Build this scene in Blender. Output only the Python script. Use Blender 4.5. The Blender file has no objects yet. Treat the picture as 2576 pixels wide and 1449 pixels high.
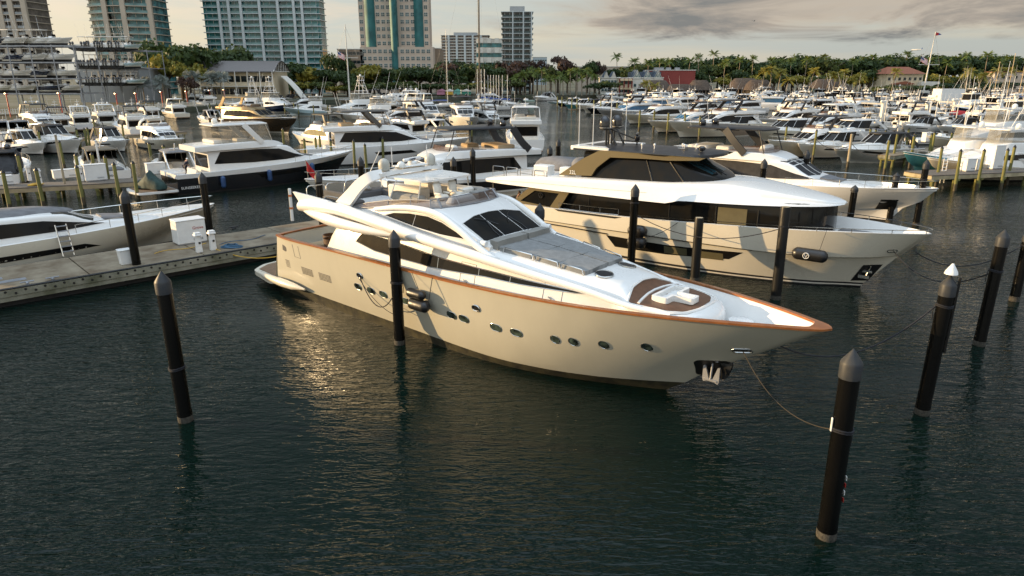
import bpy, bmesh, math, random
import numpy as np
from mathutils import Vector, Matrix
from mathutils.bvhtree import BVHTree
from mathutils.geometry import delaunay_2d_cdt

R = math.radians
SC = bpy.context.scene
COL = SC.collection
random.seed(7)

# ------------------------------------------------------------------ camera, sky, sun, exposure
CAM_H = 11.0
cam_d = bpy.data.cameras.new("camera")
cam = bpy.data.objects.new("camera", cam_d)
COL.objects.link(cam)
cam.location = (0, 0, CAM_H)
cam.rotation_euler = (R(90 - 17.23), 0, 0)
cam_d.sensor_width = 36.0
cam_d.lens = 36.0 * 1717.0 / 2576.0
cam_d.clip_start = 0.3
cam_d.clip_end = 9000
SC.camera = cam

SUN_EL = 8.5
SUN_AZ = 172.0            # where the sun stands, degrees counter-clockwise from +X
sun_d = bpy.data.lights.new("sun", 'SUN')
sun_d.energy = 5.0
sun_d.angle = R(0.55)
sun_d.color = (1.0, 0.695, 0.36)
sun = bpy.data.objects.new("sun", sun_d)
COL.objects.link(sun)
_sv = Vector((math.cos(R(SUN_EL)) * math.cos(R(SUN_AZ)), math.cos(R(SUN_EL)) * math.sin(R(SUN_AZ)), math.sin(R(SUN_EL))))
sun.rotation_euler = _sv.to_track_quat('Z', 'Y').to_euler()
sun.location = (-60, 10, 60)

W = bpy.data.worlds.new("World")
SC.world = W
W.use_nodes = True


def nd(nt, typ, inputs=None, **props):
    n = nt.nodes.new(typ)
    for k, v in props.items():
        setattr(n, k, v)
    for k, v in (inputs or {}).items():
        if isinstance(v, bpy.types.NodeSocket):
            nt.links.new(v, n.inputs[k])
        else:
            n.inputs[k].default_value = v
    return n


def ramp(nt, fac, stops, interp='LINEAR'):
    r = nt.nodes.new('ShaderNodeValToRGB')
    r.color_ramp.interpolation = interp
    els = r.color_ramp.elements
    while len(els) < len(stops):
        els.new(0.5)
    for e, (p, c) in zip(els, stops):
        e.position = p
        e.color = (c, c, c, 1) if isinstance(c, (int, float)) else (c[0], c[1], c[2], 1)
    nt.links.new(fac, r.inputs[0])
    return r.outputs[0]


def mth(nt, op, a, b=None, c=None, clamp=False):
    n = nt.nodes.new('ShaderNodeMath')
    n.operation = op
    n.use_clamp = clamp
    for i, v in enumerate((a, b, c)):
        if v is None:
            continue
        if isinstance(v, bpy.types.NodeSocket):
            nt.links.new(v, n.inputs[i])
        else:
            n.inputs[i].default_value = v
    return n.outputs[0]


def mixc(nt, fac, a, b, blend='MIX'):
    n = nt.nodes.new('ShaderNodeMix')
    n.data_type = 'RGBA'
    n.blend_type = blend
    for k, v in ((0, fac), (6, a), (7, b)):
        if isinstance(v, bpy.types.NodeSocket):
            nt.links.new(v, n.inputs[k])
        elif k == 0:
            n.inputs[0].default_value = v
        else:
            n.inputs[k].default_value = (v[0], v[1], v[2], 1)
    return n.outputs[2]


def build_sky():
    nt = W.node_tree
    nt.nodes.clear()
    out = nd(nt, 'ShaderNodeOutputWorld')
    bg = nd(nt, 'ShaderNodeBackground')
    bg.inputs['Strength'].default_value = 0.070
    nt.links.new(bg.outputs[0], out.inputs[0])
    sky = nd(nt, 'ShaderNodeTexSky', sky_type='NISHITA', sun_disc=False, sun_elevation=R(SUN_EL),
             sun_rotation=R(90 - SUN_AZ) % (2 * math.pi), altitude=0.0, air_density=1.0, dust_density=1.6, ozone_density=1.0)
    geo = nd(nt, 'ShaderNodeTexCoord')
    d = geo.outputs['Generated']
    sep = nd(nt, 'ShaderNodeSeparateXYZ', {0: d})
    el = sep.outputs['Z']
    # cloud fields in direction space (azimuth from X/Y, flattened in elevation)
    mp = nd(nt, 'ShaderNodeMapping', {0: d, 'Scale': (5.0, 5.0, 26.0), 'Location': (2.3, 0.4, 1.1)})
    n1 = nd(nt, 'ShaderNodeTexNoise', {'Vector': mp.outputs[0], 'Scale': 1.0, 'Detail': 9.0, 'Roughness': 0.62, 'Distortion': 0.5})
    mp2 = nd(nt, 'ShaderNodeMapping', {0: d, 'Scale': (2.2, 2.2, 40.0), 'Location': (0.3, 3.4, 0.1)})
    n2 = nd(nt, 'ShaderNodeTexNoise', {'Vector': mp2.outputs[0], 'Scale': 1.0, 'Detail': 6.0, 'Roughness': 0.5})
    # warm glow on the sun's side
    sun_side = mth(nt, 'MULTIPLY_ADD', sep.outputs['X'], -0.75, 0.5, clamp=True)
    low = mth(nt, 'SUBTRACT', 1.0, mth(nt, 'MULTIPLY', el, 4.0, clamp=True), clamp=True)
    thin = ramp(nt, n2.outputs[0], [(0.40, 0.0), (0.62, 1.0)])
    warm = mixc(nt, sun_side, (4.3, 4.0, 3.4), (6.2, 5.5, 4.2))
    cool = mixc(nt, sun_side, (3.3, 3.55, 3.5), (4.9, 5.0, 4.6))
    veil = mixc(nt, thin, cool, warm)
    base = mixc(nt, 0.82, sky.outputs[0], veil)
    # heavy grey cloud bank high on the side away from the sun
    bankx = ramp(nt, mth(nt, 'ADD', sep.outputs['X'], mth(nt, 'MULTIPLY_ADD', n1.outputs[0], 0.5, -0.20)), [(0.0, 0.0), (0.16, 1.0)])
    lowedge = mth(nt, 'ADD', el, mth(nt, 'MULTIPLY_ADD', n1.outputs[0], 0.09, -0.045))
    bankz = ramp(nt, lowedge, [(0.044, 0.0), (0.062, 1.0), (0.30, 1.0), (0.55, 0.35)])
    bank = mth(nt, 'MULTIPLY', bankx, bankz)
    bank = mth(nt, 'MULTIPLY', bank, ramp(nt, n1.outputs[0], [(0.28, 0.55), (0.5, 1.0)]))
    bankc = mixc(nt, ramp(nt, n1.outputs[0], [(0.42, 0.0), (0.64, 1.0)]), (3.5, 2.95, 2.4), (1.42, 1.44, 1.42))
    c = mixc(nt, mth(nt, 'MULTIPLY', bank, 0.95), base, bankc)
    # loose warm cloud patches nearer the sun
    puff = ramp(nt, n1.outputs[0], [(0.50, 0.0), (0.66, 0.85)])
    puffz = ramp(nt, el, [(0.03, 0.0), (0.07, 1.0)])
    puffm = mth(nt, 'MULTIPLY', puff, mth(nt, 'MULTIPLY', puffz, mth(nt, 'SUBTRACT', 1.0, bankx)))
    c = mixc(nt, puffm, c, mixc(nt, sun_side, (3.2, 3.0, 2.8), (6.4, 5.5, 4.2)))
    # greyer, bluer overhead so the shaded sides stay cool
    up = ramp(nt, el, [(0.12, 0.0), (0.6, 1.0)])
    c = mixc(nt, up, c, (4.1, 4.9, 5.8))
    # sky brightened behind the viewer as added fill, dimmed high ahead to darken water
    ys = mth(nt, 'MULTIPLY_ADD', sep.outputs['Y'], .5, .5)
    back = ramp(nt, ys, [(0.2, 1.0), (0.45, 0.72), (0.72, 0.16)])
    lowf = mth(nt, 'MULTIPLY', ramp(nt, el, [(0.10, 1.0), (0.24, 0.42), (0.62, 0.0)]), ramp(nt, ys, [(0.45, 0.0), (0.6, 1.0)]))
    fac = mth(nt, 'ADD', mth(nt, 'MULTIPLY', back, mth(nt, 'SUBTRACT', 1.0, lowf)), mth(nt, 'MULTIPLY', lowf, 0.66))
    zen = ramp(nt, el, [(0.70, 0.0), (0.93, 1.0)])  # zenith brightened too, as added fill on upward faces
    fac = mth(nt, 'ADD', fac, mth(nt, 'MULTIPLY', zen, 1.25))
    c = mixc(nt, 1.0, c, mth(nt, 'MULTIPLY', fac, 2.0), 'MULTIPLY')
    nt.links.new(c, bg.inputs[0])


build_sky()
vs = SC.view_settings
vs.view_transform = 'Standard'
vs.look = 'None'
vs.gamma = 1.0
vs.exposure = 0.71
SC.cycles.max_bounces = 6
SC.cycles.diffuse_bounces = 2
SC.cycles.glossy_bounces = 3
SC.cycles.transmission_bounces = 4
SC.cycles.transparent_max_bounces = 6
SC.cycles.caustics_reflective = False
SC.cycles.caustics_refractive = False
SC.cycles.sample_clamp_indirect = 4.0

# the photograph's measured view, used to set out the marina on the water plane from picture bearings
F_, TH_ = 1717.0, R(17.23)


def ray(px, py):
    u, v = (px - 1288.0) / F_, (py - 724.5) / F_
    return u, math.cos(TH_) - v * math.sin(TH_), -math.sin(TH_) - v * math.cos(TH_)


def at_z(px, py, z=0.0):
    d = ray(px, py)
    t = (z - CAM_H) / d[2]
    return Vector((d[0] * t, d[1] * t, z))


def at_y(px, py, y):
    d = ray(px, py)
    t = y / d[1]
    return Vector((d[0] * t, y, CAM_H + d[2] * t))


# ------------------------------------------------------------------ materials
MATS = {}


def mat(name, col, rough=0.5, metal=0.0, var=0.06, vscale=2.0, coat=0.0, bump=0.0, bscale=30.0, spec=0.5,
        var2=None, emit=None, alpha=None, stretch=None, ior=None):
    if name in MATS:
        return MATS[name]
    m = bpy.data.materials.new(name)
    m.use_nodes = True
    nt = m.node_tree
    p = nt.nodes['Principled BSDF']
    p.inputs['Roughness'].default_value = rough
    p.inputs['Metallic'].default_value = metal
    p.inputs['Specular IOR Level'].default_value = spec
    if ior:
        p.inputs['IOR'].default_value = ior
    if coat:
        p.inputs['Coat Weight'].default_value = coat
        p.inputs['Coat Roughness'].default_value = 0.06
    tc = nd(nt, 'ShaderNodeTexCoord')
    v = tc.outputs['Object']
    if stretch:
        v = nd(nt, 'ShaderNodeMapping', {0: v, 'Scale': stretch}).outputs[0]
    n = nd(nt, 'ShaderNodeTexNoise', {'Vector': v, 'Scale': vscale, 'Detail': 5.0, 'Roughness': 0.6})
    c2 = var2 or tuple(max(0.0, x * (1 - 2.2 * var)) for x in col)
    c1 = tuple(min(1.0, x * (1 + var)) for x in col)
    f = ramp(nt, n.outputs[0], [(0.33, 0.0), (0.67, 1.0)])
    nt.links.new(mixc(nt, f, c1, c2), p.inputs['Base Color'])
    nt.links.new(mth(nt, 'MULTIPLY_ADD', n.outputs[0], 0.16, rough - 0.08, clamp=True), p.inputs['Roughness'])
    if bump:
        nb = nd(nt, 'ShaderNodeTexNoise', {'Vector': v, 'Scale': bscale, 'Detail': 3.0})
        b = nd(nt, 'ShaderNodeBump', {'Height': nb.outputs[0], 'Strength': bump, 'Distance': 0.02})
        nt.links.new(b.outputs[0], p.inputs['Normal'])
    if emit:
        p.inputs['Emission Color'].default_value = (*emit[0], 1)
        p.inputs['Emission Strength'].default_value = emit[1]
    if alpha is not None:
        p.inputs['Alpha'].default_value = alpha
    MATS[name] = m
    return m


def planks(name, col, dark, width, axis='Y', rough=0.55, coat=0.0, gap=0.1):
    """wood or slatted surface: stripes across one object axis, grain noise"""
    if name in MATS:
        return MATS[name]
    m = bpy.data.materials.new(name)
    m.use_nodes = True
    nt = m.node_tree
    p = nt.nodes['Principled BSDF']
    p.inputs['Roughness'].default_value = rough
    p.inputs['Coat Weight'].default_value = coat
    tc = nd(nt, 'ShaderNodeTexCoord')
    sep = nd(nt, 'ShaderNodeSeparateXYZ', {0: tc.outputs['Object']})
    fr = mth(nt, 'FRACT', mth(nt, 'DIVIDE', sep.outputs[axis], width))
    g = mth(nt, 'LESS_THAN', fr, gap)
    n = nd(nt, 'ShaderNodeTexNoise', {'Vector': tc.outputs['Object'], 'Scale': 4.0, 'Detail': 6.0, 'Roughness': 0.65})
    base = mixc(nt, ramp(nt, n.outputs[0], [(0.3, 0.0), (0.7, 1.0)]), col, tuple(x * 0.6 for x in col))
    nt.links.new(mixc(nt, g, base, dark), p.inputs['Base Color'])
    MATS[name] = m
    return m


WHITE = mat('white_gelcoat', (0.74, 0.73, 0.70), 0.28, var=0.02, vscale=0.6, coat=0.4)
OFFWHITE = mat('offwhite_gelcoat', (0.74, 0.71, 0.64), 0.32, var=0.03, vscale=0.6, coat=0.3)
HULLWHITE = mat('cream_hull_paint', (0.62, 0.575, 0.47), 0.28, var=0.02, vscale=.5, coat=.4)
KHAKI = mat('sand_hull_paint', (0.47, 0.45, 0.37), 0.32, spec=.25, var=0.02, vscale=.8, coat=0.3, stretch=(1.2, 1.2, .5))
GREYHULL = mat('grey_hull_paint', (0.34, 0.34, 0.34), 0.25, var=0.03, coat=0.5)
BLACKHULL = mat('black_hull_paint', (0.012, 0.012, 0.014), 0.18, var=0.02, coat=0.6)
NAVYHULL = mat('navy_hull_paint', (0.012, 0.022, 0.055), 0.2, coat=0.6)
TEALHULL = mat('teal_hull_paint', (0.06, 0.24, 0.30), 0.22, coat=0.6)
PALEBLUE = mat('pale_blue_hull_paint', (0.42, 0.55, 0.58), 0.25, coat=0.5)
BRONZE = mat('bronze_paint', (0.27, 0.19, 0.085), 0.3, metal=0.3, var=0.04, coat=0.4)
GOLD = mat('gold_trim_paint', (0.155, 0.125, 0.066), 0.33, metal=0.35, var=0.03)
BOOTTOP = mat('weedy_boot_top', (0.045, 0.040, 0.022), 0.5, var=.35, vscale=2.5, var2=(.012, .012, .010))
ANTIFOUL = mat('antifouling', (0.012, 0.012, 0.013), 0.6, var=0.3, vscale=3)
BOOTWHITE = mat('boot_stripe', (0.6, 0.56, 0.48), 0.35, var=0.05)
GLASS = mat('tinted_glass', (0.006, 0.007, 0.008), 0.07, var=0.1, spec=0.2, vscale=1.3, var2=(0.013, 0.011, 0.008))  # faint brown patches painted in for interior and reflections
BLUEGLASS = mat('blue_glass', (0.02, 0.10, 0.19), 0.05, var=0.1, spec=0.6)
SMOKE = mat('smoked_screen', (0.10, 0.055, 0.035), 0.08, var=0.15, alpha=0.62)
CLEARPLASTIC = mat('clear_vinyl', (0.30, 0.29, 0.25), 0.12, var=0.1, alpha=0.45)
CANVAS = mat('black_canvas', (0.018, 0.018, 0.020), 0.8, var=0.2, bump=0.4, bscale=8)
GREYCANVAS = mat('grey_canvas', (0.16, 0.16, 0.165), 0.8, var=0.12, bump=0.4, bscale=8)
GREENCANVAS = mat('green_canvas', (0.008, 0.035, 0.030), 0.75, var=0.2, bump=0.6, bscale=5)
CHARCOAL = mat('charcoal_paint', (0.028, 0.029, 0.032), 0.34, var=0.05, spec=.3)
BLACKTRIM = mat('black_trim', (0.012, 0.012, 0.012), 0.35, var=0.1)
CHROME = mat('stainless_steel', (0.62, 0.61, 0.58), 0.18, metal=1.0, var=0.04)
GALV = mat('galvanised_steel', (0.30, 0.31, 0.33), 0.5, metal=0.5, var=0.1)
VARNISH = planks('varnished_teak', (0.33, 0.11, 0.025), (0.22, 0.07, 0.02), 2.4, 'X', 0.3, 0.5, 0.01)
TEAK = planks('teak_planking', (0.17, 0.075, 0.032), (0.02, 0.012, 0.008), 0.09, 'Y', 0.55, 0.1, 0.16)
TEAKDECK = planks('weathered_teak_deck', (0.24, 0.15, 0.085), (0.04, 0.03, 0.02), 0.12, 'Y', 0.6, 0, 0.12)
WICKER = planks('wicker_weave', (0.12, 0.06, 0.025), (0.03, 0.015, 0.008), 0.05, 'Z', 0.7, 0, 0.3)
CUSHION = planks('grey_mesh_cushion', (0.27, 0.275, 0.27), (0.17, 0.175, 0.175), 0.05, 'X', 0.8, 0, 0.35)
CUSHIONPLAIN = mat('grey_cushion', (0.24, 0.235, 0.215), 0.8, var=0.06, bump=0.3)
DARKCUSHION = mat('dark_grey_cushion', (0.06, 0.06, 0.062), 0.8, var=0.1, bump=0.3)
TANCUSHION = mat('tan_cushion', (0.35, 0.25, 0.14), 0.75, var=0.08)
CREAMCUSHION = mat('cream_cushion', (0.62, 0.58, 0.5), 0.7, var=0.05)
RUBBER = mat('black_rubber', (0.012, 0.012, 0.013), 0.38, var=0.2, bump=0.25, bscale=7)
ROPE = mat('dark_rope', (0.012, 0.013, 0.018), 0.85, var=0.2)
ROPETAN = mat('tan_rope', (0.045, 0.032, 0.016), 0.85, var=0.2)
WHITEPLASTIC = mat('white_plastic', (0.72, 0.72, 0.70), 0.4, var=0.03)
DOMEGREY = mat('dome_grey', (0.42, 0.41, 0.36), 0.4, var=0.04)
DOMEWHITE = mat('dome_white', (0.72, 0.70, 0.64), 0.35, var=0.04)
DOMEBLACK = mat('dome_black', (0.01, 0.01, 0.012), 0.15, var=0.1, coat=0.5)
RED = mat('red_cloth', (0.45, 0.015, 0.015), 0.7, var=0.1)
REDPAINT = mat('red_paint', (0.42, 0.03, 0.02), 0.5, var=0.1)
BLUECLOTH = mat('blue_cloth', (0.02, 0.06, 0.25), 0.7, var=0.1)
BLUEFENDER = mat('blue_fender', (0.02, 0.06, 0.16), 0.5, var=0.1)
TURQUOISE = mat('turquoise_float', (0.02, 0.30, 0.42), 0.55, var=0.1)
SKIN = mat('skin', (0.45, 0.26, 0.17), 0.6, var=0.05)
HAIR = mat('brown_hair', (0.05, 0.028, 0.012), 0.7, var=0.15)
GREENCLOTH = mat('green_cloth', (0.015, 0.10, 0.045), 0.8, var=0.1)
NAVYCLOTH = mat('navy_cloth', (0.012, 0.014, 0.03), 0.8, var=0.1)
ORANGE = mat('orange_paint', (0.55, 0.16, 0.03), 0.5, var=0.05)
YELLOW = mat('yellow_cable', (0.55, 0.33, 0.04), 0.6, var=0.05)

# ------------------------------------------------------------------ mesh helpers
def link(o):
    COL.objects.link(o)
    return o


def pchip(xs, ys, x):
    """monotone cubic through (xs, ys), xs increasing"""
    xs = np.asarray(xs, float); ys = np.asarray(ys, float); x = np.asarray(x, float)
    h = np.diff(xs); d = np.diff(ys) / h
    m = np.zeros(len(xs))
    for i in range(1, len(xs) - 1):
        if d[i - 1] * d[i] > 0:
            w1 = 2 * h[i] + h[i - 1]; w2 = h[i] + 2 * h[i - 1]
            m[i] = (w1 + w2) / (w1 / d[i - 1] + w2 / d[i])
    m[0] = d[0]; m[-1] = d[-1]
    i = np.clip(np.searchsorted(xs, x) - 1, 0, len(xs) - 2)
    t = (np.clip(x, xs[0], xs[-1]) - xs[i]) / h[i]
    return ((1 + 2 * t) * (1 - t) ** 2) * ys[i] + t * (1 - t) ** 2 * h[i] * m[i] + t * t * (3 - 2 * t) * ys[i + 1] + t * t * (t - 1) * h[i] * m[i + 1]


def smooth_path(pts, n):
    """n+1 points along a smooth curve through pts"""
    P = np.asarray(pts, float)
    if len(P) == 2:
        return [Vector(P[0] + (P[1] - P[0]) * k / n) for k in range(n + 1)]
    s = np.concatenate([[0], np.cumsum(np.linalg.norm(np.diff(P, axis=0), axis=1))])
    q = np.linspace(0, s[-1], n + 1)
    # catmull-rom (finite difference tangents)
    m = np.zeros_like(P)
    m[1:-1] = (P[2:] - P[:-2]) / (s[2:] - s[:-2])[:, None]
    m[0] = (P[1] - P[0]) / (s[1] - s[0]); m[-1] = (P[-1] - P[-2]) / (s[-1] - s[-2])
    out = []
    for v in q:
        i = min(max(np.searchsorted(s, v) - 1, 0), len(s) - 2)
        h = s[i + 1] - s[i]; t = (v - s[i]) / h
        out.append(Vector(((1 + 2 * t) * (1 - t) ** 2) * P[i] + t * (1 - t) ** 2 * h * m[i] + t * t * (3 - 2 * t) * P[i + 1] + t * t * (t - 1) * h * m[i + 1]))
    return out


class MB:
    def __init__(self):
        self.v = []; self.f = []; self.mi = []

    def vert(self, p):
        self.v.append((float(p[0]), float(p[1]), float(p[2])))
        return len(self.v) - 1

    def face(self, idx, m=0):
        self.f.append(tuple(idx)); self.mi.append(m)

    def grid(self, rows, m=0, close_u=False, close_v=False, flip=False):
        """rows: list of equal-length point lists"""
        ids = [[self.vert(p) for p in r] for r in rows]
        nr, nc = len(ids), len(ids[0])
        for i in range(nr - (0 if close_u else 1)):
            a, b = ids[i], ids[(i + 1) % nr]
            for j in range(nc - (0 if close_v else 1)):
                k = (j + 1) % nc
                q = (a[j], a[k], b[k], b[j])
                self.face(q[::-1] if flip else q, m)
        return ids

    def box(self, c, s, rz=0.0, m=0, bev=0.0, ry=0.0, taper=1.0):
        """box centred at c (x, y, z), size s; small bevel on vertical and top edges"""
        hx, hy, hz = s[0] / 2, s[1] / 2, s[2] / 2
        M = Matrix.Rotation(rz, 3, 'Z') @ Matrix.Rotation(ry, 3, 'Y')
        b = min(bev, hx * 0.9, hy * 0.9, hz * 0.9)

        def ring(x, y, z, bb):
            if bb <= 0:
                pts = [(-x, -y), (x, -y), (x, y), (-x, y)]
            else:
                pts = [(-x + bb, -y), (x - bb, -y), (x, -y + bb), (x, y - bb), (x - bb, y), (-x + bb, y), (-x, y - bb), (-x, -y + bb)]
            return [M @ Vector((p[0], p[1], z)) + Vector(c) for p in pts]
        if b > 0:
            rows = [ring(hx - b, hy - b, -hz, b * .6), ring(hx, hy, -hz + b, b), ring(hx * taper, hy * taper, hz - b, b), ring(hx * taper - b, hy * taper - b, hz, b * .6)]
        else:
            rows = [ring(hx, hy, -hz, 0), ring(hx * taper, hy * taper, hz, 0)]
        ids = self.grid(rows, m, close_v=True)
        self.face(ids[0][::-1], m); self.face(ids[-1], m)

    def tube(self, pts, r, n=6, m=0, cap=True, flat=None):
        """round (or flat=(w,h) rectangular) section swept along pts; r number or list"""
        P = [Vector(p) for p in pts]
        rows = []
        prev = None
        for i, p in enumerate(P):
            t = (P[min(i + 1, len(P) - 1)] - P[max(i - 1, 0)])
            if t.length < 1e-9:
                t = Vector((0, 0, 1))
            t.normalize()
            ref = Vector((0, 0, 1)) if abs(t.z) < 0.95 else Vector((1, 0, 0))
            if prev is not None and abs(prev.dot(t)) < 0.95:
                ref = prev
            a = ref.cross(t).normalized(); b = t.cross(a).normalized()
            prev = b
            rr = r[i] if isinstance(r, (list, tuple)) else r
            if flat:
                k = rr
                w, h = flat[0] * k / 2, flat[1] * k / 2
                rows.append([p + a * w * x + b * h * y for x, y in ((-1, -1), (1, -1), (1, 1), (-1, 1))])
            else:
                rows.append([p + a * (rr * math.cos(2 * math.pi * k / n)) + b * (rr * math.sin(2 * math.pi * k / n)) for k in range(n)])
        ids = self.grid(rows, m, close_v=True)
        if cap:
            self.face(ids[0][::-1], m); self.face(ids[-1], m)

    def lathe(self, prof, c=(0, 0, 0), n=16, m=0, axis='Z', cap=True, sy=1.0):
        rows = []
        for r, z in prof:
            ring = []
            for k in range(n):
                a = 2 * math.pi * k / n
                x, y = r * math.cos(a), r * math.sin(a) * sy
                q = {'Z': (x, y, z), 'X': (z, x, y), 'Y': (x, z, y)}[axis]
                ring.append((c[0] + q[0], c[1] + q[1], c[2] + q[2]))
            rows.append(ring)
        ids = self.grid(rows, m, close_v=True)
        if cap:
            self.face(ids[0][::-1], m); self.face(ids[-1], m)

    def sphere(self, c, r, m=0, n=10, k=6, z0=-1.0):
        rx, ry, rz = (r, r, r) if isinstance(r, (int, float)) else r
        rows = []
        for i in range(k + 1):
            s = z0 + (1 - z0) * i / k
            a = math.asin(max(-1, min(1, s)))
            cr = max(math.cos(a), 0.02)
            rows.append([(c[0] + rx * cr * math.cos(2 * math.pi * j / n), c[1] + ry * cr * math.sin(2 * math.pi * j / n), c[2] + rz * s) for j in range(n)])
        ids = self.grid(rows, m, close_v=True)
        self.face(ids[0][::-1], m); self.face(ids[-1], m)

    def prism(self, poly, a, b, axis='Z', m=0):
        """polygon in the plane across `axis`, extruded from a to b"""
        def P(p, w):
            return {'Z': (p[0], p[1], w), 'Y': (p[0], w, p[1]), 'X': (w, p[0], p[1])}[axis]
        i0 = [self.vert(P(p, a)) for p in poly]; i1 = [self.vert(P(p, b)) for p in poly]
        n = len(poly)
        for k in range(n):
            self.face((i0[k], i0[(k + 1) % n], i1[(k + 1) % n], i1[k]), m)
        self.face(i0[::-1], m); self.face(i1, m)

    def add(self, other, M=None, m=None):
        o = len(self.v)
        for p in other.v:
            q = M @ Vector(p) if M else p
            self.v.append((q[0], q[1], q[2]))
        for f, k in zip(other.f, other.mi):
            self.f.append(tuple(i + o for i in f)); self.mi.append(k if m is None else m)

    def mirrored(self):
        o = MB()
        o.v = [(p[0], -p[1], p[2]) for p in self.v]
        o.f = [f[::-1] for f in self.f]; o.mi = list(self.mi)
        return o

    def both(self):
        """add the mirror image across y = 0"""
        self.add(self.mirrored())
        return self

    def bvh(self):
        return BVHTree.FromPolygons([Vector(p) for p in self.v], self.f)

    def mesh(self, name, mats, ang=38, fix=True):
        me = bpy.data.meshes.new(name)
        me.from_pydata(self.v, [], self.f)
        if not isinstance(mats, (list, tuple)):
            mats = [mats]
        for x in mats:
            me.materials.append(x)
        if len(mats) > 1:
            me.polygons.foreach_set('material_index', self.mi)
        if fix:
            bm = bmesh.new(); bm.from_mesh(me)
            bmesh.ops.remove_doubles(bm, verts=bm.verts, dist=0.0005)
            bmesh.ops.recalc_face_normals(bm, faces=bm.faces)
            bm.to_mesh(me); bm.free()
        if ang:
            me.polygons.foreach_set('use_smooth', [True] * len(me.polygons))
            me.set_sharp_from_angle(angle=R(ang))
        me.update()
        return me

    def build(self, name, mats, parent=None, ang=38, label=None, fix=True):
        o = bpy.data.objects.new(name, self.mesh(name, mats, ang, fix))
        link(o)
        if parent is not None:
            o.parent = parent
        if label:
            o['label'] = label
        return o


# ------------------------------------------------------------------ things
def tag(o, label=None, cat=None, group=None, kind=None):
    if label: o['label'] = label
    if cat: o['category'] = cat
    if group: o['group'] = group
    if kind: o['kind'] = kind
    return o


def thing(name, label, cat, loc=(0, 0, 0), rz=0.0, group=None):
    o = bpy.data.objects.new(name, None)
    o.empty_display_size = 0.3
    link(o)
    o.location = loc
    o.rotation_euler = (0, 0, rz)
    return tag(o, label, cat, group)


KIDS = {}


def copy_tree(o, parent=None):
    c = o.copy()
    COL.objects.link(c)
    c.parent = parent
    for ch in o.children:
        copy_tree(ch, c)
    return c


ORD = ['first', 'second', 'third', 'fourth', 'fifth', 'sixth', 'seventh', 'eighth', 'ninth', 'tenth', 'eleventh', 'twelfth',
       'thirteenth', 'fourteenth', 'fifteenth', 'sixteenth', 'seventeenth', 'eighteenth', 'nineteenth', 'twentieth']
TENS = {2: 'twenty', 3: 'thirty', 4: 'forty', 5: 'fifty', 6: 'sixty', 7: 'seventy', 8: 'eighty', 9: 'ninety'}


def ordw(i):
    if i < 20:
        return ORD[i]
    t, u = divmod(i + 1, 10)
    if u == 0:
        return TENS[t][:-1] + 'ieth'
    return TENS[t] + '-' + ORD[u - 1]


# ------------------------------------------------------------------ patches laid on a curved body
def densify(poly, step, closed=True):
    out = []
    n = len(poly)
    for i in range(n if closed else n - 1):
        a, b = Vector(poly[i]), Vector(poly[(i + 1) % n])
        k = max(1, int((b - a).length / step))
        for j in range(k):
            out.append(a + (b - a) * j / k)
    if not closed:
        out.append(Vector(poly[-1]))
    return out


def round_poly(poly, r, seg=4):
    out = []
    n = len(poly)
    for i in range(n):
        p, a, b = Vector(poly[i]), Vector(poly[i - 1]), Vector(poly[(i + 1) % n])
        ra = min(r, (a - p).length * .45); rb = min(r, (b - p).length * .45)
        s, e = p + (a - p).normalized() * ra, p + (b - p).normalized() * rb
        for k in range(seg + 1):
            t = k / seg
            out.append((1 - t) ** 2 * s + 2 * t * (1 - t) * p + t * t * e)
    return [(q.x, q.y) for q in out]


def ellipse(cx, cy, rx, ry, n=16, rot=0.0):
    c, s = math.cos(rot), math.sin(rot)
    return [(cx + rx * math.cos(2 * math.pi * k / n) * c - ry * math.sin(2 * math.pi * k / n) * s,
             cy + rx * math.cos(2 * math.pi * k / n) * s + ry * math.sin(2 * math.pi * k / n) * c) for k in range(n)]


def stadium(cx, cy, w, h, n=6, rot=0.0):
    r = h / 2; a = w / 2 - r
    pts = [(a + r * math.cos(t), r * math.sin(t)) for t in np.linspace(-math.pi / 2, math.pi / 2, n)]
    pts += [(-p[0], -p[1]) for p in pts]
    c, s = math.cos(rot), math.sin(rot)
    return [(cx + p[0] * c - p[1] * s, cy + p[0] * s + p[1] * c) for p in pts]


def caster(bvh, mode):
    """mode 'side' (u=x, v=z seen from -y), 'far' (same from +y), 'top' (u=x, v=y), 'front' (u=y, v=z seen from the bow)"""
    def f(u, v):
        if mode == 'side':
            o, d = Vector((u, -40, v)), Vector((0, 1, 0))
        elif mode == 'far':
            o, d = Vector((u, 40, v)), Vector((0, -1, 0))
        elif mode == 'top':
            o, d = Vector((u, v, 60)), Vector((0, 0, -1))
        else:
            o, d = Vector((40, u, v)), Vector((-1, 0, 0))
        h = bvh.ray_cast(o, d, 120)
        if h[0] is None:
            q = bvh.find_nearest(o + d * 38)
            return None, d
        return h[0], d
    return f


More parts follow.
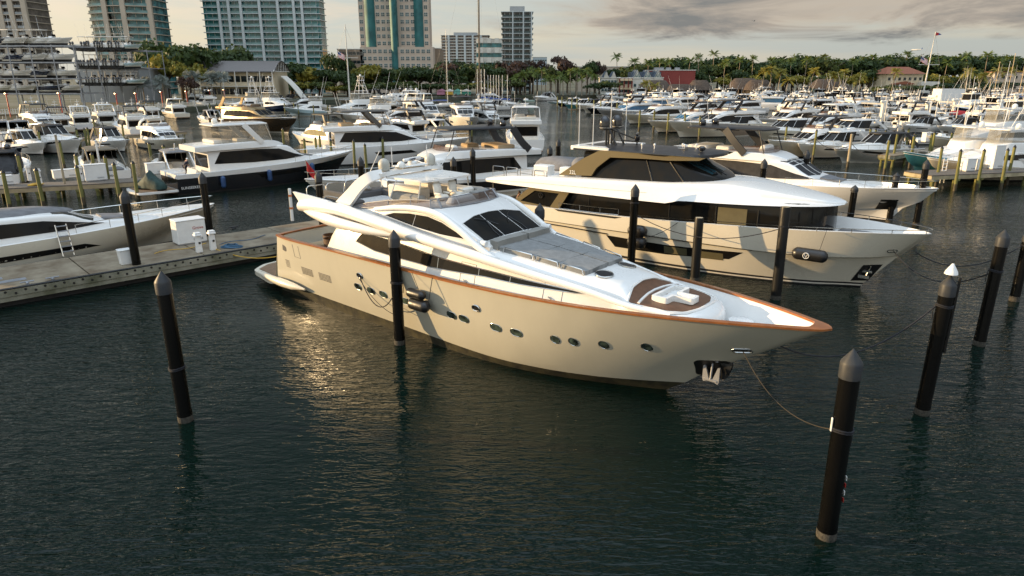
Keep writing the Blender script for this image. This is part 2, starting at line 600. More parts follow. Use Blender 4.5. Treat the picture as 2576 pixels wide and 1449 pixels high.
def patch(mb, bvh, mode, poly, step=0.3, lift=0.012, m=0, skirt=0.03, fill=True):
    """polygon (2D) draped on the body, raised by lift along the view of projection, with a skirt so it has an edge"""
    cast = caster(bvh, mode)
    B = densify(poly, step)
    pts = list(B)
    us = [p[0] for p in B]; vs_ = [p[1] for p in B]
    edges = [(i, (i + 1) % len(B)) for i in range(len(B))]
    nx = int((max(us) - min(us)) / step); ny = int((max(vs_) - min(vs_)) / step)
    if fill:
        for i in range(1, nx + 1):
            for j in range(1, ny + 1):
                pts.append(Vector((min(us) + i * step - step * .45, min(vs_) + j * step - step * .45)))
    r = delaunay_2d_cdt([Vector((p[0], p[1])) for p in pts], edges, [], 1, 1e-5)
    vv, ff = r[0], r[2]
    hit = []
    last = None
    for p in vv:
        h, d = cast(p.x, p.y)
        hit.append(h)
    good = [(vv[i], hit[i]) for i in range(len(vv)) if hit[i] is not None]
    if not good:
        return
    for i in range(len(vv)):
        if hit[i] is None:
            g = min(good, key=lambda q: (q[0] - vv[i]).length)
            h = g[1].copy()
            if mode in ('side', 'far'): h.x, h.z = vv[i].x, vv[i].y
            elif mode == 'top': h.x, h.y = vv[i].x, vv[i].y
            else: h.y, h.z = vv[i].x, vv[i].y
            hit[i] = h
    d = {'side': Vector((0, 1, 0)), 'far': Vector((0, -1, 0)), 'top': Vector((0, 0, -1)), 'front': Vector((-1, 0, 0))}[mode]
    ids = [mb.vert(h - d * lift) for h in hit]
    cnt = {}
    for f in ff:
        mb.face([ids[i] for i in f], m)
        for a, b in zip(f, f[1:] + f[:1]):
            cnt[(min(a, b), max(a, b))] = cnt.get((min(a, b), max(a, b)), 0) + 1
    if skirt:
        low = {}
        for (a, b), c in cnt.items():
            if c == 1:
                for q in (a, b):
                    if q not in low:
                        low[q] = mb.vert(hit[q] + d * skirt)
                mb.face((ids[a], ids[b], low[b], low[a]), m)


def rim(mb, bvh, mode, poly, r=0.02, lift=0.015, m=0, step=0.3, closed=True):
    """round bead following an outline on the body"""
    cast = caster(bvh, mode)
    pts = []
    for p in densify(poly, step, closed):
        h, d = cast(p[0], p[1])
        if h is not None:
            pts.append(h - d * lift)
    if len(pts) < 2:
        return
    if closed:
        pts.append(pts[0])
    mb.tube(pts, r, 5, m, cap=not closed)


def on_body(bvh, mode, u, v, lift=0.0):
    h, d = caster(bvh, mode)(u, v)
    return None if h is None else h - d * lift


# ------------------------------------------------------------------ hulls and houses
def row_at(ctrl, n, bias=1.6):
    """ctrl: (x, half-beam, z) from stern to bow -> n+1 samples, denser at the bow"""
    c = np.asarray(ctrl, float)
    s = np.linspace(0, 1, n + 1)
    t = 1 - (1 - s) ** bias
    x = c[0, 0] + (c[-1, 0] - c[0, 0]) * t
    return np.stack([x, pchip(c[:, 0], c[:, 1], x), pchip(c[:, 0], c[:, 2], x)], 1)


def hull_shell(mb, rows, mats, n=30, transom=True, bias=1.6):
    """rows: control rows from sheer down to keel; mats: one index per band"""
    S = [r if isinstance(r, np.ndarray) else row_at(r, n, bias) for r in rows]
    for k in range(len(S) - 1):
        for sgn in (1, -1):
            a = [(p[0], sgn * p[1], p[2]) for p in S[k]]
            b = [(p[0], sgn * p[1], p[2]) for p in S[k + 1]]
            mb.grid([a, b], mats[k], flip=sgn < 0)
    if transom:
        for k in range(len(S) - 1):
            a, b = S[k][0], S[k + 1][0]
            mb.face([mb.vert((a[0], a[1], a[2])), mb.vert((a[0], -a[1], a[2])), mb.vert((b[0], -b[1], b[2])), mb.vert((b[0], b[1], b[2]))], mats[k])
    return S


def inset_path(S, d, dz=0.0):
    """plan path of the sheer moved inwards by d"""
    out = []
    for i in range(len(S)):
        a, b = S[max(i - 1, 0)], S[min(i + 1, len(S) - 1)]
        t = np.array([b[0] - a[0], b[1] - a[1]])
        t /= max(np.linalg.norm(t), 1e-6)
        nrm = np.array([t[1], -t[0]])
        if nrm[1] > 0:
            nrm = -nrm
        if i == len(S) - 1:
            nrm = np.array([-1.0, 0.0])
        p = np.array([S[i][0], S[i][1]]) + nrm * d
        out.append((p[0], max(p[1], 0.0), S[i][2] + dz))
    return out


def house_ring(hw, zb, zs, zt, hwt, nose=0, camber=0.06, q=3):
    """half cross-section of a deckhouse, mirrored: bottom edge, side, rounded shoulder, cambered roof"""
    pts = [(hw, zb), (hw + (hwt - hw) * .0, zb + (zs - zb) * .5 if zs > zb else zb)]
    pts = [(hw, zb)]
    a, b, c = np.array((hw, zb)), np.array((hwt, zs)), np.array((hwt, zt))
    r0 = a + (b - a) * .5
    pts.append(tuple(r0))
    sh = max(zt - zs, 0.001)
    for k in range(q + 1):
        t = k / q * math.pi / 2
        pts.append((hwt - sh * 1.1 * (1 - math.cos(t)), zs + sh * math.sin(t)))
    y_in = pts[-1][0]
    pts.append((y_in * .5, zt + camber * .75))
    pts.append((0, zt + camber))
    return pts


def house(mb, st, n=24, m=0, camber=0.05, cap_aft=True, cap_fore=True, smooth=True):
    """st: list of (x, half-width at foot, z foot, z shoulder, z roof, half-width at shoulder), stern to bow"""
    c = np.asarray(st, float)
    if smooth:
        x = np.linspace(c[0, 0], c[-1, 0], n + 1)
        # keep control stations exactly
        x = np.unique(np.concatenate([x, c[:, 0]]))
        cols = [pchip(c[:, 0], c[:, k], x) for k in range(1, 6)]
    else:
        x = c[:, 0]; cols = [c[:, k] for k in range(1, 6)]
    rows = []
    for i, xx in enumerate(x):
        hw, zb, zs, zt, hwt = [col[i] for col in cols]
        h = house_ring(hw, zb, min(zs, zt - .001), zt, hwt, camber=camber)
        ring = [(xx, -p[0], p[1]) for p in h] + [(xx, p[0], p[1]) for p in h[-2::-1]]
        rows.append(ring)
    ids = mb.grid(rows, m)
    if cap_aft: mb.face(ids[0], m)
    if cap_fore: mb.face(ids[-1][::-1], m)


def railing(mb, pts, h=0.75, r=0.018, every=1.4, mid=True, lean=0.0, n=5):
    """stanchioned rail along deck-level points"""
    P = [Vector(p) for p in pts]
    top = [p + Vector((0, 0, h)) for p in P]
    mb.tube(top, r, n)
    if mid:
        mb.tube([p + Vector((0, 0, h * .5)) for p in P], r * .6, 4)
    acc = 0.0
    last = None
    for i, p in enumerate(P):
        if i == 0 or i == len(P) - 1 or (p - last).length >= every:
            mb.tube([p, p + Vector((0, 0, h))], r * .9, 4)
            last = p


def text_mb(s, size, depth=0.01):
    """letters as a flat mesh: MB in the XY plane, origin at lower left"""
    cu = bpy.data.curves.new('txt', 'FONT')
    cu.body = s; cu.size = size; cu.extrude = depth; cu.resolution_u = 3
    o = bpy.data.objects.new('txt', cu)
    COL.objects.link(o)
    dg = bpy.context.evaluated_depsgraph_get()
    me = o.evaluated_get(dg).to_mesh()
    mb = MB()
    mb.v = [tuple(v.co) for v in me.vertices]
    mb.f = [tuple(p.vertices) for p in me.polygons]
    mb.mi = [0] * len(mb.f)
    o.evaluated_get(dg).to_mesh_clear()
    bpy.data.objects.remove(o)
    bpy.data.curves.remove(cu)
    return mb

# ------------------------------------------------------------------ water, sea bed, land
def water_mat():
    m = bpy.data.materials.new('harbour_water')
    m.use_nodes = True
    nt = m.node_tree
    p = nt.nodes['Principled BSDF']
    p.inputs['Base Color'].default_value = (0.0018, 0.0075, 0.0055, 1)
    p.inputs['Roughness'].default_value = 0.035
    p.inputs['IOR'].default_value = 1.30
    tc = nd(nt, 'ShaderNodeTexCoord')
    v = tc.outputs['Object']
    # slow swell patches decide how ruffled the surface is
    big = nd(nt, 'ShaderNodeTexNoise', {'Vector': nd(nt, 'ShaderNodeMapping', {0: v, 'Scale': (.05, .09, 1), 'Rotation': (0, 0, .5)}).outputs[0], 'Scale': 1.0, 'Detail': 2.0})
    amp = ramp(nt, big.outputs[0], [(0.36, 0.28), (0.62, 1.1)])
    def wave(scale, rot, det, dist):
        mp = nd(nt, 'ShaderNodeMapping', {0: v, 'Scale': scale, 'Rotation': (0, 0, rot)})
        return nd(nt, 'ShaderNodeTexNoise', {'Vector': mp.outputs[0], 'Scale': 1.0, 'Detail': det, 'Roughness': 0.5, 'Distortion': dist}).outputs[0]
    w1 = wave((1.25, 4.4, 1), .22, 2.0, .7)
    w2 = wave((0.6, 1.5, 1), -.45, 2.0, .6)
    w3 = wave((4.5, 14.0, 1), .55, 1.0, .4)
    h = mth(nt, 'ADD', mth(nt, 'MULTIPLY', w1, .55), mth(nt, 'ADD', mth(nt, 'MULTIPLY', w2, .55), mth(nt, 'MULTIPLY', w3, .14)))
    h = mth(nt, 'MULTIPLY', h, amp)
    b = nd(nt, 'ShaderNodeBump', {'Height': h, 'Strength': 1.0, 'Distance': 0.15})
    nt.links.new(b.outputs[0], p.inputs['Normal'])
    return m


wm = MB()
wm.grid([[(-1500, -60, 0), (1500, -60, 0)], [(-1500, 560, 0), (1500, 560, 0)]])
tag(wm.build('water', water_mat(), None, 0), 'dark green rippled harbour water', kind='structure')

# ------------------------------------------------------------------ the large motor yacht in front
def main_yacht():
    Y = thing('motor_yacht', 'large cream yacht in the foreground with varnished teak cap rail and grey foredeck sunpad',
              'yacht', (9.69, 19.48, 0), R(-40))
    sheer = [(-26.5, 2.66, 3.10), (-24.9, 3.02, 3.16), (-22, 3.22, 3.25), (-18, 3.36, 3.30), (-14, 3.38, 3.30), (-11, 3.32, 3.34), (-8.5, 3.12, 3.40), (-6.5, 2.78, 3.46), (-4.5, 2.22, 3.52), (-2.8, 1.58, 3.57), (-1.4, 0.95, 3.60), (-0.5, 0.48, 3.61), (-0.12, 0.22, 3.62), (0.0, 0.0, 3.62)]
    knuck = [(-26.75, 2.66, 2.0), (-22, 3.12, 2.0), (-14, 3.24, 2.02), (-10, 3.0, 2.10), (-7.5, 2.50, 2.22), (-5.5, 1.90, 2.42), (-4.0, 1.32, 2.58), (-2.6, 0.80, 2.80), (-1.5, 0.25, 3.02), (-1.05, 0.0, 3.08)]
    chine = [(-27.0, 2.54, 0.85), (-22, 2.74, 0.74), (-14, 2.76, 0.58), (-11.5, 2.62, 0.50), (-9.5, 2.28, 0.56), (-7.5, 1.70, 0.78), (-5.5, 0.95, 1.08), (-4.2, 0.32, 1.28), (-3.5, 0.0, 1.36)]
    lowed = [(-27.0, 2.44, 0.56), (-22, 2.62, 0.50), (-14, 2.62, 0.35), (-11.5, 2.48, 0.29), (-9.5, 2.08, 0.30), (-7.5, 1.40, 0.34), (-5.6, 0.55, 0.44), (-4.9, 0.18, 0.48), (-4.55, 0.0, 0.50)]
    water = [(-27.0, 2.30, -0.1), (-22, 2.52, -0.12), (-14, 2.52, -0.12), (-11.5, 2.32, -0.1), (-9.5, 1.85, -0.1), (-7.5, 1.05, -0.1), (-5.8, 0.22, -0.1), (-5.4, 0.0, -0.1)]
    keel = [(-26.9, 0.05, -1.2), (-14, 0.05, -1.4), (-6.5, 0.0, -1.0)]
    Y.scale = (1, .93, 1)
    mb = MB()
    sa, ca = row_at(sheer, 44), row_at(chine, 44)
    knuck = sa * .55 + ca * .45
    knuck[:, 1] += .05 * np.sin(np.pi * np.linspace(0, 1, 45)) * np.linspace(0, 1, 45)
    S = hull_shell(mb, [sheer, knuck, chine, lowed, water, keel], [0, 0, 0, 1, 2], 44)[0]
    hb = mb.bvh()
    H = mb.build('hull', [KHAKI, BOOTTOP, ANTIFOUL], Y, 30)
    # bulwark inside, decks
    ins = [p for p in inset_path(S, 0.13)]
    dctl = [(-26.4, 2.45, 2.1), (-21.7, 2.98, 2.1), (-21.4, 3.02, 2.6), (-14, 2.98, 2.6), (-10, 2.74, 2.6), (-7.5, 2.28, 2.58), (-5.5, 1.62, 2.52), (-4.0, 1.02, 2.5), (-2.9, .50, 2.48), (-2.3, .16, 2.47), (-2.1, 0, 2.47)]
    dk = [tuple(p) for p in row_at(dctl, 44)]
    b = MB()
    for s in (1, -1):
        b.grid([[(p[0], s * p[1], p[2]) for p in ins], [(p[0], s * p[1], p[2]) for p in dk]], 0)
        b.grid([[(p[0], s * p[1], p[2] + .01) for p in S], [(p[0], s * p[1], p[2] + .01) for p in ins]], 0)
    b.build('bulwark', WHITE, Y, 40)
    b = MB()
    b.grid([[(p[0], p[1] * k, p[2]) for p in dk] for k in (1, .5, 0, -.5, -1)], 0)
    b.build('deck', WHITE, Y, 30)
    # varnished cap rail, from one quarter round the bow to the other, and across the stern
    out_ = inset_path(S, -0.06); inn = inset_path(S, 0.15)
    cr = MB()
    def loop(path, dz, dx=0.0):
        q = [(p[0] + dx * (1 if p[0] > -0.8 else 0), p[1], p[2] + dz) for p in path]
        return [(p[0], -p[1], p[2]) for p in q] + q[-2::-1]
    inn = [(min(p[0], -0.50 - .10 * p[1]), p[1] if p[0] < -0.9 else p[1], p[2]) for p in inn]
    cr.grid([loop(out_, 0.0), loop(out_, 0.065), loop(inn, 0.075), loop(inn, 0.0)], 0, close_u=True)
    st = [(-26.5, y, 3.10) for y in np.linspace(-2.62, 2.62, 9)]
    cr.tube([(p[0] - 0.25 * (1 - (p[1] / 2.62) ** 2), p[1], p[2] + .035) for p in st], 1.0, 4, flat=(.22, .07))
    cr.build('cap_rail', VARNISH, Y, 40)
    # transom and aft cockpit
    t = MB()
    ys = np.linspace(-2.60, 2.60, 13)
    t.grid([[(-26.52 - .25 * (1 - (y / 2.6) ** 2), y, 3.09) for y in ys], [(-26.85 - .22 * (1 - (y / 2.6) ** 2), y, 1.9) for y in ys], [(-27.1 - .15 * (1 - (y / 2.6) ** 2), y, 0.75) for y in ys]])
    t.grid([[(-26.3 - .22 * (1 - (y / 2.6) ** 2), y, 3.09) for y in ys], [(-26.3 - .22 * (1 - (y / 2.6) ** 2), y, 2.08) for y in ys]])
    t.build('transom', KHAKI, Y, 30)
    t = MB()
    pl = [(-26.8, -2.6), (-25.0, -3.02), (-24.6, -3.1), (-27.2, -2.95), (-29.6, -2.45), (-30.3, -1.4), (-30.4, 0)]
    full = pl[:1] + pl[3:] + [(p[0], -p[1]) for p in pl[3:6][::-1]] + [(-26.8, 2.6)]
    t.prism(round_poly(full, .3), 0.42, 0.66, 'Z')
    P = t.build('swim_platform', HULLWHITE, Y, 30)
    t2 = MB(); t2.prism([(-27.2, -2.4), (-29.5, -2.15), (-30.05, -1.2), (-30.15, 0), (-30.05, 1.2), (-29.5, 2.15), (-27.2, 2.4)], 0.665, 0.68, 'Z')
    t2.build('platform_planking', TEAKDECK, P, 30)
    # side wings of the platform running forward along the hull
    for s in (-1, 1):
        t = MB(); t.tube([(-29.2, s * 2.4, .60), (-27.6, s * 2.78, .68), (-26.0, s * 2.98, .74), (-25.0, s * 3.0, .74), (-24.0, s * 2.92, .74)], [.10, .18, .23, .2, .05], 10)
        t.build('platform_wing', HULLWHITE, Y, 60)
    # trunk: long rounded lower deckhouse running down to the foredeck
    tr = MB()
    house(tr, [(-22.9, 2.5, 2.05, 2.4, 2.55, 2.42), (-22.3, 2.58, 2.05, 3.2, 3.5, 2.42), (-21.7, 2.68, 2.2, 3.9, 4.3, 2.42), (-20.5, 2.78, 2.4, 4.05, 4.72, 2.5), (-18, 2.84, 2.45, 4.1, 4.70, 2.5), (-15, 2.84, 2.45, 4.1, 4.66, 2.48), (-12.6, 2.78, 2.45, 3.95, 4.54, 2.42), (-10.5, 2.62, 2.5, 3.68, 4.42, 2.28), (-8.6, 2.30, 2.55, 3.48, 4.22, 2.02), (-7.2, 1.98, 2.58, 3.38, 4.08, 1.78), (-6.55, 1.78, 2.6, 3.34, 3.96, 1.66), (-6.25, 1.68, 2.6, 3.30, 3.66, 1.84), (-5.2, 1.42, 2.6, 3.26, 3.56, 1.78), (-4.4, 1.06, 2.6, 3.22, 3.52, 1.56), (-3.9, .8, 2.6, 3.18, 3.50, 1.24), (-3.6, .6, 2.6, 3.1, 3.42, .82), (-3.45, .4, 2.6, 2.95, 3.2, .4)], 46, camber=0.05)
    tb = tr.bvh()
    TR = tr.build('deckhouse', WHITE, Y, 50)
    # long tapering side windows with their frames
    side = [(-19.95, 3.78), (-19.55, 4.22), (-18.4, 4.2), (-17.37, 4.16), (-14.56, 3.92), (-12.08, 3.82), (-10.45, 3.74), (-7.7, 3.62), (-8.2, 3.56), (-10.49, 3.53), (-12.09, 3.56), (-14.58, 3.46), (-17.0, 3.50), (-18.6, 3.56)]
    for mode in ('side', 'far'):
        w = MB(); patch(w, tb, mode, side, .3, .018)
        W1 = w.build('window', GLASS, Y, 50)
        f = MB(); rim(f, tb, mode, side, .022, .022, step=.25)
        for xx in (-17.4, -14.6, -12.4, -10.9):
            zt = np.interp(xx, [-19.55, -17.37, -14.56, -12.08, -10.45], [4.22, 4.16, 3.92, 3.82, 3.74])
            zb = np.interp(xx, [-19.95, -18.6, -17.0, -14.58, -12.09, -10.49], [3.78, 3.56, 3.5, 3.46, 3.56, 3.53])
            rim(f, tb, mode, [(xx, zb), (xx, zt)], .014, .022, closed=False)
        f.build('frame', CHROME, W1, 40)
        # side doors: hairline joints and lever handles
        for xx in (-12.95, -9.05):
            d = MB()
            rim(d, tb, mode, [(xx - .38, 2.95), (xx - .38, 3.55), (xx - .38, 3.95 if xx < -11 else 3.78), (xx + .38, 3.93 if xx < -11 else 3.76), (xx + .38, 2.95)], .009, .004, m=0, closed=False)
            D = d.build('side_door', DARKCUSHION, Y, 40)
            hd = MB(); p = on_body(tb, mode, xx, 3.22, .05)
            if p:
                hd.tube([p + Vector((-.14, 0, .06)), p, p + Vector((0, 0, -.14))], .025, 5)
                hd.build('handle', CHROME, D)
    # pilothouse and its arch
    ph = MB()
    house(ph, [(-20.8, 2.44, 4.7, 4.98, 5.22, 2.3), (-19, 2.5, 4.7, 5.28, 5.44, 2.38), (-17.4, 2.48, 4.7, 5.52, 5.70, 2.36), (-16, 2.46, 4.7, 5.64, 5.84, 2.34), (-14.9, 2.42, 4.6, 5.58, 5.80, 2.30), (-14.2, 2.38, 4.6, 5.38, 5.58, 2.26), (-13.6, 2.32, 4.5, 5.10, 5.28, 2.20), (-12.9, 2.22, 4.4, 4.80, 4.96, 2.12), (-12.25, 2.05, 4.3, 4.50, 4.62, 1.98)], 36, camber=0.07)
    pb = ph.bvh()
    PH = ph.build('pilothouse', WHITE, Y, 50)
    arch = [(-18.1, 5.22), (-17.4, 5.42), (-16.4, 5.52), (-15.3, 5.52), (-14.5, 5.36), (-13.8, 5.08), (-13.25, 4.80), (-14.6, 4.84), (-16.0, 4.96)]
    for mode in ('side', 'far'):
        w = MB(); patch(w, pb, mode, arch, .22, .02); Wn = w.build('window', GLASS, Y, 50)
        f = MB(); rim(f, pb, mode, arch, .03, .02, step=.2); rim(f, pb, mode, [(-16.2, 4.98), (-16.0, 5.53)], .012, .025, closed=False)
        f.build('frame', WHITEPLASTIC, Wn, 40)
    for s in (-1, 1):
        ab = MB(); ab.tube(smooth_path([(-18.6, s * 2.44, 5.42), (-17.2, s * 2.46, 5.66), (-15.8, s * 2.45, 5.76), (-14.6, s * 2.42, 5.66), (-13.5, s * 2.40, 5.2), (-12.5, s * 2.40, 4.66), (-11.4, s * 2.34, 4.22), (-10.0, s * 2.3, 3.98)], 26), [.10 + .05 * math.sin(math.pi * min(k, 26) / 26) for k in range(27)], 8)
        ab.build('arch_band', WHITE, Y, 60)
    # windscreen: three dark panes, mullions, wipers
    wsp = [(-13.72, -1.95), (-13.92, -1.0), (-13.97, 0), (-13.92, 1.0), (-13.72, 1.95), (-12.52, 1.92), (-12.5, 0), (-12.52, -1.92)]
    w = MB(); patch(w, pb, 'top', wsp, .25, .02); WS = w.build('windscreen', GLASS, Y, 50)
    f = MB()
    for yy in (-.66, .66):
        rim(f, pb, 'top', [(-13.93, yy * .96), (-12.5, yy)], .011, .022, closed=False)
    rim(f, pb, 'top', wsp, .02, .02)
    f.build('mullion', WHITEPLASTIC, WS, 40)
    for yy in (-.95, .95):
        wi = MB()
        a, c = on_body(pb, 'top', -12.45, yy, .05), on_body(pb, 'top', -13.5, yy * .75, .07)
        wi.tube([a, a + Vector((-.4, 0, .2)), c], .016, 4)
        e = on_body(pb, 'top', -13.75, yy * 1.25, .06); g = on_body(pb, 'top', -13.1, yy * .35, .06)
        wi.tube([e, c, g], .014, 4)
        wi.build('wiper', BLACKTRIM, WS)
    # swooping side band, lower fin, flybridge deck
    for s in (-1, 1):
        sw = MB()
        p = smooth_path([(-23.75, s * 2.85, 5.02), (-22.6, s * 2.98, 5.16), (-20.5, s * 3.0, 5.24), (-17.8, s * 2.92, 4.98), (-15, s * 2.82, 4.64), (-12.3, s * 2.62, 4.34), (-10, s * 2.36, 4.06), (-7.6, s * 1.98, 3.76), (-6, s * 1.82, 3.52), (-4.6, s * 1.5, 3.42)], 44)
        k = len(p)
        rows = []
        for i, q in enumerate(p):
            u = i / (k - 1)
            rz = np.interp(u, [0, .05, .25, .45, .65, 1], [.26, .30, .27, .22, .18, .08]); ry = np.interp(u, [0, .3, 1], [.26, .34, .12])
            rows.append([(q.x, q.y + ry * math.cos(a), q.z + rz * math.sin(a)) for a in np.linspace(0, 2 * math.pi, 15)[:-1]])
        ids = sw.grid(rows, 0, close_v=True); sw.face(ids[0][::-1]); sw.face(ids[-1])
        p = smooth_path([(-23.4, s * 3.0, 4.86), (-21.8, s * 3.22, 4.80), (-20, s * 3.30, 4.70), (-18.2, s * 3.16, 4.62), (-16.6, s * 2.9, 4.60), (-15.6, s * 2.72, 4.58)], 24)
        sw.tube(p, [float(np.interp(i / 24, [0, .1, .3, .6, 1], [.03, .16, .27, .22, .03])) for i in range(25)], 10)
        sw.build('side_band', WHITE, Y, 60)
    fl = MB()
    fl.prism([(-23.9, -2.7), (-23.9, 2.7), (-22, 3.0), (-20, 2.95), (-18.3, 2.2), (-18.3, -2.2), (-20, -2.95), (-22, -3.0)], 4.86, 5.18, 'Z')
    fl.build('flybridge_deck', WHITE, Y, 30)
    for s in (-1, 1):
        wg = MB()
        wg.prism([(-24.25, 5.66), (-23.7, 5.14), (-22, 5.26), (-20.6, 5.36), (-21.4, 5.52), (-22.8, 5.60)], s * 2.86 - .07, s * 2.86 + .07, 'Y')
        wg.build('aft_fin', WHITE, Y, 30)
    # smoked flybridge windscreen with posts
    path = [(-20.3, -2.3, 5.26), (-19.2, -2.36, 5.42), (-17.8, -2.36, 5.64), (-16.4, -2.32, 5.80), (-15.3, -2.22, 5.84), (-14.95, -1.9, 5.82), (-14.7, -1.0, 5.84), (-14.62, 0, 5.86)]
    path = path + [(p[0], -p[1], p[2]) for p in path[-2::-1]]
    hs = [.05, .2, .24, .26, .30, .36, .36, .36]; hs = hs + hs[-2::-1]
    pn = MB()
    def topp(p, h): return (p[0] - h * .8 if p[0] > -15.2 else p[0] - .05, p[1] * (1 - .1 * h), p[2] + h)
    pn.grid([[(p[0], p[1], p[2] - .05) for p in path], [topp(p, h) for p, h in zip(path, hs)]])
    SCN = pn.build('flybridge_screen', SMOKE, Y, 30)
    pr = MB()
    pr.tube([topp(p, h) for p, h in zip(path, hs)], .022, 5)
    pr.tube([(p[0], p[1], p[2] + .0) for p in path], .025, 5)
    for i in (2, 3, 4, 5, 6, 8, 9, 10, 11, 12):
        pr.tube([path[i], topp(path[i], hs[i])], .06 if i in (5, 9) else .022, 5)
    pr.build('screen_frame', GALV, SCN, 40)
    # flybridge furniture
    so = MB()
    for s in (-1, 1):
        so.box((-21.6, s * 1.75, 5.32), (2.2, .75, .36), bev=.08)
        so.box((-21.6, s * 2.10, 5.58), (2.3, .2, .5), bev=.06)
    so.box((-22.8, 0, 5.32), (.8, 3.9, .36), bev=.08)
    so.box((-19.2, 1.2, 5.58), (1.8, 1.2, .36), bev=.08); so.box((-19.2, 1.85, 5.85), (1.8, .2, .5), bev=.06)
    so.build('sofa', DARKCUSHION, Y, 40)
    for x, y in ((-21.0, -1.7), (-21.9, 1.7), (-22.7, .6)):
        cu = MB(); cu.box((x, y, 5.60), (.5, .32, .22), bev=.1, rz=.3)
        cu.build('pillow', CUSHIONPLAIN, Y, 60)
    ba = MB()
    ba.box((-18.6, -.3, 5.92), (2.2, .7, .62), bev=.06); ba.box((-17.0, 1.2, 5.98), (1.8, .8, .5), bev=.08)
    ba.box((-18.7, .35, 6.2), (1.7, .12, .28), bev=.04)
    ba.build('wet_bar', OFFWHITE, Y, 40)
    ca = MB()
    ca.tube([(-17.4, 1.9, 5.95), (-16.2, 1.9, 6.0), (-15.5, 1.5, 6.02), (-15.3, .6, 6.02)], 1, 4, flat=(.5, .3))
    ca.box((-17.6, -1.3, 5.92), (2.0, .5, .38), bev=.1)
    ca.build('settee', CUSHIONPLAIN, Y, 40)
    for y in (-.75, .25):
        c = MB()
        c.box((-16.0, y, 6.05), (.5, .52, .2), bev=.07); c.box((-16.27, y, 6.34), (.16, .5, .6), bev=.07, ry=-.2)
        c.box((-16.33, y, 6.70), (.12, .34, .2), bev=.05, ry=-.2); c.tube([(-16, y, 5.7), (-16, y, 6.0)], .06, 8)
        for s in (-.27, .27): c.box((-16.0, y + s, 6.2), (.4, .07, .08), bev=.02)
        c.build('helm_seat', CREAMCUSHION, Y, 50)
    co = MB(); co.box((-15.25, -.3, 5.98), (.45, 1.7, .36), bev=.1, taper=.85); co.build('helm_console', WHITEPLASTIC, Y, 40)
    # radar arch, hardtop frame, domes, radar, aerials
    ar = MB()
    for s in (-1, 1):
        ar.tube(smooth_path([(-21.0, s * 2.5, 5.2), (-20.3, s * 2.5, 5.75), (-19.5, s * 2.46, 6.42), (-18.95, s * 2.3, 6.78), (-18.7, s * 1.8, 6.9)], 16), [1.0 - .45 * i / 16 for i in range(17)], 4, flat=(.26, .72))
    ar.tube(smooth_path([(-18.75, -2.0, 6.85), (-18.7, -1.0, 6.93), (-18.7, 1.0, 6.93), (-18.75, 2.0, 6.85)], 12), 1, 4, flat=(.46, .16))
    ar.build('radar_arch', WHITE, Y, 50)
    ht = MB()
    ht.prism(round_poly([(-18.7, -1.75), (-16.3, -1.6), (-16.05, 0), (-16.3, 1.6), (-18.7, 1.75)], .3), 6.70, 6.78, 'Z')
    ht.build('hardtop', WHITE, Y, 30)
    for s in (-1, 1):
        for q in ([(-16.5, s * 1.55, 6.7), (-16.6, s * 1.75, 5.7)], [(-17.9, s * 1.7, 6.7), (-17.9, s * 2.3, 5.65)]):
            po = MB(); po.tube(q, .028, 6); po.build('hardtop_post', CHROME, Y)
    for y in (-1.5, 1.5):
        d = MB(); d.lathe([(.2, 0), (.26, .06), (.27, .30), (.24, .42), (.14, .52), (.02, .56)], (-18.9, y, 6.98), 18); d.build('satellite_dome', DOMEGREY, Y, 60)
    rp = MB()
    rp.box((-18.75, 0, 7.12), (.75, 1.7, .05), bev=.02)
    for x, y in ((-19, -.7), (-19, .7), (-18.5, -.7), (-18.5, .7)): rp.tube([(x, y, 6.9), (x, y, 7.12)], .025, 5)
    rp.build('radar_platform', WHITEPLASTIC, Y, 40)
    rr = MB(); rr.lathe([(.2, 0), (.22, .1), (.14, .16)], (-18.8, .2, 7.14), 14); rr.box((-18.8, .2, 7.38), (.16, 1.5, .14), bev=.04, rz=.25)
    rr.lathe([(.06, 0), (.06, .2)], (-18.8, .2, 7.2), 8)
    RA = rr.build('radar_scanner', WHITEPLASTIC, Y, 40)
    tx = text_mb('GARMIN', .15, .004)
    g = MB(); g.add(tx, Matrix.Translation((-18.8, .2, 7.38)) @ Matrix.Rotation(.25, 4, 'Z') @ Matrix.Translation((.09, -.38, -.05)) @ Matrix.Rotation(R(90), 4, 'Z') @ Matrix.Rotation(R(90), 4, 'X'))
    # the same lettering on the side facing the quay
    g.add(tx, Matrix.Translation((-18.8, .2, 7.38)) @ Matrix.Rotation(.25, 4, 'Z') @ Matrix.Translation((-.09, .38, -.05)) @ Matrix.Rotation(R(-90), 4, 'Z') @ Matrix.Rotation(R(90), 4, 'X'))
    g.build('lettering', NAVYCLOTH, RA, 0)
    sd = MB(); sd.sphere((-18.55, -.75, 7.16), (.2, .2, .22), z0=-.2); sd.build('small_dome', DOMEWHITE, Y, 60)
    for a, c in (((-19.0, -.9, 7.1), (-19.0, -.9, 8.0)), ((-18.4, .8, 7.1), (-18.4, .8, 8.0)), ((-19.5, -2.3, 6.3), (-18.6, -2.0, 7.9)), ((-18.4, 1.75, 6.95), (-17.9, 2.2, 7.9))):
        an = MB(); an.tube([a, c], .02, 5); an.build('aerial', WHITEPLASTIC, Y)
    # aft flybridge rails
    for y0, y1 in ((-2.6, -1.5), (-1.4, -.3), (-.2, .9), (1.0, 2.3)):
        rl = MB(); rl.tube([(-23.5, y0, 5.18), (-23.5, y0, 5.85), (-23.5, y0 + .1, 5.95), (-23.5, y1 - .1, 5.95), (-23.5, y1, 5.85), (-23.5, y1, 5.18)], .03, 6); rl.build('flybridge_rail', CHROME, Y, 50)
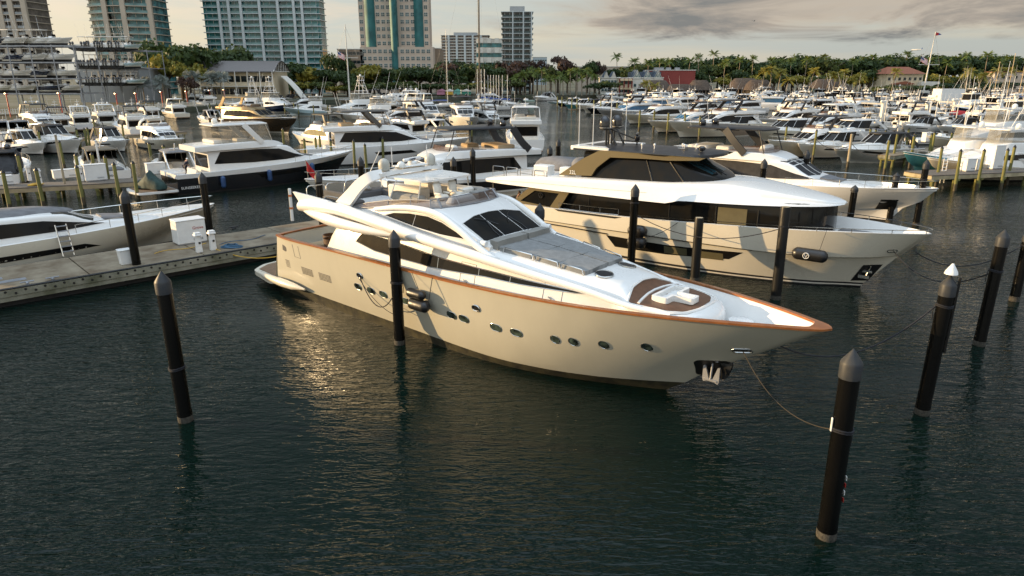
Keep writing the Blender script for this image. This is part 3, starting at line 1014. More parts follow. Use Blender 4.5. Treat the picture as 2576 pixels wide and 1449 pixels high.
    for s in (-1, 1):
        rl = MB(); rl.tube(smooth_path([(-22.3, s * 2.55, 5.3), (-22.1, s * 2.55, 5.62), (-20.9, s * 2.5, 5.62), (-20.4, s * 2.5, 5.5)], 10), .028, 6)
        rl.build('flybridge_rail', CHROME, Y, 50)
    # cockpit furniture under the overhang
    for x, y in ((-24.2, -.8), (-23.5, -1.3), (-23.3, .2), (-24.4, .6)):
        wc = MB(); wc.lathe([(.38, 0), (.42, .5), (.46, 1.08), (.40, 1.08), (.36, .5)], (x, y, 2.12), 14)
        wc.build('wicker_chair', WICKER, Y, 40)
    tb2 = MB(); tb2.box((-23.8, -.2, 2.86), (1.5, 1.3, .06), bev=.02); tb2.box((-23.8, -.2, 2.48), (.3, .3, .72)); tb2.build('cockpit_table', TEAKDECK, Y, 30)
    so = MB(); so.box((-25.3, 0, 2.36), (.75, 3.6, .5), bev=.08); so.build('cockpit_bench', TANCUSHION, Y, 40)
    # foredeck sunpad in quilted panels, bolsters, side rails
    seg = [(-11.95, -10.45), (-10.4, -9.3), (-9.25, -8.1)]
    for i, (x0, x1) in enumerate(seg):
        for s in (-1, 1):
            w0 = np.interp(x0, [-12, -8], [1.78, 1.36]); w1 = np.interp(x1, [-12, -8], [1.78, 1.36])
            c0 = .12 * (1 if i else 1)
            poly = [(x0, s * .03), (x0 - .0, s * w0), (x1, s * w1), (x1 + .10, s * .8 * w1), (x1 + .14, s * .03)]
            poly[0] = (x0 + .13, s * .03)
            pd = MB(); patch(pd, tb, 'top', round_poly(poly, .06, 2), .35, .16, 0, .17)
            pd.build('sunpad', CUSHION, Y, 35)
    for s in (-1, 1):
        bo = MB()
        q = [on_body(tb, 'top', -12.0 - .0, s * .06, .2), on_body(tb, 'top', -12.02, s * .7, .2), on_body(tb, 'top', -12.1, s * 1.2, .2), on_body(tb, 'top', -12.18, s * 1.78, .18)]
        bo.tube(smooth_path(q, 8), 1, 4, flat=(.44, .34))
        bo.build('bolster', CUSHIONPLAIN, Y, 30)
    for s in (-1, 1):
        for x0, x1 in ((-11.7, -10.3), (-10.2, -9.2), (-9.1, -8.15)):
            w0 = np.interp(x0, [-12, -8], [1.84, 1.42]); w1 = np.interp(x1, [-12, -8], [1.84, 1.42])
            a, c = on_body(tb, 'top', x0, s * w0, .02), on_body(tb, 'top', x1, s * w1, .02)
            ra = MB(); ra.tube([a, a + Vector((.08, 0, .2)), c + Vector((-.08, 0, .2)), c], .024, 6)
            ra.build('sunpad_rail', CHROME, Y, 60)
    for y in (-.86, .86):
        hm = MB(); patch(hm, tb, 'top', ellipse(-7.62, y, .30, .30, 22), .2, .045); Ht = hm.build('deck_hatch', BLACKTRIM, Y, 40)
        hr = MB(); rim(hr, tb, 'top', ellipse(-7.62, y, .33, .33, 22), .035, .03, step=.1); hr.build('hatch_rim', CHROME, Ht, 60)
    # lowered foredeck: teak well, white lip, tender chock
    well = [(-6.15, -1.66), (-6.45, -.8), (-6.5, 0), (-6.45, .8), (-6.15, 1.66), (-4.75, 1.42), (-4.3, 1.12), (-4.08, .5), (-4.05, 0), (-4.08, -.5), (-4.3, -1.12), (-4.75, -1.42)]
    wl = MB(); patch(wl, tb, 'top', round_poly(well, .12), .25, .014); wl.build('foredeck_planking', TEAK, Y, 40)
    lp = MB(); rim(lp, tb, 'top', round_poly([(p[0] + (.0 if p[0] < -5.5 else .12), p[1] * 1.07) for p in well], .15), .055, .02, step=.12); lp.build('coaming_lip', WHITE, Y, 70)
    rb = MB(); rim(rb, tb, 'top', [(-5.80, -1.56), (-5.95, -.6), (-5.98, 0), (-5.95, .6), (-5.80, 1.56)], .06, .02, closed=False, step=.2); rb.build('well_step', WHITE, Y, 50)
    z0 = 3.60
    L_ = [(-5.62, -1.0), (-5.62, .82), (-4.98, .82), (-4.98, .1), (-4.3, .1), (-4.3, -.5), (-5.0, -.5), (-5.0, -1.0)]
    tb3 = MB()
    o2 = round_poly(L_, .1, 3)
    cx, cy = -5.1, -.2
    i2 = round_poly([(-5.5, -.88), (-5.5, .70), (-5.1, .70), (-5.1, -.02), (-4.42, -.02), (-4.42, -.38), (-5.12, -.38), (-5.12, -.88)], .06, 3)
    n_ = len(o2)
    ids = tb3.grid([[(p[0], p[1], z0 + .0) for p in o2], [(p[0], p[1], z0 + .2) for p in o2], [(p[0], p[1], z0 + .2) for p in i2], [(p[0], p[1], z0 + .04) for p in i2]], close_v=True)
    tb3.face(ids[-1])
    tb3.build('tender_chock', WHITEPLASTIC, Y, 40)
    # foredeck steps, windlasses
    for (x, y, z, r) in ((-2.95, .55, 3.05, .42), (-2.45, .35, 2.86, .42)):
        stp = MB(); stp.lathe([(r * .7, -.35), (r * .7, -.02), (r, 0), (r, .05), (r * .9, .07)], (x, y, z), 16)
        stp.build('deck_step', WHITE, Y, 40)
    for x, y in ((-2.55, -.35), (-2.1, -.12)):
        wd = MB(); wd.lathe([(.2, 0), (.2, .06), (.12, .1), (.10, .28), (.15, .32), (.15, .38), (.08, .46)], (x, y, 2.62), 14); wd.build('windlass', CHROME, Y, 50)
    # hull openings
    def oval(mode, x, z, w, h, rot=0, kind='porthole'):
        q = stadium(x, z, w, h, 8, rot)
        g = MB(); patch(g, hb, mode, q, .1, .012, 0, .02); G = g.build(kind, PORTGLASS, Y, 60)
        e = MB(); rim(e, hb, mode, stadium(x, z, w + .03, h + .03, 8, rot), .013, .012, step=.06); e.build('porthole_rim', CHROME, G, 70)
    PORTGLASS = mat('porthole_glass', (0.06, 0.085, 0.07), 0.06, var=0.5, vscale=2.5)
    for mode in ('side', 'far'):
        for x in (-19.5, -18.55, -17.7, -16.2, -15.5, -13.45, -12.78, -11.15, -10.2):
            oval(mode, x, 1.80, .50, .28, -.04)
        for x, z in ((-8.56, 1.88), (-7.85, 1.92), (-6.75, 2.0), (-5.3, 2.16)):
            oval(mode, x, z, .33, .32)
        for x, z in ((-19.15, 2.42), (-12.0, 2.45)):
            f = MB(); rim(f, hb, mode, stadium(x, z, .36, .24, 8), .035, .015, step=.06); F1 = f.build('fairlead', CHROME, Y, 70)
            g = MB(); patch(g, hb, mode, stadium(x, z, .3, .18, 8), .1, .008); g.build('fairlead_opening', BLACKTRIM, F1, 60)
        f = MB(); rim(f, hb, mode, stadium(-2.45, 2.42, .55, .17, 8, .08), .03, .015, step=.06); F1 = f.build('fairlead', CHROME, Y, 70)
        g = MB(); patch(g, hb, mode, stadium(-2.45, 2.42, .5, .12, 8, .08), .1, .01); g.build('fairlead_opening', BLACKTRIM, F1, 60)
        g = MB()
        for x0 in (-23.7, -22.15):
            for k in range(6):
                rim(g, hb, mode, [(x0 - .48, 1.55 + k * .066), (x0 + .48, 1.55 + k * .066)], .018, .012, closed=False)
        for k in range(6): rim(g, hb, mode, [(-25.75, 1.62 + k * .07), (-25.35, 1.62 + k * .07)], .018, .012, closed=False)
        g.build('air_grille', DARKCUSHION, Y, 50)
        g = MB(); patch(g, hb, mode, stadium(-25.75, 2.62, .75, .3, 6, -.1), .2, .015); g.build('stern_light_panel', DARKCUSHION, Y, 50)
        d = MB(); rim(d, hb, mode, [(-24.6, 2.35), (-24.05, 2.35), (-24.05, 3.0)], .008, .006, closed=False); rim(d, hb, mode, [(-24.6, 3.0), (-24.6, 2.35)], .008, .006, closed=False); d.build('bulwark_gate', DARKCUSHION, Y, 40)
        # anchor in its pocket
        pk = [(-4.12, .98), (-4.05, 1.62), (-3.9, 1.74), (-3.02, 1.80), (-2.86, 1.68), (-2.98, 1.18), (-3.15, 1.02)]
        g = MB(); patch(g, hb, mode, round_poly(pk, .08), .15, .012); G = g.build('anchor_pocket', BLACKTRIM, Y, 40)
        s = -1 if mode == 'side' else 1
        q = on_body(hb, mode, -3.5, 1.45, .05)
        a = MB(); y = q.y + s * .06
        a.tube([(-3.5, y + s * .02, 1.72), (-3.5, y + s * .1, 1.02)], .035, 6); a.box((-3.5, y + s * .08, 1.0), (.5, .09, .1), bev=.02)
        for e in (-1, 1):
            a.prism([(-3.5 + e * .05, .98), (-3.5 + e * .26, .9), (-3.5 + e * .30, 1.0), (-3.5 + e * .30, 1.52), (-3.5 + e * .22, 1.5)], y + s * .02, y + s * .1, 'Y')
        a.box((-3.5, y + s * .05, 1.74), (.42, .1, .1), bev=.02)
        a.build('anchor', GALV, Y, 40)
    # two trumpet-shaped searchlights beside the windscreen
    for s in (-1, 1):
        l = MB(); l.lathe([(.06, -.26), (.12, -.2), (.135, .2), (.11, .24), (.05, .22)], (-12.45, s * 2.2, 4.78), 14, axis='X'); l.tube([(-12.45, s * 2.2, 4.42), (-12.45, s * 2.2, 4.7)], .04, 6); l.build('searchlight', WHITEPLASTIC, Y, 50)
    return Y, hb


YACHT, YACHT_BVH = main_yacht()

# ------------------------------------------------------------------ quays, piers, piles
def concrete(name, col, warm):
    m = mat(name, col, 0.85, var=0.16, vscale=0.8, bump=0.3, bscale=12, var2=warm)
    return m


CONC = concrete('dock_concrete', (0.215, 0.18, 0.125), (0.115, 0.082, 0.048))
CONCSIDE = concrete('stained_concrete', (0.24, 0.23, 0.18), (0.10, 0.10, 0.06))
PIERWOOD = planks('pier_boards', (0.17, 0.14, 0.11), (0.03, 0.025, 0.02), 0.16, 'X', 0.8)
PIERBEAM = mat('pier_beam', (0.34, 0.26, 0.15), 0.8, var=0.12, vscale=1.5)
PILEWOOD = mat('green_treated_pile', (0.155, 0.15, 0.042), 0.8, var=0.18, vscale=3, bump=0.5, bscale=20, stretch=(1, 1, .15))
PILEGREY = mat('weathered_pile', (0.36, 0.30, 0.2), 0.8, var=0.15, vscale=3, bump=0.5, bscale=20, stretch=(1, 1, .15))
PILETAR = mat('tarred_pile', (0.010, 0.010, 0.010), 0.42, spec=.3, var=0.3, vscale=4, bump=0.6, bscale=9, stretch=(1, 1, .2))
SLEEVE = mat('black_pile_sleeve', (0.0035, 0.0033, 0.003), 0.24, spec=.25, var=0.3, vscale=1.2, bump=0.15, bscale=6, stretch=(1, 1, .3))
PILECAP = mat('grey_pile_cap', (0.022, 0.025, 0.03), 0.5, spec=.25, var=0.25, vscale=5, var2=(.045, .045, .043))
BARNACLE = mat('barnacle_crust', (0.05, 0.045, 0.035), 0.9, var=0.3, vscale=14, bump=1.0, bscale=40)

DOCK_DIR = 43.4
DD = Vector((math.cos(R(DOCK_DIR)), math.sin(R(DOCK_DIR)), 0))
DN = Vector((-DD.y, DD.x, 0))


def main_dock():
    """floating concrete quay at the yachts' sterns: slabs with a drilled waler along the near edge"""
    A = at_z(0, 732, .9); A.z = 0
    D = thing('concrete_dock', 'long concrete floating dock with a drilled timber waler, behind the foreground yacht', 'dock', A, R(DOCK_DIR))
    Wd = 5.2
    L0, L1 = -26.0, 82.0
    t = MB()
    x = L0
    k = 0
    while x < L1:
        t.box((x + 2.98, Wd / 2, .66), (5.94, Wd - .02, .5), bev=.02); x += 6.0
    t.build('deck_slab', CONC, D, 30)
    f = MB(); f.box(((L0 + L1) / 2, Wd / 2, .12), (L1 - L0 - .4, Wd - .5, .9)); f.build('float_tank', ANTIFOUL, D, 30)
    w = MB(); w.box(((L0 + L1) / 2, -.06, .72), (L1 - L0, .12, .34)); w.box(((L0 + L1) / 2, -.04, .42), (L1 - L0, .1, .22))
    for i in range(150):
        w.lathe([(.062, -.01), (.062, .004)], (-12 + i * .42, -.123, .74 + (.07 if i % 2 else -.05)), 8, axis='Y', m=1)
    w.build('waler', [CONCSIDE, BLACKTRIM], D, 30)
    b = MB(); b.tube([(L0, -.06, .95), (L1, -.06, .95)], .055, 6); b.build('rubbing_strip', BLACKTRIM, D, 40)
    g = MB()
    for x0, y0 in ((-.2, 2.6), (.7, 1.7)):
        g.box((x0, y0, .915), (1.3, .5, .02))
    g.build('access_plate', GALV, D, 30)
    for x0 in (1.2, 2.3):
        c = MB(); c.box((x0, .35, .97), (.14, .16, .16), bev=.03); c.tube([(x0 - .3, .35, 1.06), (x0 + .3, .35, 1.06)], .04, 6)
        c.build('cleat', GALV, D, 40)
    return D


DOCK = main_dock()
dk_m = DOCK.matrix_basis.copy()


def on_dock(px, py, z=.91):
    p = at_z(px, py, z)
    return p


def sleeve_pile(r=.23, h=5.15, cap='cone'):
    """returns part meshes shared by all black sleeved piles"""
    a = MB(); a.lathe([(r, -1.0), (r, h - .55)], n=20); a.lathe([(r * 1.02, .02), (r * 1.05, .1), (r * 1.03, .34)], n=20, cap=False)
    c = MB(); c.lathe([(r * 1.08, h - .72), (r * 1.08, h - .36), (r * .98, h - .30), (.015, h)], n=20)
    b = MB(); b.lathe([(r * 1.03, .0), (r * 1.06, .08), (r * 1.05, .20), (r * 1.01, .27)], n=20, cap=False)
    return a.mesh('sleeve', SLEEVE), c.mesh('cap', PILECAP), b.mesh('barnacles', BARNACLE)


SL = sleeve_pile()


def mesh_obj(name, me, parent):
    o = bpy.data.objects.new(name, me)
    link(o); o.parent = parent
    return o


def black_pile(label, base, height=5.1, capped=True, tie=True, r=1.0):
    t = thing('mooring_pile', label, 'pile', (base.x, base.y, 0), random.uniform(0, 6), 'black sleeved mooring piles round the berths')
    t.rotation_euler.x, t.rotation_euler.y = random.uniform(-.012, .012), random.uniform(-.012, .012)
    k = height / 5.15
    if capped:
        for nme, me in zip(('sleeve', 'cap', 'barnacle_band'), SL):
            o = mesh_obj(nme, me, t)
            o.scale = (r, r, k if nme != 'barnacle_band' else 1)
    else:
        m = MB(); m.lathe([(.25, -1), (.255, 1.2), (.245, 2.6), (.25, height - .06), (.235, height)], n=18)
        m.build('tarred_shaft', PILETAR, t, 40)
        m = MB(); m.lathe([(.2, height + .002), (.2, height + .006)], n=16); m.build('sawn_top', PILEGREY, t, 30)
        m = MB(); m.lathe([(.26, 0), (.268, .08), (.262, .22)], n=18, cap=False); m.build('barnacle_band', BARNACLE, t, 40)
    if tie:
        m = MB()
        z = tie if tie is not True else height * .55
        for q in range(2):
            m.tube([(.25 * r * math.cos(a), .25 * r * math.sin(a), z + .05 * q + .02 * math.sin(a * 2)) for a in np.linspace(0, 2 * math.pi, 13)], .022, 5)
        m.tube([(.25 * r, 0, z), (.29 * r, .03, z - .25), (.27 * r, .02, z - .5)], .014, 4)
        m.build('rope_turn', ROPE, t, 40)
    return t


# (picture bearing of the top, of the foot or None, label, capped, tie height)
PILES = [
    ((410, 682), (466, 1058), 'black mooring pile alone in open water left of the foreground yacht', 1, 1.9),
    ((992, 578), (1005, 865), 'black mooring pile standing against the middle of the foreground yacht', 1, 2.75),
    ((2155, 878), (2077, 1350), 'tall black mooring pile nearest the camera, in front of the yacht bow', 1, 3.0),
    ((2388, 690), (2318, 1040), 'black mooring pile with a white bird cone on its cap', 1, 3.9),
    ((2526, 577), (2462, 868), 'black mooring pile behind the white-coned pile, rope looped at mid height', 1, 3.3),
    ((2590, 590), (2550, 757), 'black mooring pile cut by the frame edge beyond the white-coned pile', 1, 2.9),
    ((313, 478), None, 'black mooring pile through the dock beside the small white bin', 1, 0),
    ((508, 433), None, 'black mooring pile behind the large white power cabinet', 1, 0),
    ((801, 430), None, 'black mooring pile behind the stern flybridge rail of the foreground yacht', 1, 0),
    ((905, 394), None, 'black mooring pile between the red-flagged bow and the grey satellite dome', 1, 0),
    ((1140, 394), None, 'black mooring pile just left of a taller one, before the dark-windowed yacht', 1, 0),
    ((1190, 372), None, 'taller black mooring pile before the dark-windowed yacht amidships', 1, 0),
    ((1357, 511), None, 'short-looking black pile rising behind the foreground yacht windscreen', 1, 0),
    ((1598, 463), None, 'black mooring pile with twin black fenders at the explorer yacht side', 1, 4.0),
    ((1756, 594), (1748, 706), 'flat-topped tarred pile between the foreground and explorer yachts', 0, 0),
    ((1975, 520), (1955, 752), 'tall flat-topped tarred pile at the explorer yacht fore shoulder', 0, 3.8),
    ((2147, 465), (2136, 590), 'rope-wrapped black pile before the bow rail of the white yacht', 1, 3.2),
    ((2257, 434), (2236, 560), 'leaning black pile beside the hull opening of the rear white yacht', 1, 3.6),
    ((2330, 401), (2307, 566), 'black pile just beyond the rear white yacht bow tip', 1, 3.5),
    ((2033, 377), None, 'black pile with pale blue-grey cone near the grey boxy bow', 1, 0),
    ((1923, 399), None, 'black pile rising behind the explorer yacht foredeck roof', 1, 0),
    ((1405, 349), None, 'black pile in the open channel behind the covered flybridge seats', 1, 0),
    ((1385, 366), None, 'lower black pile in the channel beside a thin dark post', 1, 0),
]
for top, foot, lab, capped, tie in PILES:
    if foot:
        b = at_z(foot[0], foot[1], 0)
        q = at_y(top[0], top[1], b.y)
        b.x = (b.x + q.x) / 2
        h = q.z
    else:
        q = at_z(top[0], top[1], 5.1); b = q; h = 5.1
    black_pile(lab, b, max(3.6, min(h, 5.6)), bool(capped), tie)
# the white bird cone
o = [c for c in bpy.data.objects if c.get('label', '').startswith('black mooring pile with a white bird')][0]
m = MB(); m.lathe([(.20, 4.98), (.17, 5.08), (.03, 5.32)], n=14); m.build('bird_cone', WHITEPLASTIC, o, 40)
m = MB(); m.box((-.27, -.05, 3.6), (.07, .14, 2.6), bev=.01); m.build('timber_batten', PILETAR, o, 30)
o = [c for c in bpy.data.objects if c.get('label', '').startswith('tall black mooring pile nearest')][0]
o.rotation_euler.z = 0
m = MB(); m.box((-.27, -.02, 3.15), (.03, .06, .36), bev=.01); m.build('batten', WHITEPLASTIC, o, 30)
m = MB()
for k in range(4): m.box((.215, -.10, 1.75 - .2 * k), (.012, .10, .11), m=k % 2)
m.build('warning_sticker', [WHITEPLASTIC, REDPAINT], o, 30)


def wood_pile(label, p, h, grp, r=.15, m_=None, cap=True):
    t = thing('timber_pile', label, 'pile', (p.x, p.y, 0), random.uniform(0, 6), grp)
    key = ('wp', r, h, m_.name if m_ else '')
    if key not in KIDS:
        a = MB(); a.lathe([(r * 1.05, -1), (r, h * .5), (r * .96, h)], n=10)
        c = MB(); c.lathe([(r * 1.12, h), (r * 1.1, h + .05), (.02, h + .28)], n=10)
        w = MB(); w.lathe([(r * 1.07, 0), (r * 1.09, .3), (r * 1.04, .7)], n=10, cap=False)
        KIDS[key] = (a.mesh('shaft', m_ or PILEWOOD), c.mesh('cap', BLACKTRIM), w.mesh('tide_band', mat('wet_pile_band', (0.055, 0.042, 0.02), .6, var=.3)))
    s_, c_, w_ = KIDS[key]
    mesh_obj('shaft', s_, t); mesh_obj('tide_band', w_, t)
    if cap: mesh_obj('cap', c_, t)
    t.rotation_euler = (random.uniform(-.02, .02), random.uniform(-.02, .02), random.uniform(0, 6))
    return t


RP = [(1979, 316), (2054, 326), (2238, 349), (2257, 334), (2287, 321), (2304, 334), (2301, 339), (2347, 335), (2353, 331), (2396, 331), (2433, 349), (2372, 369), (2421, 376), (2477, 375), (2539, 374), (2553, 366), (2192, 322), (2204, 324), (2120, 318), (2229, 326)]
RP.sort()
for i, (x, y) in enumerate(RP):
    wood_pile('yellow-green timber pile with black cap, %s from the left around the sunlit pier' % ordw(i), at_z(x, y, 4.1), 3.9, 'timber piles around the sunlit pier on the right')
wood_pile('pale bare timber pile standing in the water before the grey boxy bow', at_z(2144, 335, 4.2), 4.1, 'timber piles around the sunlit pier on the right', .16, PILEGREY, False)
LP = [(92, 426), (194, 419), (287, 412), (332, 409), (232, 387), (262, 394), (44, 389), (20, 380), (62, 321), (95, 329), (150, 356), (189, 389), (212, 324), (218, 322), (306, 314), (355, 315), (410, 366), (375, 360), (235, 301), (192, 324), (527, 260), (545, 260), (612, 276), (635, 276), (5, 432)]
LP.sort()
for i, (x, y) in enumerate(LP):
    wood_pile('mossy timber pile, %s from the left among the left-hand berths' % ordw(i), at_z(x, y, 3.4), 3.3, 'mossy timber piles among the left-hand berths', .16)
MP = [(683, 285), (710, 324), (765, 351), (794, 347), (803, 344), (832, 353), (888, 354), (926, 331), (961, 347), (958, 274), (909, 274), (788, 265), (824, 265), (749, 262), (715, 259), (739, 259), (919, 364), (1186, 304), (1115, 291)]
MP.sort()
for i, (x, y) in enumerate(MP):
    wood_pile('dull timber pile, %s from the left in the middle basin berths' % ordw(i), at_z(x, y, 3.4), 3.3, 'timber piles of the middle basin', .16)
FP = [(1403, 241), (1414, 242), (1427, 242), (1439, 245), (1452, 246), (1481, 244), (1495, 250), (1512, 251), (1553, 257), (1577, 257), (1610, 277), (1647, 277), (1682, 282), (1725, 286), (1763, 291)]
for i, (x, y) in enumerate(FP):
    wood_pile('thin capped pile, %s from the left along the channel row of bows' % ordw(i), at_z(x, y, 4.2), 4.0, 'capped piles along the channel row of bows', .2)


def pier(label, a, b, w, z=1.2, n=9, mats=(None, None), name='timber_pier'):
    d = (b - a); L = Vector((d.x, d.y)).length
    T = thing(name, label, 'pier', (a.x, a.y, 0), math.atan2(d.y, d.x))
    t = MB(); t.box((L / 2, w / 2, z - .06), (L, w, .1)); t.build('boarding', mats[0] or PIERWOOD, T, 30)
    t = MB(); t.box((L / 2, .1, z - .3), (L, .22, .36)); t.box((L / 2, w - .1, z - .3), (L, .22, .36)); t.box((.1, w / 2, z - .3), (.22, w, .36))
    t.build('edge_beam', mats[1] or PIERBEAM, T, 30)
    for i in range(n):
        x = .5 + (L - 1) * i / max(n - 1, 1)
        t = MB()
        for y in (.3, w - .3): t.lathe([(.16, -1.2), (.16, z - .45)], (x, y, 0), 8)
        t.box((x, w / 2, z - .58), (.3, w, .22))
        t.build('pile_bent', PILEWOOD, T, 40)
    return T


pa, pb = at_z(-260, 488, 1.2), at_z(352, 456, 1.2)
pier('long timber pier with orange cable, in front of the canvas-covered boat', pa, pb, 3.0, 1.2, 12)
pa, pb = at_z(150, 352, 1.2), at_z(470, 331, 1.2)
pier('second timber pier behind the brown-topped express cruiser', pa, pb, 2.6, 1.2, 9)
pa = at_z(2345, 441, 1.5)
pier('sunlit concrete-ended pier with white cabinets at right', pa, pa + Vector((38, 9.5, 0)), 3.6, 1.5, 14, (PIERWOOD, concrete('sunlit_concrete', (.40, .34, .22), (.24, .20, .12))))  # lighter, warmer concrete with the sunlight put into its colour
pa = at_z(2250, 392, 1.5)
pier('short finger pier with a metal ladder beside the grey boxy bow', pa, pa + Vector((20, 16, 0)), 2.0, 1.5, 8, (CONC, CONCSIDE))


# dock furniture ---------------------------------------------------------------
def cabinet(label, p, rz, s, name='power_cabinet', cat='cabinet', grp=None):
    t = thing(name, label, cat, p, rz, grp)
    b = MB(); b.box((0, 0, s[2] / 2 + .06), s, bev=.04); b.build('housing', WHITEPLASTIC, t, 30)
    b = MB(); b.box((0, 0, .04), (s[0] * .94, s[1] * .94, .08)); b.build('plinth', GALV, t, 30)
    b = MB(); b.box((0, 0, s[2] + .08), (s[0] + .06, s[1] + .06, .06), bev=.02); b.build('lid', WHITEPLASTIC, t, 30)
    b = MB()
    for k in range(6): b.box((-.12 + .1 * k + s[0] * .12, -s[1] / 2 - .004, .3), (.05, .01, .14))
    b.build('vent', GALV, t, 30)
    return t


cb = cabinet('large white power cabinet with red script on the concrete dock', on_dock(479, 610), R(DOCK_DIR), (1.75, 1.1, 1.45))
tx = text_mb('Grove', .26, .004)
b = MB(); b.add(tx, Matrix.Translation((.05, -.56, .92)) @ Matrix.Rotation(R(90), 4, 'X')); b.build('lettering', REDPAINT, cb, 0)


def pedestal(label, p, rz, h=1.2, grp='white service pedestals on the docks'):
    t = thing('service_pedestal', label, 'pedestal', p, rz, grp)
    b = MB(); b.box((0, 0, h * .42), (.34, .3, h * .84), bev=.03, taper=.85); b.build('post', WHITEPLASTIC, t, 30)
    b = MB(); b.box((0, 0, h * .90), (.44, .4, .14), bev=.03, taper=.9); b.box((0, 0, h * .99), (.36, .32, .08), bev=.03); b.build('cap', WHITEPLASTIC, t, 30)
    b = MB(); b.box((.03, -.15, h * .5), (.12, .02, .12)); b.build('socket', BLACKTRIM, t, 30)
    return t


pedestal('white service pedestal nearest the water, by the power cabinet', on_dock(502, 635), R(DOCK_DIR))
pedestal('white service pedestal beside the coiled blue hose', on_dock(537, 629), R(DOCK_DIR))
t = thing('waste_bin', 'small white lidded bin at the foot of the dock pile', 'bin', on_dock(317, 664), R(DOCK_DIR))
b = MB(); b.box((0, 0, .4), (.55, .45, .8), bev=.03, taper=1.15); b.build('body', WHITEPLASTIC, t, 30)
b = MB(); b.box((0, 0, .83), (.68, .58, .06), bev=.02); b.build('lid', WHITEPLASTIC, t, 30)
t = thing('coiled_hose', 'coiled dark blue hose lying on the dock edge', 'hose', on_dock(583, 622), 0)
b = MB()
for k in range(7):
    b.tube([((.55 - .05 * k) * math.cos(a) * 1.2, (.4 - .03 * k) * math.sin(a), .03 + .025 * k + .02 * math.sin(3 * a + k)) for a in np.linspace(0, 2 * math.pi, 20)], .03, 5)
b.build('hose', NAVYHULL if False else mat('blue_hose', (.03, .09, .16), .5), t, 50)
t = thing('boarding_ladder', 'aluminium boarding steps leaning from the dock to the sport yacht', 'ladder', on_dock(174, 643), R(DOCK_DIR))
b = MB()
for s in (-.28, .28): b.tube([(s, 0, 0), (s, .75, 1.75)], .035, 4)
b.build('stringer', CHROME, t, 30)
b = MB()
for k in range(6): b.box((0, .1 + .125 * k, .25 + .28 * k), (.54, .16, .04))
b.build('tread', GALV, t, 30)
t = thing('mooring_cleat', 'black cleat with rope on the far dock edge', 'cleat', on_dock(588, 577), R(DOCK_DIR))
b = MB(); b.box((0, 0, .06), (.3, .2, .12), bev=.03); b.tube([(-.35, 0, .17), (.35, 0, .17)], .05, 6); b.build('horn', BLACKTRIM, t, 40)
# boxes and pedestals on the other piers
for i, (x, y, s, lab) in enumerate([(242, 454, (1.9, .9, 1.5), 'white dock box standing on the timber pier by the brown-topped cruiser'), (170, 448, (2.4, .8, .8), 'long low white dock box behind the covered boat'), (393, 438, (1.8, .9, 1.1), 'white dock box beside the green-covered jet ski'), (15, 465, (1.2, .8, .8), 'white dock box at the left end of the timber pier'),
                                   (2498, 424, (1.3, 1.0, 2.4), 'tall white two-door cabinet on the sunlit pier'), (2432, 430, (1.2, .9, 1.2), 'white cabinet with a framed panel on the sunlit pier'), (2458, 428, (.6, .6, 1.1), 'narrow white locker between cabinets on the sunlit pier'), (2330, 357, (1.2, .9, 1.3), 'white dock locker beside the timber piles near three dark outboards')]):
    cabinet(lab, at_z(x, y, 1.21 if x < 1000 else 1.51), R(DOCK_DIR if x < 1000 else 14), s, 'dock_box', 'dock box')
for i, (x, y) in enumerate([(76, 455), (103, 466), (207, 456), (262, 341), (275, 340)]):
    pedestal('white pedestal on a timber pier, %s from the left among the left berths' % ordw(i), at_z(x, y, 1.21), .7, 1.5, 'white pedestals on the left timber piers')
for i, (x, y, h) in enumerate([(163, 462, 4.6), (255, 437, 3.4)]):
    t = thing('dock_post', ['slender pale post standing on the timber pier by the long dock box', 'white stub post by the brown-topped cruiser'][i], 'post', at_z(x, y, 1.2), 0)
    b = MB(); b.box((0, 0, h / 2), (.16, .16, h), bev=.02); b.build('shaft', [PILEGREY, WHITEPLASTIC][i], t, 30)
    b = MB(); b.box((0, 0, h), (.24, .24, .12), bev=.03); b.build('cap', WHITEPLASTIC, t, 30)
# ladder on the finger pier
for i, (x, y, lab) in enumerate([(2268, 392, 'white metal ladder on the short finger pier'), (2372, 446, 'pale metal ladder on the concrete end of the sunlit pier')]):
    t = thing('pier_ladder', lab, 'ladder', at_z(x, y, .8), R(20))
    b = MB()
    for s in (-.28, .28): b.tube([(s, 0, -.6), (s, 0, 2.0)], .05, 5)
    b.build('rail', WHITEPLASTIC, t, 30)
    b = MB()
    for k in range(7): b.tube([(-.28, 0, -.4 + .36 * k), (.28, 0, -.4 + .36 * k)], .04, 4)
    b.build('rung', WHITEPLASTIC, t, 30)
# green covered jet ski on the dark-hulled yacht's platform
t = thing('jet_ski', 'jet ski under a dark green cover on the stern platform of the black-hulled yacht', 'jet ski', at_z(370, 472, .7), R(-20))
b = MB()
rows = []
for x, w, h in ((-1.9, .2, .3), (-1.5, .62, .62), (-.8, .72, .85), (-.2, .7, 1.3), (.15, .66, 1.62), (.6, .66, 1.15), (1.3, .6, .9), (1.9, .4, .62), (2.2, .1, .35)):
    rows.append([(x, w * math.cos(a) * (1 + .12 * math.sin(5 * a + 3 * x)), h * (math.sin(a) ** .8) * (1 + .05 * math.sin(9 * a + 5 * x)) if 0 < a < math.pi else 0) for a in np.linspace(0, math.pi, 13)])
ids = b.grid(rows); b.face(ids[0]); b.face(ids[-1][::-1])
b.build('cover', GREENCANVAS, t, 50)
b = MB(); b.box((0, 0, -.06), (3.4, 1.0, .14), bev=.05); b.build('hull', BLACKTRIM, t, 30)

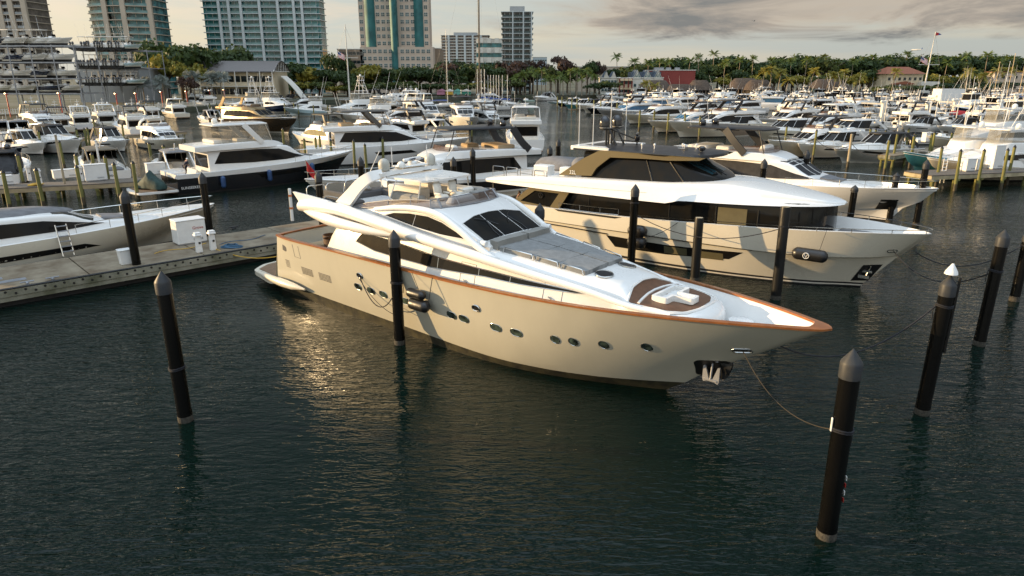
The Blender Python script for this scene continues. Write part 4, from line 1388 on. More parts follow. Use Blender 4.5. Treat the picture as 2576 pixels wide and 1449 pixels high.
# ------------------------------------------------------------------ the tall explorer yacht behind
def explorer():
    Y = thing('explorer_yacht', 'tall cream explorer yacht with gold-framed pilothouse and dark roof, moored behind the foreground yacht',
              'yacht', (21.32, 33.90, 0), R(-38))
    Y['label'] = 'tall cream yacht with gold-framed wheelhouse windows and dark roof behind the foreground yacht'
    sheer = [(-26.3, 3.05, 2.62), (-24, 3.3, 2.7), (-18, 3.42, 2.78), (-14, 3.4, 2.9), (-10, 3.25, 3.08), (-7, 2.95, 3.2), (-5, 2.55, 3.28), (-3, 1.88, 3.34), (-1.6, 1.2, 3.36), (-.6, .6, 3.37), (-.15, .25, 3.37), (0, 0, 3.37)]
    kn = [(-26.35, 3.05, 1.86), (-24, 3.3, 1.88), (-18, 3.42, 1.9), (-14, 3.38, 1.92), (-10, 3.18, 1.9), (-7, 2.75, 1.86), (-5, 2.2, 1.86), (-3, 1.35, 1.92), (-1.8, .55, 2.0), (-1.2, 0, 2.06)]
    kn2 = [(-26.35, 3.02, 1.80), (-24, 3.25, 1.82), (-18, 3.37, 1.84), (-14, 3.33, 1.86), (-10, 3.1, 1.84), (-7, 2.62, 1.80), (-5, 2.02, 1.80), (-3, 1.15, 1.86), (-1.9, .42, 1.94), (-1.3, 0, 2.0)]
    lo = [(-26.5, 2.9, .42), (-24, 3.05, .40), (-18, 3.1, .34), (-14, 3.02, .30), (-10, 2.6, .28), (-7, 1.9, .26), (-5, 1.2, .26), (-3.6, .42, .26), (-2.75, 0, .26)]
    w1 = [(p[0] + (0 if p[0] < -4 else -.06), p[1] * .99, .16) for p in lo]
    w2 = [(p[0] + (0 if p[0] < -4 else -.1), p[1] * .985, .08) for p in lo]
    w3 = [(p[0] + (0 if p[0] < -4 else -.3), p[1] * .95, -.4) for p in lo]
    keel = [(-26.4, .05, -1.2), (-14, .05, -1.4), (-4.2, 0, -1.0)]
    mb = MB()
    S = hull_shell(mb, [sheer, kn, kn2, lo, w1, w2, w3, keel], [0, 0, 0, 1, 2, 1, 1], 40)[0]
    hb = mb.bvh()
    mb.build('hull', [HULLWHITE, ANTIFOUL, BOOTWHITE], Y, 28)
    ins = inset_path(S, .12)
    dk = [tuple(p) for p in row_at([(-26.1, 2.9, 2.0), (-18, 3.2, 2.1), (-10, 3.0, 2.3), (-7, 2.6, 2.5), (-5, 2.1, 2.58), (-3, 1.25, 2.62), (-1.9, .5, 2.64), (-1.2, 0, 2.64)], 40)]
    b = MB()
    for s in (1, -1):
        b.grid([[(p[0], s * p[1], p[2]) for p in S], [(p[0], s * p[1], p[2] + .02) for p in ins], [(p[0], s * p[1], p[2]) for p in dk]])
    b.grid([[(p[0], p[1] * k, p[2]) for p in dk] for k in (1, .5, 0, -.5, -1)])
    b.build('deck', WHITE, Y, 35)
    # main saloon: dark glass body wrapped by cream framing
    sal = MB()
    house(sal, [(-21.2, 2.75, 2.0, 3.9, 4.05, 2.75), (-18, 2.85, 2.0, 3.9, 4.05, 2.85), (-12, 2.8, 2.2, 4.1, 4.25, 2.8), (-9, 2.62, 2.4, 4.2, 4.4, 2.6), (-7, 2.35, 2.5, 4.25, 4.5, 2.3), (-5.6, 1.85, 2.55, 4.3, 4.5, 1.75), (-4.9, 1.2, 2.58, 4.3, 4.5, 1.05), (-4.65, .5, 2.6, 4.3, 4.45, .4)], 34)
    sb = sal.bvh()
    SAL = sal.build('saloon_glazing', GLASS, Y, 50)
    fr = MB()
    for mode in ('side', 'far'):
        for x in (-18.6, -15.5, -13.1, -10.3, -8.0): rim(fr, sb, mode, [(x, 2.2), (x, 4.0)], .03, .01, closed=False, step=.5)
    fr.build('glazing_bar', BLACKTRIM, SAL, 40)
    bl = MB(); patch(bl, sb, 'side', [(-10.2, 2.75), (-8.6, 2.8), (-8.6, 4.0), (-10.2, 3.98)], .4, .012); bl.build('drawn_blind', mat('olive_blind', (.10, .085, .04), .6), SAL, 40)
    # upper deck band: long cream eyebrow that runs from the overhanging aft deck to the bow roof
    bd = MB()
    house(bd, [(-26.9, 3.15, 3.95, 4.06, 4.2, 3.2), (-24.5, 3.35, 3.95, 4.35, 4.55, 3.28), (-20.6, 3.38, 3.92, 4.5, 4.75, 3.2), (-17, 3.36, 3.92, 4.6, 4.9, 3.05), (-13.2, 3.3, 3.94, 4.75, 5.05, 2.9), (-12.4, 3.26, 4.16, 4.8, 5.12, 2.85), (-10, 3.05, 4.24, 4.75, 5.2, 2.5), (-8, 2.7, 4.3, 4.66, 5.02, 2.1), (-6, 2.1, 4.38, 4.58, 4.78, 1.5), (-4.9, 1.5, 4.42, 4.5, 4.64, 1.0), (-4.3, .7, 4.44, 4.47, 4.54, .4), (-4.2, .3, 4.44, 4.46, 4.5, .15)], 50, camber=.08)
    bb = bd.bvh()
    bd.build('upper_deck_band', WHITE, Y, 40)
    gr = MB()
    for mode in ('side', 'far'): rim(gr, bb, mode, [(-26, 4.15), (-22, 4.28), (-17, 4.34), (-14.5, 4.4)], .012, .004, closed=False, step=.8)
    gr.build('moulding_line', GALV, Y, 40)
    # gold framed aft quarter: slanted frame with glass
    for s in (-1, 1):
        y = s * 3.12
        f = MB()
        o = [(-24.6, 2.75), (-23.1, 3.95), (-19.9, 3.95), (-20.9, 2.45)]
        i = [(-23.9, 2.92), (-22.7, 3.72), (-20.75, 3.72), (-21.45, 2.75)]
        a = [(p[0], y - s * .0, p[1]) for p in o]; c = [(p[0], y, p[1]) for p in i]
        a2 = [(p[0], y - s * .14, p[1]) for p in o]; c2 = [(p[0], y - s * .14, p[1]) for p in i]
        f.grid([c2, c, a, a2], close_v=True)
        f.build('quarter_frame', GOLD, Y, 20)
        g = MB(); g.prism(i, y - s * .09, y - s * .06, 'Y'); G = g.build('quarter_pane', GLASS, Y, 20)
        e = MB(); e.tube([(-22.2 + .17 * math.cos(t), y + s * .0, 3.45 + .17 * math.sin(t)) for t in np.linspace(0, 2 * math.pi, 17)], .02, 5); e.tube([(-22.28, y, 3.34), (-22.2, y, 3.58), (-22.12, y, 3.34)], .02, 5); e.build('emblem', BLACKTRIM, G, 40)
    # pilothouse: dark glazed body, gold aft leg, dark roof
    ph = MB()
    house(ph, [(-19.6, 2.35, 4.6, 6.2, 6.45, 2.0), (-17, 2.45, 4.65, 6.2, 6.5, 2.1), (-14.5, 2.45, 4.85, 6.2, 6.45, 2.1), (-13.4, 2.42, 4.95, 6.1, 6.35, 2.08), (-12.5, 2.3, 5.0, 5.75, 5.95, 2.05), (-11.5, 2.0, 5.05, 5.4, 5.6, 1.8), (-10.9, 1.5, 5.05, 5.22, 5.36, 1.3), (-10.55, .8, 5.05, 5.12, 5.2, .7)], 30)
    pb = ph.bvh()
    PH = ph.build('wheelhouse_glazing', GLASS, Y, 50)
    fr = MB()
    for mode in ('side', 'far'):
        rim(fr, pb, mode, [(-15.1, 6.2), (-14.5, 5.0)], .05, .01, closed=False); rim(fr, pb, mode, [(-13.6, 6.2), (-12.55, 5.1)], .05, .01, closed=False)
    rim(fr, pb, 'top', [(-13.2, 0), (-10.9, 0)], .03, .01, closed=False)
    fr.build('pillar', BLACKTRIM, PH, 40)
    wi = MB()
    for y in (-.9, .3): wi.tube([on_body(pb, 'top', -11.2, y, .04), on_body(pb, 'top', -12.2, y + .2, .07), on_body(pb, 'top', -12.7, y - .1, .04)], .02, 4)
    wi.build('wiper', BLACKTRIM, PH)
    for y in (-1.3, 0.2):
        g = MB(); patch(g, pb, 'top', [(-12.9, y + .08), (-12.9, y + 1.1), (-11.4, y + 1.0), (-11.3, y + .08)], .3, .012); g.build('windscreen', mat('blue_tint_glass', (.02, .055, .07), .06), PH, 40)
    for s in (-1, 1):
        g = MB()
        poly = [(-21.2, 4.82), (-18.7, 4.98), (-18.35, 5.5), (-17.4, 6.22), (-15, 6.3), (-13.5, 6.3), (-11.7, 6.40), (-11.4, 6.56), (-14, 6.60), (-17.6, 6.62), (-18.2, 6.58), (-19.4, 6.0)]
        a = [(p[0], s * (2.54 if p[0] < -13 else 2.54 - .17 * (p[0] + 13)), p[1]) for p in poly]
        c = [(q[0], q[1] - s * .16, q[2]) for q in a]
        i0 = [g.vert(p) for p in a]; i1 = [g.vert(p) for p in c]; n = len(poly)
        g.face(i0); g.face(i1[::-1])
        for k in range(n): g.face((i0[k], i1[k], i1[(k + 1) % n], i0[(k + 1) % n]))
        L = g.build('gold_arch', GOLD, Y, 20)
        if s < 0:
            tx = text_mb('32L', .34, .006)
            q = MB(); q.add(tx, Matrix.Translation((-20.35, -2.56, 4.98)) @ Matrix.Rotation(R(90), 4, 'X')); q.build('lettering', WHITEPLASTIC, L, 0)
    rf = MB()
    ro = [(-20.3, 2.3), (-17.8, 2.5), (-14, 2.48), (-12.2, 2.2), (-11.5, 1.6), (-11.25, .7), (-11.2, 0)]
    full = ro + [(p[0], -p[1]) for p in ro[-2::-1]]
    rf.grid([[(p[0] * 1, p[1] * .97, 6.50) for p in full], [(p[0], p[1] * .985, 6.56) for p in full], [(p[0] * .998 - .03, p[1] * .95, 6.66) for p in full], [(p[0] * .92 - 1.25, p[1] * .5, 6.76) for p in full], [(-15.7, 0, 6.78) for p in full]], close_v=True)
    rf.build('wheelhouse_roof', CHARCOAL, Y, 40)
    r2 = MB(); r2.prism(round_poly([(-20.6, -2.2), (-17.5, -2.45), (-18.6, -1.2), (-18.4, 1.2), (-17.5, 2.45), (-20.6, 2.2)], .2), 6.5, 6.74, 'Z'); r2.build('aft_roof', WHITE, Y, 30)
    # mast with black domes, aerials
    m = MB()
    for y in (-.5, -.2, .2, .5): m.tube([(-18.9, y, 6.7), (-18.9, y, 7.7)], .07, 5)
    for y in (-.5, .5): m.tube([(-18.1, y, 6.7), (-18.7, y, 7.7)], .07, 5)
    m.box((-18.9, 0, 7.75), (.4, 2.2, .1), bev=.03); m.tube([(-18.9, 0, 7.7), (-17.2, .5, 7.1)], .05, 5); m.box((-17.6, .3, 7.0), (1.3, .12, .1), bev=.03)
    m.build('mast', BLACKTRIM, Y, 40)
    for y in (-.8, .8):
        d = MB(); d.lathe([(.28, 0), (.34, .06)], (-18.9, y, 7.82), 16, m=1); d.lathe([(.34, .06), (.36, .4), (.3, .6), (.16, .74), (.02, .78)], (-18.9, y, 7.82), 16); d.build('satellite_dome', [DOMEBLACK, DOMEWHITE], Y, 60)
    d = MB(); d.lathe([(.12, 0), (.2, .12), (.18, .3), (.05, .38)], (-17.1, .3, 7.05), 12); d.box((-17.1, .3, 7.5), (.14, 1.5, .12), bev=.04, rz=.4); d.tube([(-17.1, .3, 6.7), (-17.1, .3, 7.1)], .05, 6); d.build('radar_scanner', DOMEBLACK, Y, 40)
    for x, y, h in ((-20.1, -1.9, 2.6), (-19.6, -1.0, 2.6), (-18.9, 0, 3.4), (-18.4, 1.1, 2.6)):
        a = MB(); a.tube([(x, y, 6.7), (x, y, 6.7 + h)], .025, 5); a.lathe([(.12, 0), (.06, .1)], (x, y, 6.7), 8); a.build('aerial', WHITEPLASTIC, Y, 40)
    for x, y in ((-15.9, -1.3), (-15.2, -1.0), (-13.9, .2), (-13.6, -.2), (-13.1, .4)):
        a = MB(); a.lathe([(.03, 0), (.03, .22), (.07, .24), (.07, .32), (.02, .36)], (x, y, 6.72), 8); a.build('antenna_bud', WHITEPLASTIC, Y, 40)
    a = MB()
    for k in range(3): a.lathe([(.03, 0), (.05, .4), (.1, .5)], (-13.8 + .0 * k, -.7 + .15 * k, 6.86), 8, axis='X')
    a.build('horn', CHROME, Y, 40)
    a = MB(); a.lathe([(.1, 0), (.07, .14), (.2, .2), (.22, .34), (.12, .42)], (-12.2, -.9, 6.66), 12); a.build('searchlight', DOMEBLACK, Y, 50)
    # covered furniture on the upper aft deck, rails, bar
    c = MB(); c.box((-23.2, .9, 5.0), (3.6, 2.6, .95), bev=.3, taper=.92); c.box((-21.4, .6, 5.1), (1.4, 1.8, 1.1), bev=.3, taper=.85); c.build('furniture_cover', GREYCANVAS, Y, 50)
    c = MB(); c.box((-22.6, -2.2, 4.92), (1.2, .8, .85), bev=.05); c.box((-20.9, -1.9, 4.9), (.9, .7, .8), bev=.05); c.build('bar_unit', WHITEPLASTIC, Y, 30)
    for x0 in (-26.4, -25.2, -24.0, -22.8):
        r = MB(); z = 4.45; r.tube(round3([(x0, -3.0, z), (x0, -3.0, z + .62), (x0 + 1.0, -3.0, z + .62), (x0 + 1.0, -3.0, z)]), .028, 6); r.tube([(x0, -3.0, z + .3), (x0 + 1.0, -3.0, z + .3)], .02, 5); r.build('deck_rail', CHROME, Y, 50)
    for x in (-26.5,):
        for y in (-2.9, 2.9):
            p = MB(); p.tube([(x, y, 2.0), (x, y, 4.0)], .05, 6); p.build('overhang_post', CHROME, Y)
    s = MB(); s.box((-24.9, -.8, 2.3), (1.6, 4.2, .45), bev=.08); s.box((-25.6, -.8, 2.65), (.25, 4.2, .5), bev=.08); s.build('aft_sofa', CREAMCUSHION, Y, 40)
    s = MB(); s.box((-23.6, -.9, 2.62), (.9, 1.8, .06), bev=.02); s.box((-23.6, -.9, 2.3), (.3, .3, .6)); s.build('aft_table', TEAKDECK, Y, 30)
    # side deck rails
    r = MB(); railing(r, [(-20.6, -3.3, 2.45), (-19, -3.33, 2.47), (-17.5, -3.34, 2.5), (-16.2, -3.34, 2.55)], .7, .025, 1.3); r.build('side_rail', CHROME, Y, 50)
    r = MB(); P_ = [(p[0], -p[1], p[2]) for p in S if p[0] > -15.6]; railing(r, P_, .18, .022, 1.6, mid=False); r.build('bulwark_rail', CHROME, Y, 50)
    r = MB(); P_ = [(p[0], p[1], p[2]) for p in S if p[0] > -9]; railing(r, P_, .22, .022, 1.6, mid=False); r.build('bulwark_rail', CHROME, Y, 50)
    # lowered side-deck opening: dark gap in the bulwark amidships
    for mode in ('side', 'far'):
        g = MB(); patch(g, hb, mode, [(-20.6, 2.62), (-16.4, 2.66), (-15.9, 2.78), (-20.9, 2.74)], .3, .01); g.build('gangway_recess', BLACKTRIM, Y, 30)
        g = MB(); patch(g, hb, mode, [(-17.0, 1.52), (-13, 1.46), (-8.5, 1.62), (-9.3, 1.1), (-13, .86), (-16.4, .84)], .3, .012); G = g.build('hull_window', GLASS, Y, 30)
        g = MB()
        for x in (-13.1, -11.0): patch(g, hb, mode, [(x, 1.38), (x + 1.4, 1.4), (x + 1.4, .98), (x, .95)], .3, .02)
        g.build('drawn_blind', mat('olive_blind', (.10, .085, .04), .6), G, 30)
        g = MB(); rim(g, hb, mode, [(-26, 1.84), (-20, 1.87), (-14, 1.88), (-8, 1.83)], .02, .02, closed=False, step=.8); rim(g, hb, mode, [(-26, 1.66), (-20, 1.66), (-16.9, 1.6)], .05, .01, closed=False, step=.8); g.build('rubbing_strake', BLACKTRIM, Y, 40)
        q = [(-3.35, .36), (-2.78, 1.4), (-1.95, 1.46), (-2.55, .42)]
        g = MB(); patch(g, hb, mode, q, .15, .012); G = g.build('anchor_pocket', BLACKTRIM, Y, 30)
        s = -1 if mode == 'side' else 1
        w = on_body(hb, mode, -2.55, 1.05, .06)
        if w:
            a = MB(); a.tube([w + Vector((.1, s * .05, .3)), w + Vector((-.05, s * .08, -.25))], .04, 6); a.box(w + Vector((-.05, s * .06, -.05)), (.5, .08, .14), bev=.03); a.box(w + Vector((-.2, s * .04, -.36)), (.55, .06, .2), bev=.02); a.build('anchor', CHROME, Y, 40)
        f = MB(); rim(f, hb, mode, stadium(-1.55, 2.35, .4, .14, 8), .03, .015, step=.06); f.build('fairlead', CHROME, Y, 60)
    # foredeck sunpad
    p = MB(); p.prism(round_poly([(-4.4, -.9), (-4.4, .9), (-2.6, .65), (-2.35, 0), (-2.6, -.65)], .2), 2.7, 2.95, 'Z'); p.build('foredeck_pad', GREYCANVAS, Y, 40)
    return Y, hb


def round3(pts, r=.12, seg=4):
    out = [Vector(pts[0])]
    for i in range(1, len(pts) - 1):
        p, a, b = Vector(pts[i]), Vector(pts[i - 1]), Vector(pts[i + 1])
        s, e = p + (a - p).normalized() * r, p + (b - p).normalized() * r
        for k in range(seg + 1):
            t = k / seg
            out.append((1 - t) ** 2 * s + 2 * t * (1 - t) * p + t * t * e)
    return out + [Vector(pts[-1])]


EXP, EXP_BVH = explorer()


# fenders and lines -----------------------------------------------------------
def world_of(root, p):
    M = Matrix.Translation(root.location) @ Matrix.Rotation(root.rotation_euler.z, 4, 'Z')
    return M @ Vector((p[0], p[1] * root.scale.y, p[2]))


def fender(label, root, x, y, z, L=1.5, r=.34, emblem=False, grp=None, axis='X', m_=None):
    t = thing('fender', label, 'fender', world_of(root, (x, y, z)), root.rotation_euler.z, grp)
    b = MB()
    prof = [(.06, -L / 2 - .05), (r * .6, -L / 2), (r * .95, -L / 2 + r * .4), (r, -L / 2 + r * .8), (r, L / 2 - r * .8), (r * .95, L / 2 - r * .4), (r * .6, L / 2), (.06, L / 2 + .05)]
    b.lathe(prof, n=14, axis=axis); b.build('body', m_ or RUBBER, t, 50)
    if emblem:
        e = MB(); e.tube([(.15 * math.cos(a) - .1, -r - .012, .15 * math.sin(a)) for a in np.linspace(0, 2 * math.pi, 17)], .018, 4); e.tube([(-.18, -r - .012, .08), (-.1, -r - .012, -.1), (-.02, -r - .012, .08)], .02, 4)
        e.build('emblem', WHITEPLASTIC, t, 40)
    return t


def hang(label, a, b, sag=.0, r=.014, m_=None, name='mooring_line', cat='rope', grp=None, n=14):
    a, b = Vector(a), Vector(b)
    pts = []
    for i in range(n + 1):
        u = i / n
        p = a.lerp(b, u); p.z -= sag * 4 * u * (1 - u)
        pts.append(p - a)
    t = MB(); t.tube(pts, r, 5)
    o = t.build(name, m_ or ROPE, None, 40)
    o.location = a
    return tag(o, label, cat, grp)


fender('upper black fender tied beside the pile against the foreground yacht', YACHT, -15.0, -3.56, 2.5, .95, .2)
fender('lower, thicker black fender beside the pile against the foreground yacht', YACHT, -14.85, -3.56, 2.05, 1.05, .25)
fender('upper of two round black fenders at the explorer yacht side', EXP, -14.6, -3.80, 2.2, 1.1, .36)
fender('lower of two round black fenders at the explorer yacht side', EXP, -14.6, -3.80, 1.5, 1.1, .36)
fender('long black fender with a round white emblem under the explorer yacht bow', EXP, -5.0, -2.85, 2.05, 1.7, .33, True)
W_ = lambda r, p: world_of(r, p)
hang('thin black fender line over the foreground yacht teak rail', W_(YACHT, (-15.3, -3.45, 3.32)), W_(YACHT, (-14.6, -3.62, 2.5)), .02, .012, name='fender_line')
hang('second thin fender line hanging from the foreground yacht rail', W_(YACHT, (-14.1, -3.45, 3.34)), W_(YACHT, (-14.3, -3.62, 2.0)), .02, .016, name='fender_line')
pileC = at_z(1005, 865, 0)
hang('black spring line looping from the aft fairlead to the pile amidships', W_(YACHT, on_body(YACHT_BVH, 'side', -19.15, 2.4, .02)), (pileC.x - .2, pileC.y - .1, 2.1), .85, .024)
hang('thinner second line from the aft fairlead to the pile amidships', W_(YACHT, (-19.1, -3.3, 2.42)), (pileC.x - .2, pileC.y - .1, 1.4), .25, .014)
pB, pD, pE = at_z(2077, 1350, 0), at_z(2318, 1040, 0), at_z(2462, 868, 0)
pH = at_z(2550, 757, 0)
hang('tan bow line from the starboard fairlead to the nearest black pile', W_(YACHT, on_body(YACHT_BVH, 'side', -2.45, 2.40, -.03)), (pB.x - .25, pB.y, 3.0), .6, .011, ROPETAN)
hang('thick dark bow line rising to the white-coned pile', W_(YACHT, on_body(YACHT_BVH, 'far', -1.7, 2.7, -.03)), (pD.x - .2, pD.y, 3.9), 1.05, .026)
hang('dark bow line from the explorer yacht to the pile behind the white-coned one', W_(EXP, on_body(EXP_BVH, 'side', -1.5, 2.33, -.03)), (pE.x, pE.y, 3.3), 1.0, .026)
hang('far dark bow line from the explorer yacht to the frame-edge pile', W_(EXP, (-.6, .1, 2.3)), (pH.x - .2, pH.y, 2.9), .9, .026)
pP = at_z(1598, 463, 5.1); pG = at_z(1955, 752, 0)
hang('dark spring line sagging along the explorer yacht side between two piles', (pP.x, pP.y, 3.4), (pG.x, pG.y, 3.8), 1.0, .024)
hang('second dark line from the explorer yacht rail to the aft pile', W_(EXP, (-12.2, -3.3, 3.0)), (pP.x + .2, pP.y, 1.9), .25, .016)
hang('fender line down from the explorer yacht bow rail', W_(EXP, (-4.4, -2.55, 3.4)), W_(EXP, (-4.6, -2.85, 2.1)), .0, .012, name='fender_line')

# ------------------------------------------------------------------ other boats: builders
def gen_hull(root, L, B, fs, fb, hullm, two=None, rake=.12, deckm=None, cock=None, blunt=0.0, chine_up=.42, rail=None):
    """hull + deck; two = (material of the lower topsides); returns sheer samples, hull bvh"""
    def Z(t): return fs + (fb - fs) * max(0, t) ** 1.7
    ts = [0, .12, .3, .5, .66, .8, .9, .96, .99, 1.0]
    hs = [.88, .95, 1.0, 1.0, .93, .72, .45, .24, .10, 0.0]
    if blunt: hs = [.9, .96, 1.0, 1.0, .97, .88, .72, .52, .40, blunt]
    h = B / 2
    sheer = [(-L + L * t, h * k, Z(t)) for t, k in zip(ts, hs)]
    def low(f, zs, zb, xe, pw=1.0):
        l2 = L - xe
        return [(-L * 1.0 + l2 * t, h * f * (k ** (1 + pw * t)) if t < 1 else (h * blunt * f if blunt else 0), zs + (zb - zs) * t ** 3) for t, k in zip(ts, hs)]
    mid = low(.98, fs * (.8 if two else .55), fb * (.78 if two else .62), rake * L * .35, .5)
    ch = low(.90, .32, fb * chine_up, rake * L * .72, 1.2)
    wl = low(.88, .16, .18, rake * L, 1.6)
    w0 = low(.86, -.12, -.1, rake * L * 1.1, 1.8)
    keel = [(-L, .05, -.7), (-L * .5, .05, -.8), (-rake * L * 1.25, 0, -.6)]
    mb = MB()
    S = hull_shell(mb, [sheer, mid, ch, wl, w0, keel], [0, 1 if two else 0, 1 if two else 0, 2, 3], 26)[0]
    bv = mb.bvh()
    mb.build('hull', [hullm, two or hullm, rail or BOOTWHITE if hullm not in (WHITE, HULLWHITE, OFFWHITE) else (rail or ANTIFOUL), ANTIFOUL], root, 30)
    b = MB()
    ins = inset_path(S, .08, .03)
    dk = inset_path(S, .12, -.22)
    for s in (1, -1):
        b.grid([[(p[0], s * p[1], p[2]) for p in S], [(p[0], s * p[1], p[2]) for p in ins], [(p[0], s * p[1], p[2]) for p in dk]])
    b.grid([[(p[0], p[1] * k, p[2] + .05 * (1 - abs(k))) for p in dk] for k in (1, .5, 0, -.5, -1)])
    b.build('deck', deckm or WHITE, root, 35)
    return S, bv


def bow_rail(root, S, L, frac=.45, h=.55):
    r = MB()
    P_ = [(p[0] - (.1 if p[0] > -.3 else 0), -max(p[1] - .08, 0), p[2]) for p in S if p[0] > -L * frac]
    P_ = P_ + [(p[0], -p[1], p[2]) for p in P_[-2::-1]]
    railing(r, P_, h, .022, 1.5, mid=False)
    r.build('bow_rail', CHROME, root, 50)


def dome(root, p, r=.28, m_=None):
    d = MB(); d.lathe([(r * .75, 0), (r, .08), (r, r * .9), (r * .85, r * 1.4), (r * .45, r * 1.75), (.02, r * 1.85)], p, 12)
    return d.build('satellite_dome', m_ or DOMEWHITE, root, 60)


HB = {}


def fy(name, label, cat, L=20, B=5.4, fs=1.6, fb=2.7, hullm=None, two=None, sup=None, glass=None, hardtop='white', domes=2, domem=None, arch='aft', flyseat=None,
       rise=1.0, xa=-.84, xf=-.24, platform=True, mast=True, screen=True, enclosed=False, covered=None, fly=True, hullwin=True, flag=False, group=None, blunt=0.0, skylight=False, deckm=None, winm=None):
    """flybridge motor yacht, bow tip at the origin"""
    T = thing(name, label, cat, (0, 0, 0), 0, group)
    hullm = hullm or HULLWHITE; sup = sup or WHITE; glass = glass or GLASS
    S, hb = gen_hull(T, L, B, fs, fb, hullm, two, blunt=blunt, deckm=deckm)
    k = L / 20.0
    zd = fs + .1
    hh = 1.75 * rise * (k ** .4)
    zt = zd + hh
    hw = B * .40
    h = MB()
    zf = lambda x: fs + (fb - fs) * max(0, 1 + x / L) ** 1.7 - .2
    st = [(xa * L, hw * .95, zd - .5, zt - .22, zt, hw * .86), (-.66 * L, hw, zd - .4, zt - .2, zt + .04, hw * .88), (-.5 * L, hw * .98, zd - .2, zt - .2, zt, hw * .85), (-.43 * L, hw * .93, zd - .1, zt - .34, zt - .12, hw * .80),
          (-.36 * L, hw * .86, zd, zf(-.36 * L) + hh * .32, zf(-.36 * L) + hh * .44, hw * .76), (-.30 * L, hw * .74, zf(-.3 * L), zf(-.3 * L) + .3, zf(-.3 * L) + .42, hw * .64), (xf * L, hw * .5, zf(xf * L), zf(xf * L) + .16, zf(xf * L) + .24, hw * .42), (xf * L + .06 * L, hw * .2, zf(xf * L + .06 * L) - .1, zf(xf * L + .06 * L) - .04, zf(xf * L + .06 * L), hw * .12)]
    house(h, st, 26, camber=.06)
    bv = h.bvh()
    h.build('deckhouse', sup, T, 45)
    wt = [(xa * L + .5 * k, zd + hh * .30), (xa * L + 1.2 * k, zt - .30), (-.60 * L, zt - .26), (-.48 * L, zt - .36), (-.40 * L, zd + hh * .52), (-.335 * L, zd + hh * .34), (-.45 * L, zd + hh * .26), (-.62 * L, zd + hh * .24)]
    for mode in ('side', 'far'):
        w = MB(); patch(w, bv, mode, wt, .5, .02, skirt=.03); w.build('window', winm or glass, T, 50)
        if hullwin:
            q = [(-.62 * L, fs * .72), (-.40 * L, fs * .78), (-.36 * L, fs * .62), (-.60 * L, fs * .52)]
            w = MB(); patch(w, hb, mode, q, .4, .015); w.build('hull_window', glass, T, 40)
    yw = hw * .72
    w = MB(); patch(w, bv, 'top', [(-.455 * L, -yw), (-.46 * L, 0), (-.455 * L, yw), (-.36 * L, yw * .92), (-.345 * L, 0), (-.36 * L, -yw * .92)], .4, .02); WS = w.build('windscreen', covered or glass, T, 50)
    m = MB()
    for y in (-yw * .33, yw * .33): rim(m, bv, 'top', [(-.457 * L, y), (-.35 * L, y * .95)], .025, .03, closed=False)
    m.build('mullion', sup, WS, 40)
    # aft bulkhead glass door
    w = MB(); w.box((xa * L - .02, 0, zd + hh * .42), (.05, hw * 1.5, hh * .62)); w.build('aft_door', glass, T, 30)
    c = MB(); c.box((xa * L - .75 * k, 0, fs - .28), (.6 * k, B * .62, .5), bev=.08); c.box((xa * L - 1.05 * k, 0, fs), (.2, B * .62, .5), bev=.06); c.build('aft_sofa', CREAMCUSHION, T, 40)
    if platform:
        p = MB(); p.prism(round_poly([(-L, -B * .42), (-L - 1.3 * k, -B * .36), (-L - 1.3 * k, B * .36), (-L, B * .42)], .3), .32, .48, 'Z'); p.build('swim_platform', TEAKDECK, T, 30)
    if fly:
        f = MB()
        house(f, [(xa * L - 1.2 * k, hw * .98, zt - .16, zt + .28, zt + .34, hw * 1.0), (-.72 * L, hw * 1.02, zt - .1, zt + .42, zt + .50, hw * 1.0), (-.56 * L, hw * .96, zt - .1, zt + .46, zt + .55, hw * .9), (-.49 * L, hw * .84, zt - .12, zt + .34, zt + .44, hw * .74), (-.44 * L, hw * .6, zt - .2, zt + .02, zt + .08, hw * .5)], 16, camber=.02)
        f.build('flybridge', sup, T, 45)
        s_ = MB(); s_.box((-.76 * L, 0, zt + .62), (1.5 * k, hw * 1.4, .36), bev=.08); s_.box((-.66 * L, -hw * .45, zt + .66), (1.0 * k, hw * .6, .4), bev=.08); s_.build('flybridge_seat', flyseat or CREAMCUSHION, T, 40)
        s_ = MB(); s_.box((-.545 * L, hw * .3, zt + .75), (.5 * k, hw * .8, .5), bev=.1, taper=.85); s_.build('helm_console', sup, T, 40)
        if screen:
            p = [(-.66 * L, -hw * .9, zt + .46), (-.56 * L, -hw * .86, zt + .5), (-.51 * L, -hw * .66, zt + .46), (-.497 * L, 0, zt + .48)]
            p = p + [(a, -b_, c_) for a, b_, c_ in p[-2::-1]]
            hs_ = [.12, .3, .42, .45, .42, .3, .12]
            g = MB(); g.grid([p, [(a - .35 * q, b_ * .96, c_ + q) for (a, b_, c_), q in zip(p, hs_)]]); g.build('flybridge_screen', SMOKE if not enclosed else CLEARPLASTIC, T, 30)
        if hardtop:
            hm = {'white': WHITE, 'dark': CHARCOAL, 'black': CANVAS, 'bronze': BRONZE}[hardtop] if isinstance(hardtop, str) else hardtop
            zh = zt + 2.15 * (k ** .3)
            x0, x1 = -.80 * L, -.52 * L
            g = MB(); y = hw * .9
            ol = round_poly([(x0, -y), (x1, -y * .8), (x1 + .35 * k, 0), (x1, y * .8), (x0, y)], .4)
            g.grid([[(a, b_, zh) for a, b_ in ol], [(a * 1.0, b_, zh + .1) for a, b_ in ol], [((a - (x0 + x1) / 2) * .88 + (x0 + x1) / 2, b_ * .86, zh + .2) for a, b_ in ol]], close_v=True)
            g.face(range(len(g.v) - len(ol), len(g.v))); g.face(list(range(len(ol)))[::-1])
            g.build('hardtop', hm, T, 40)
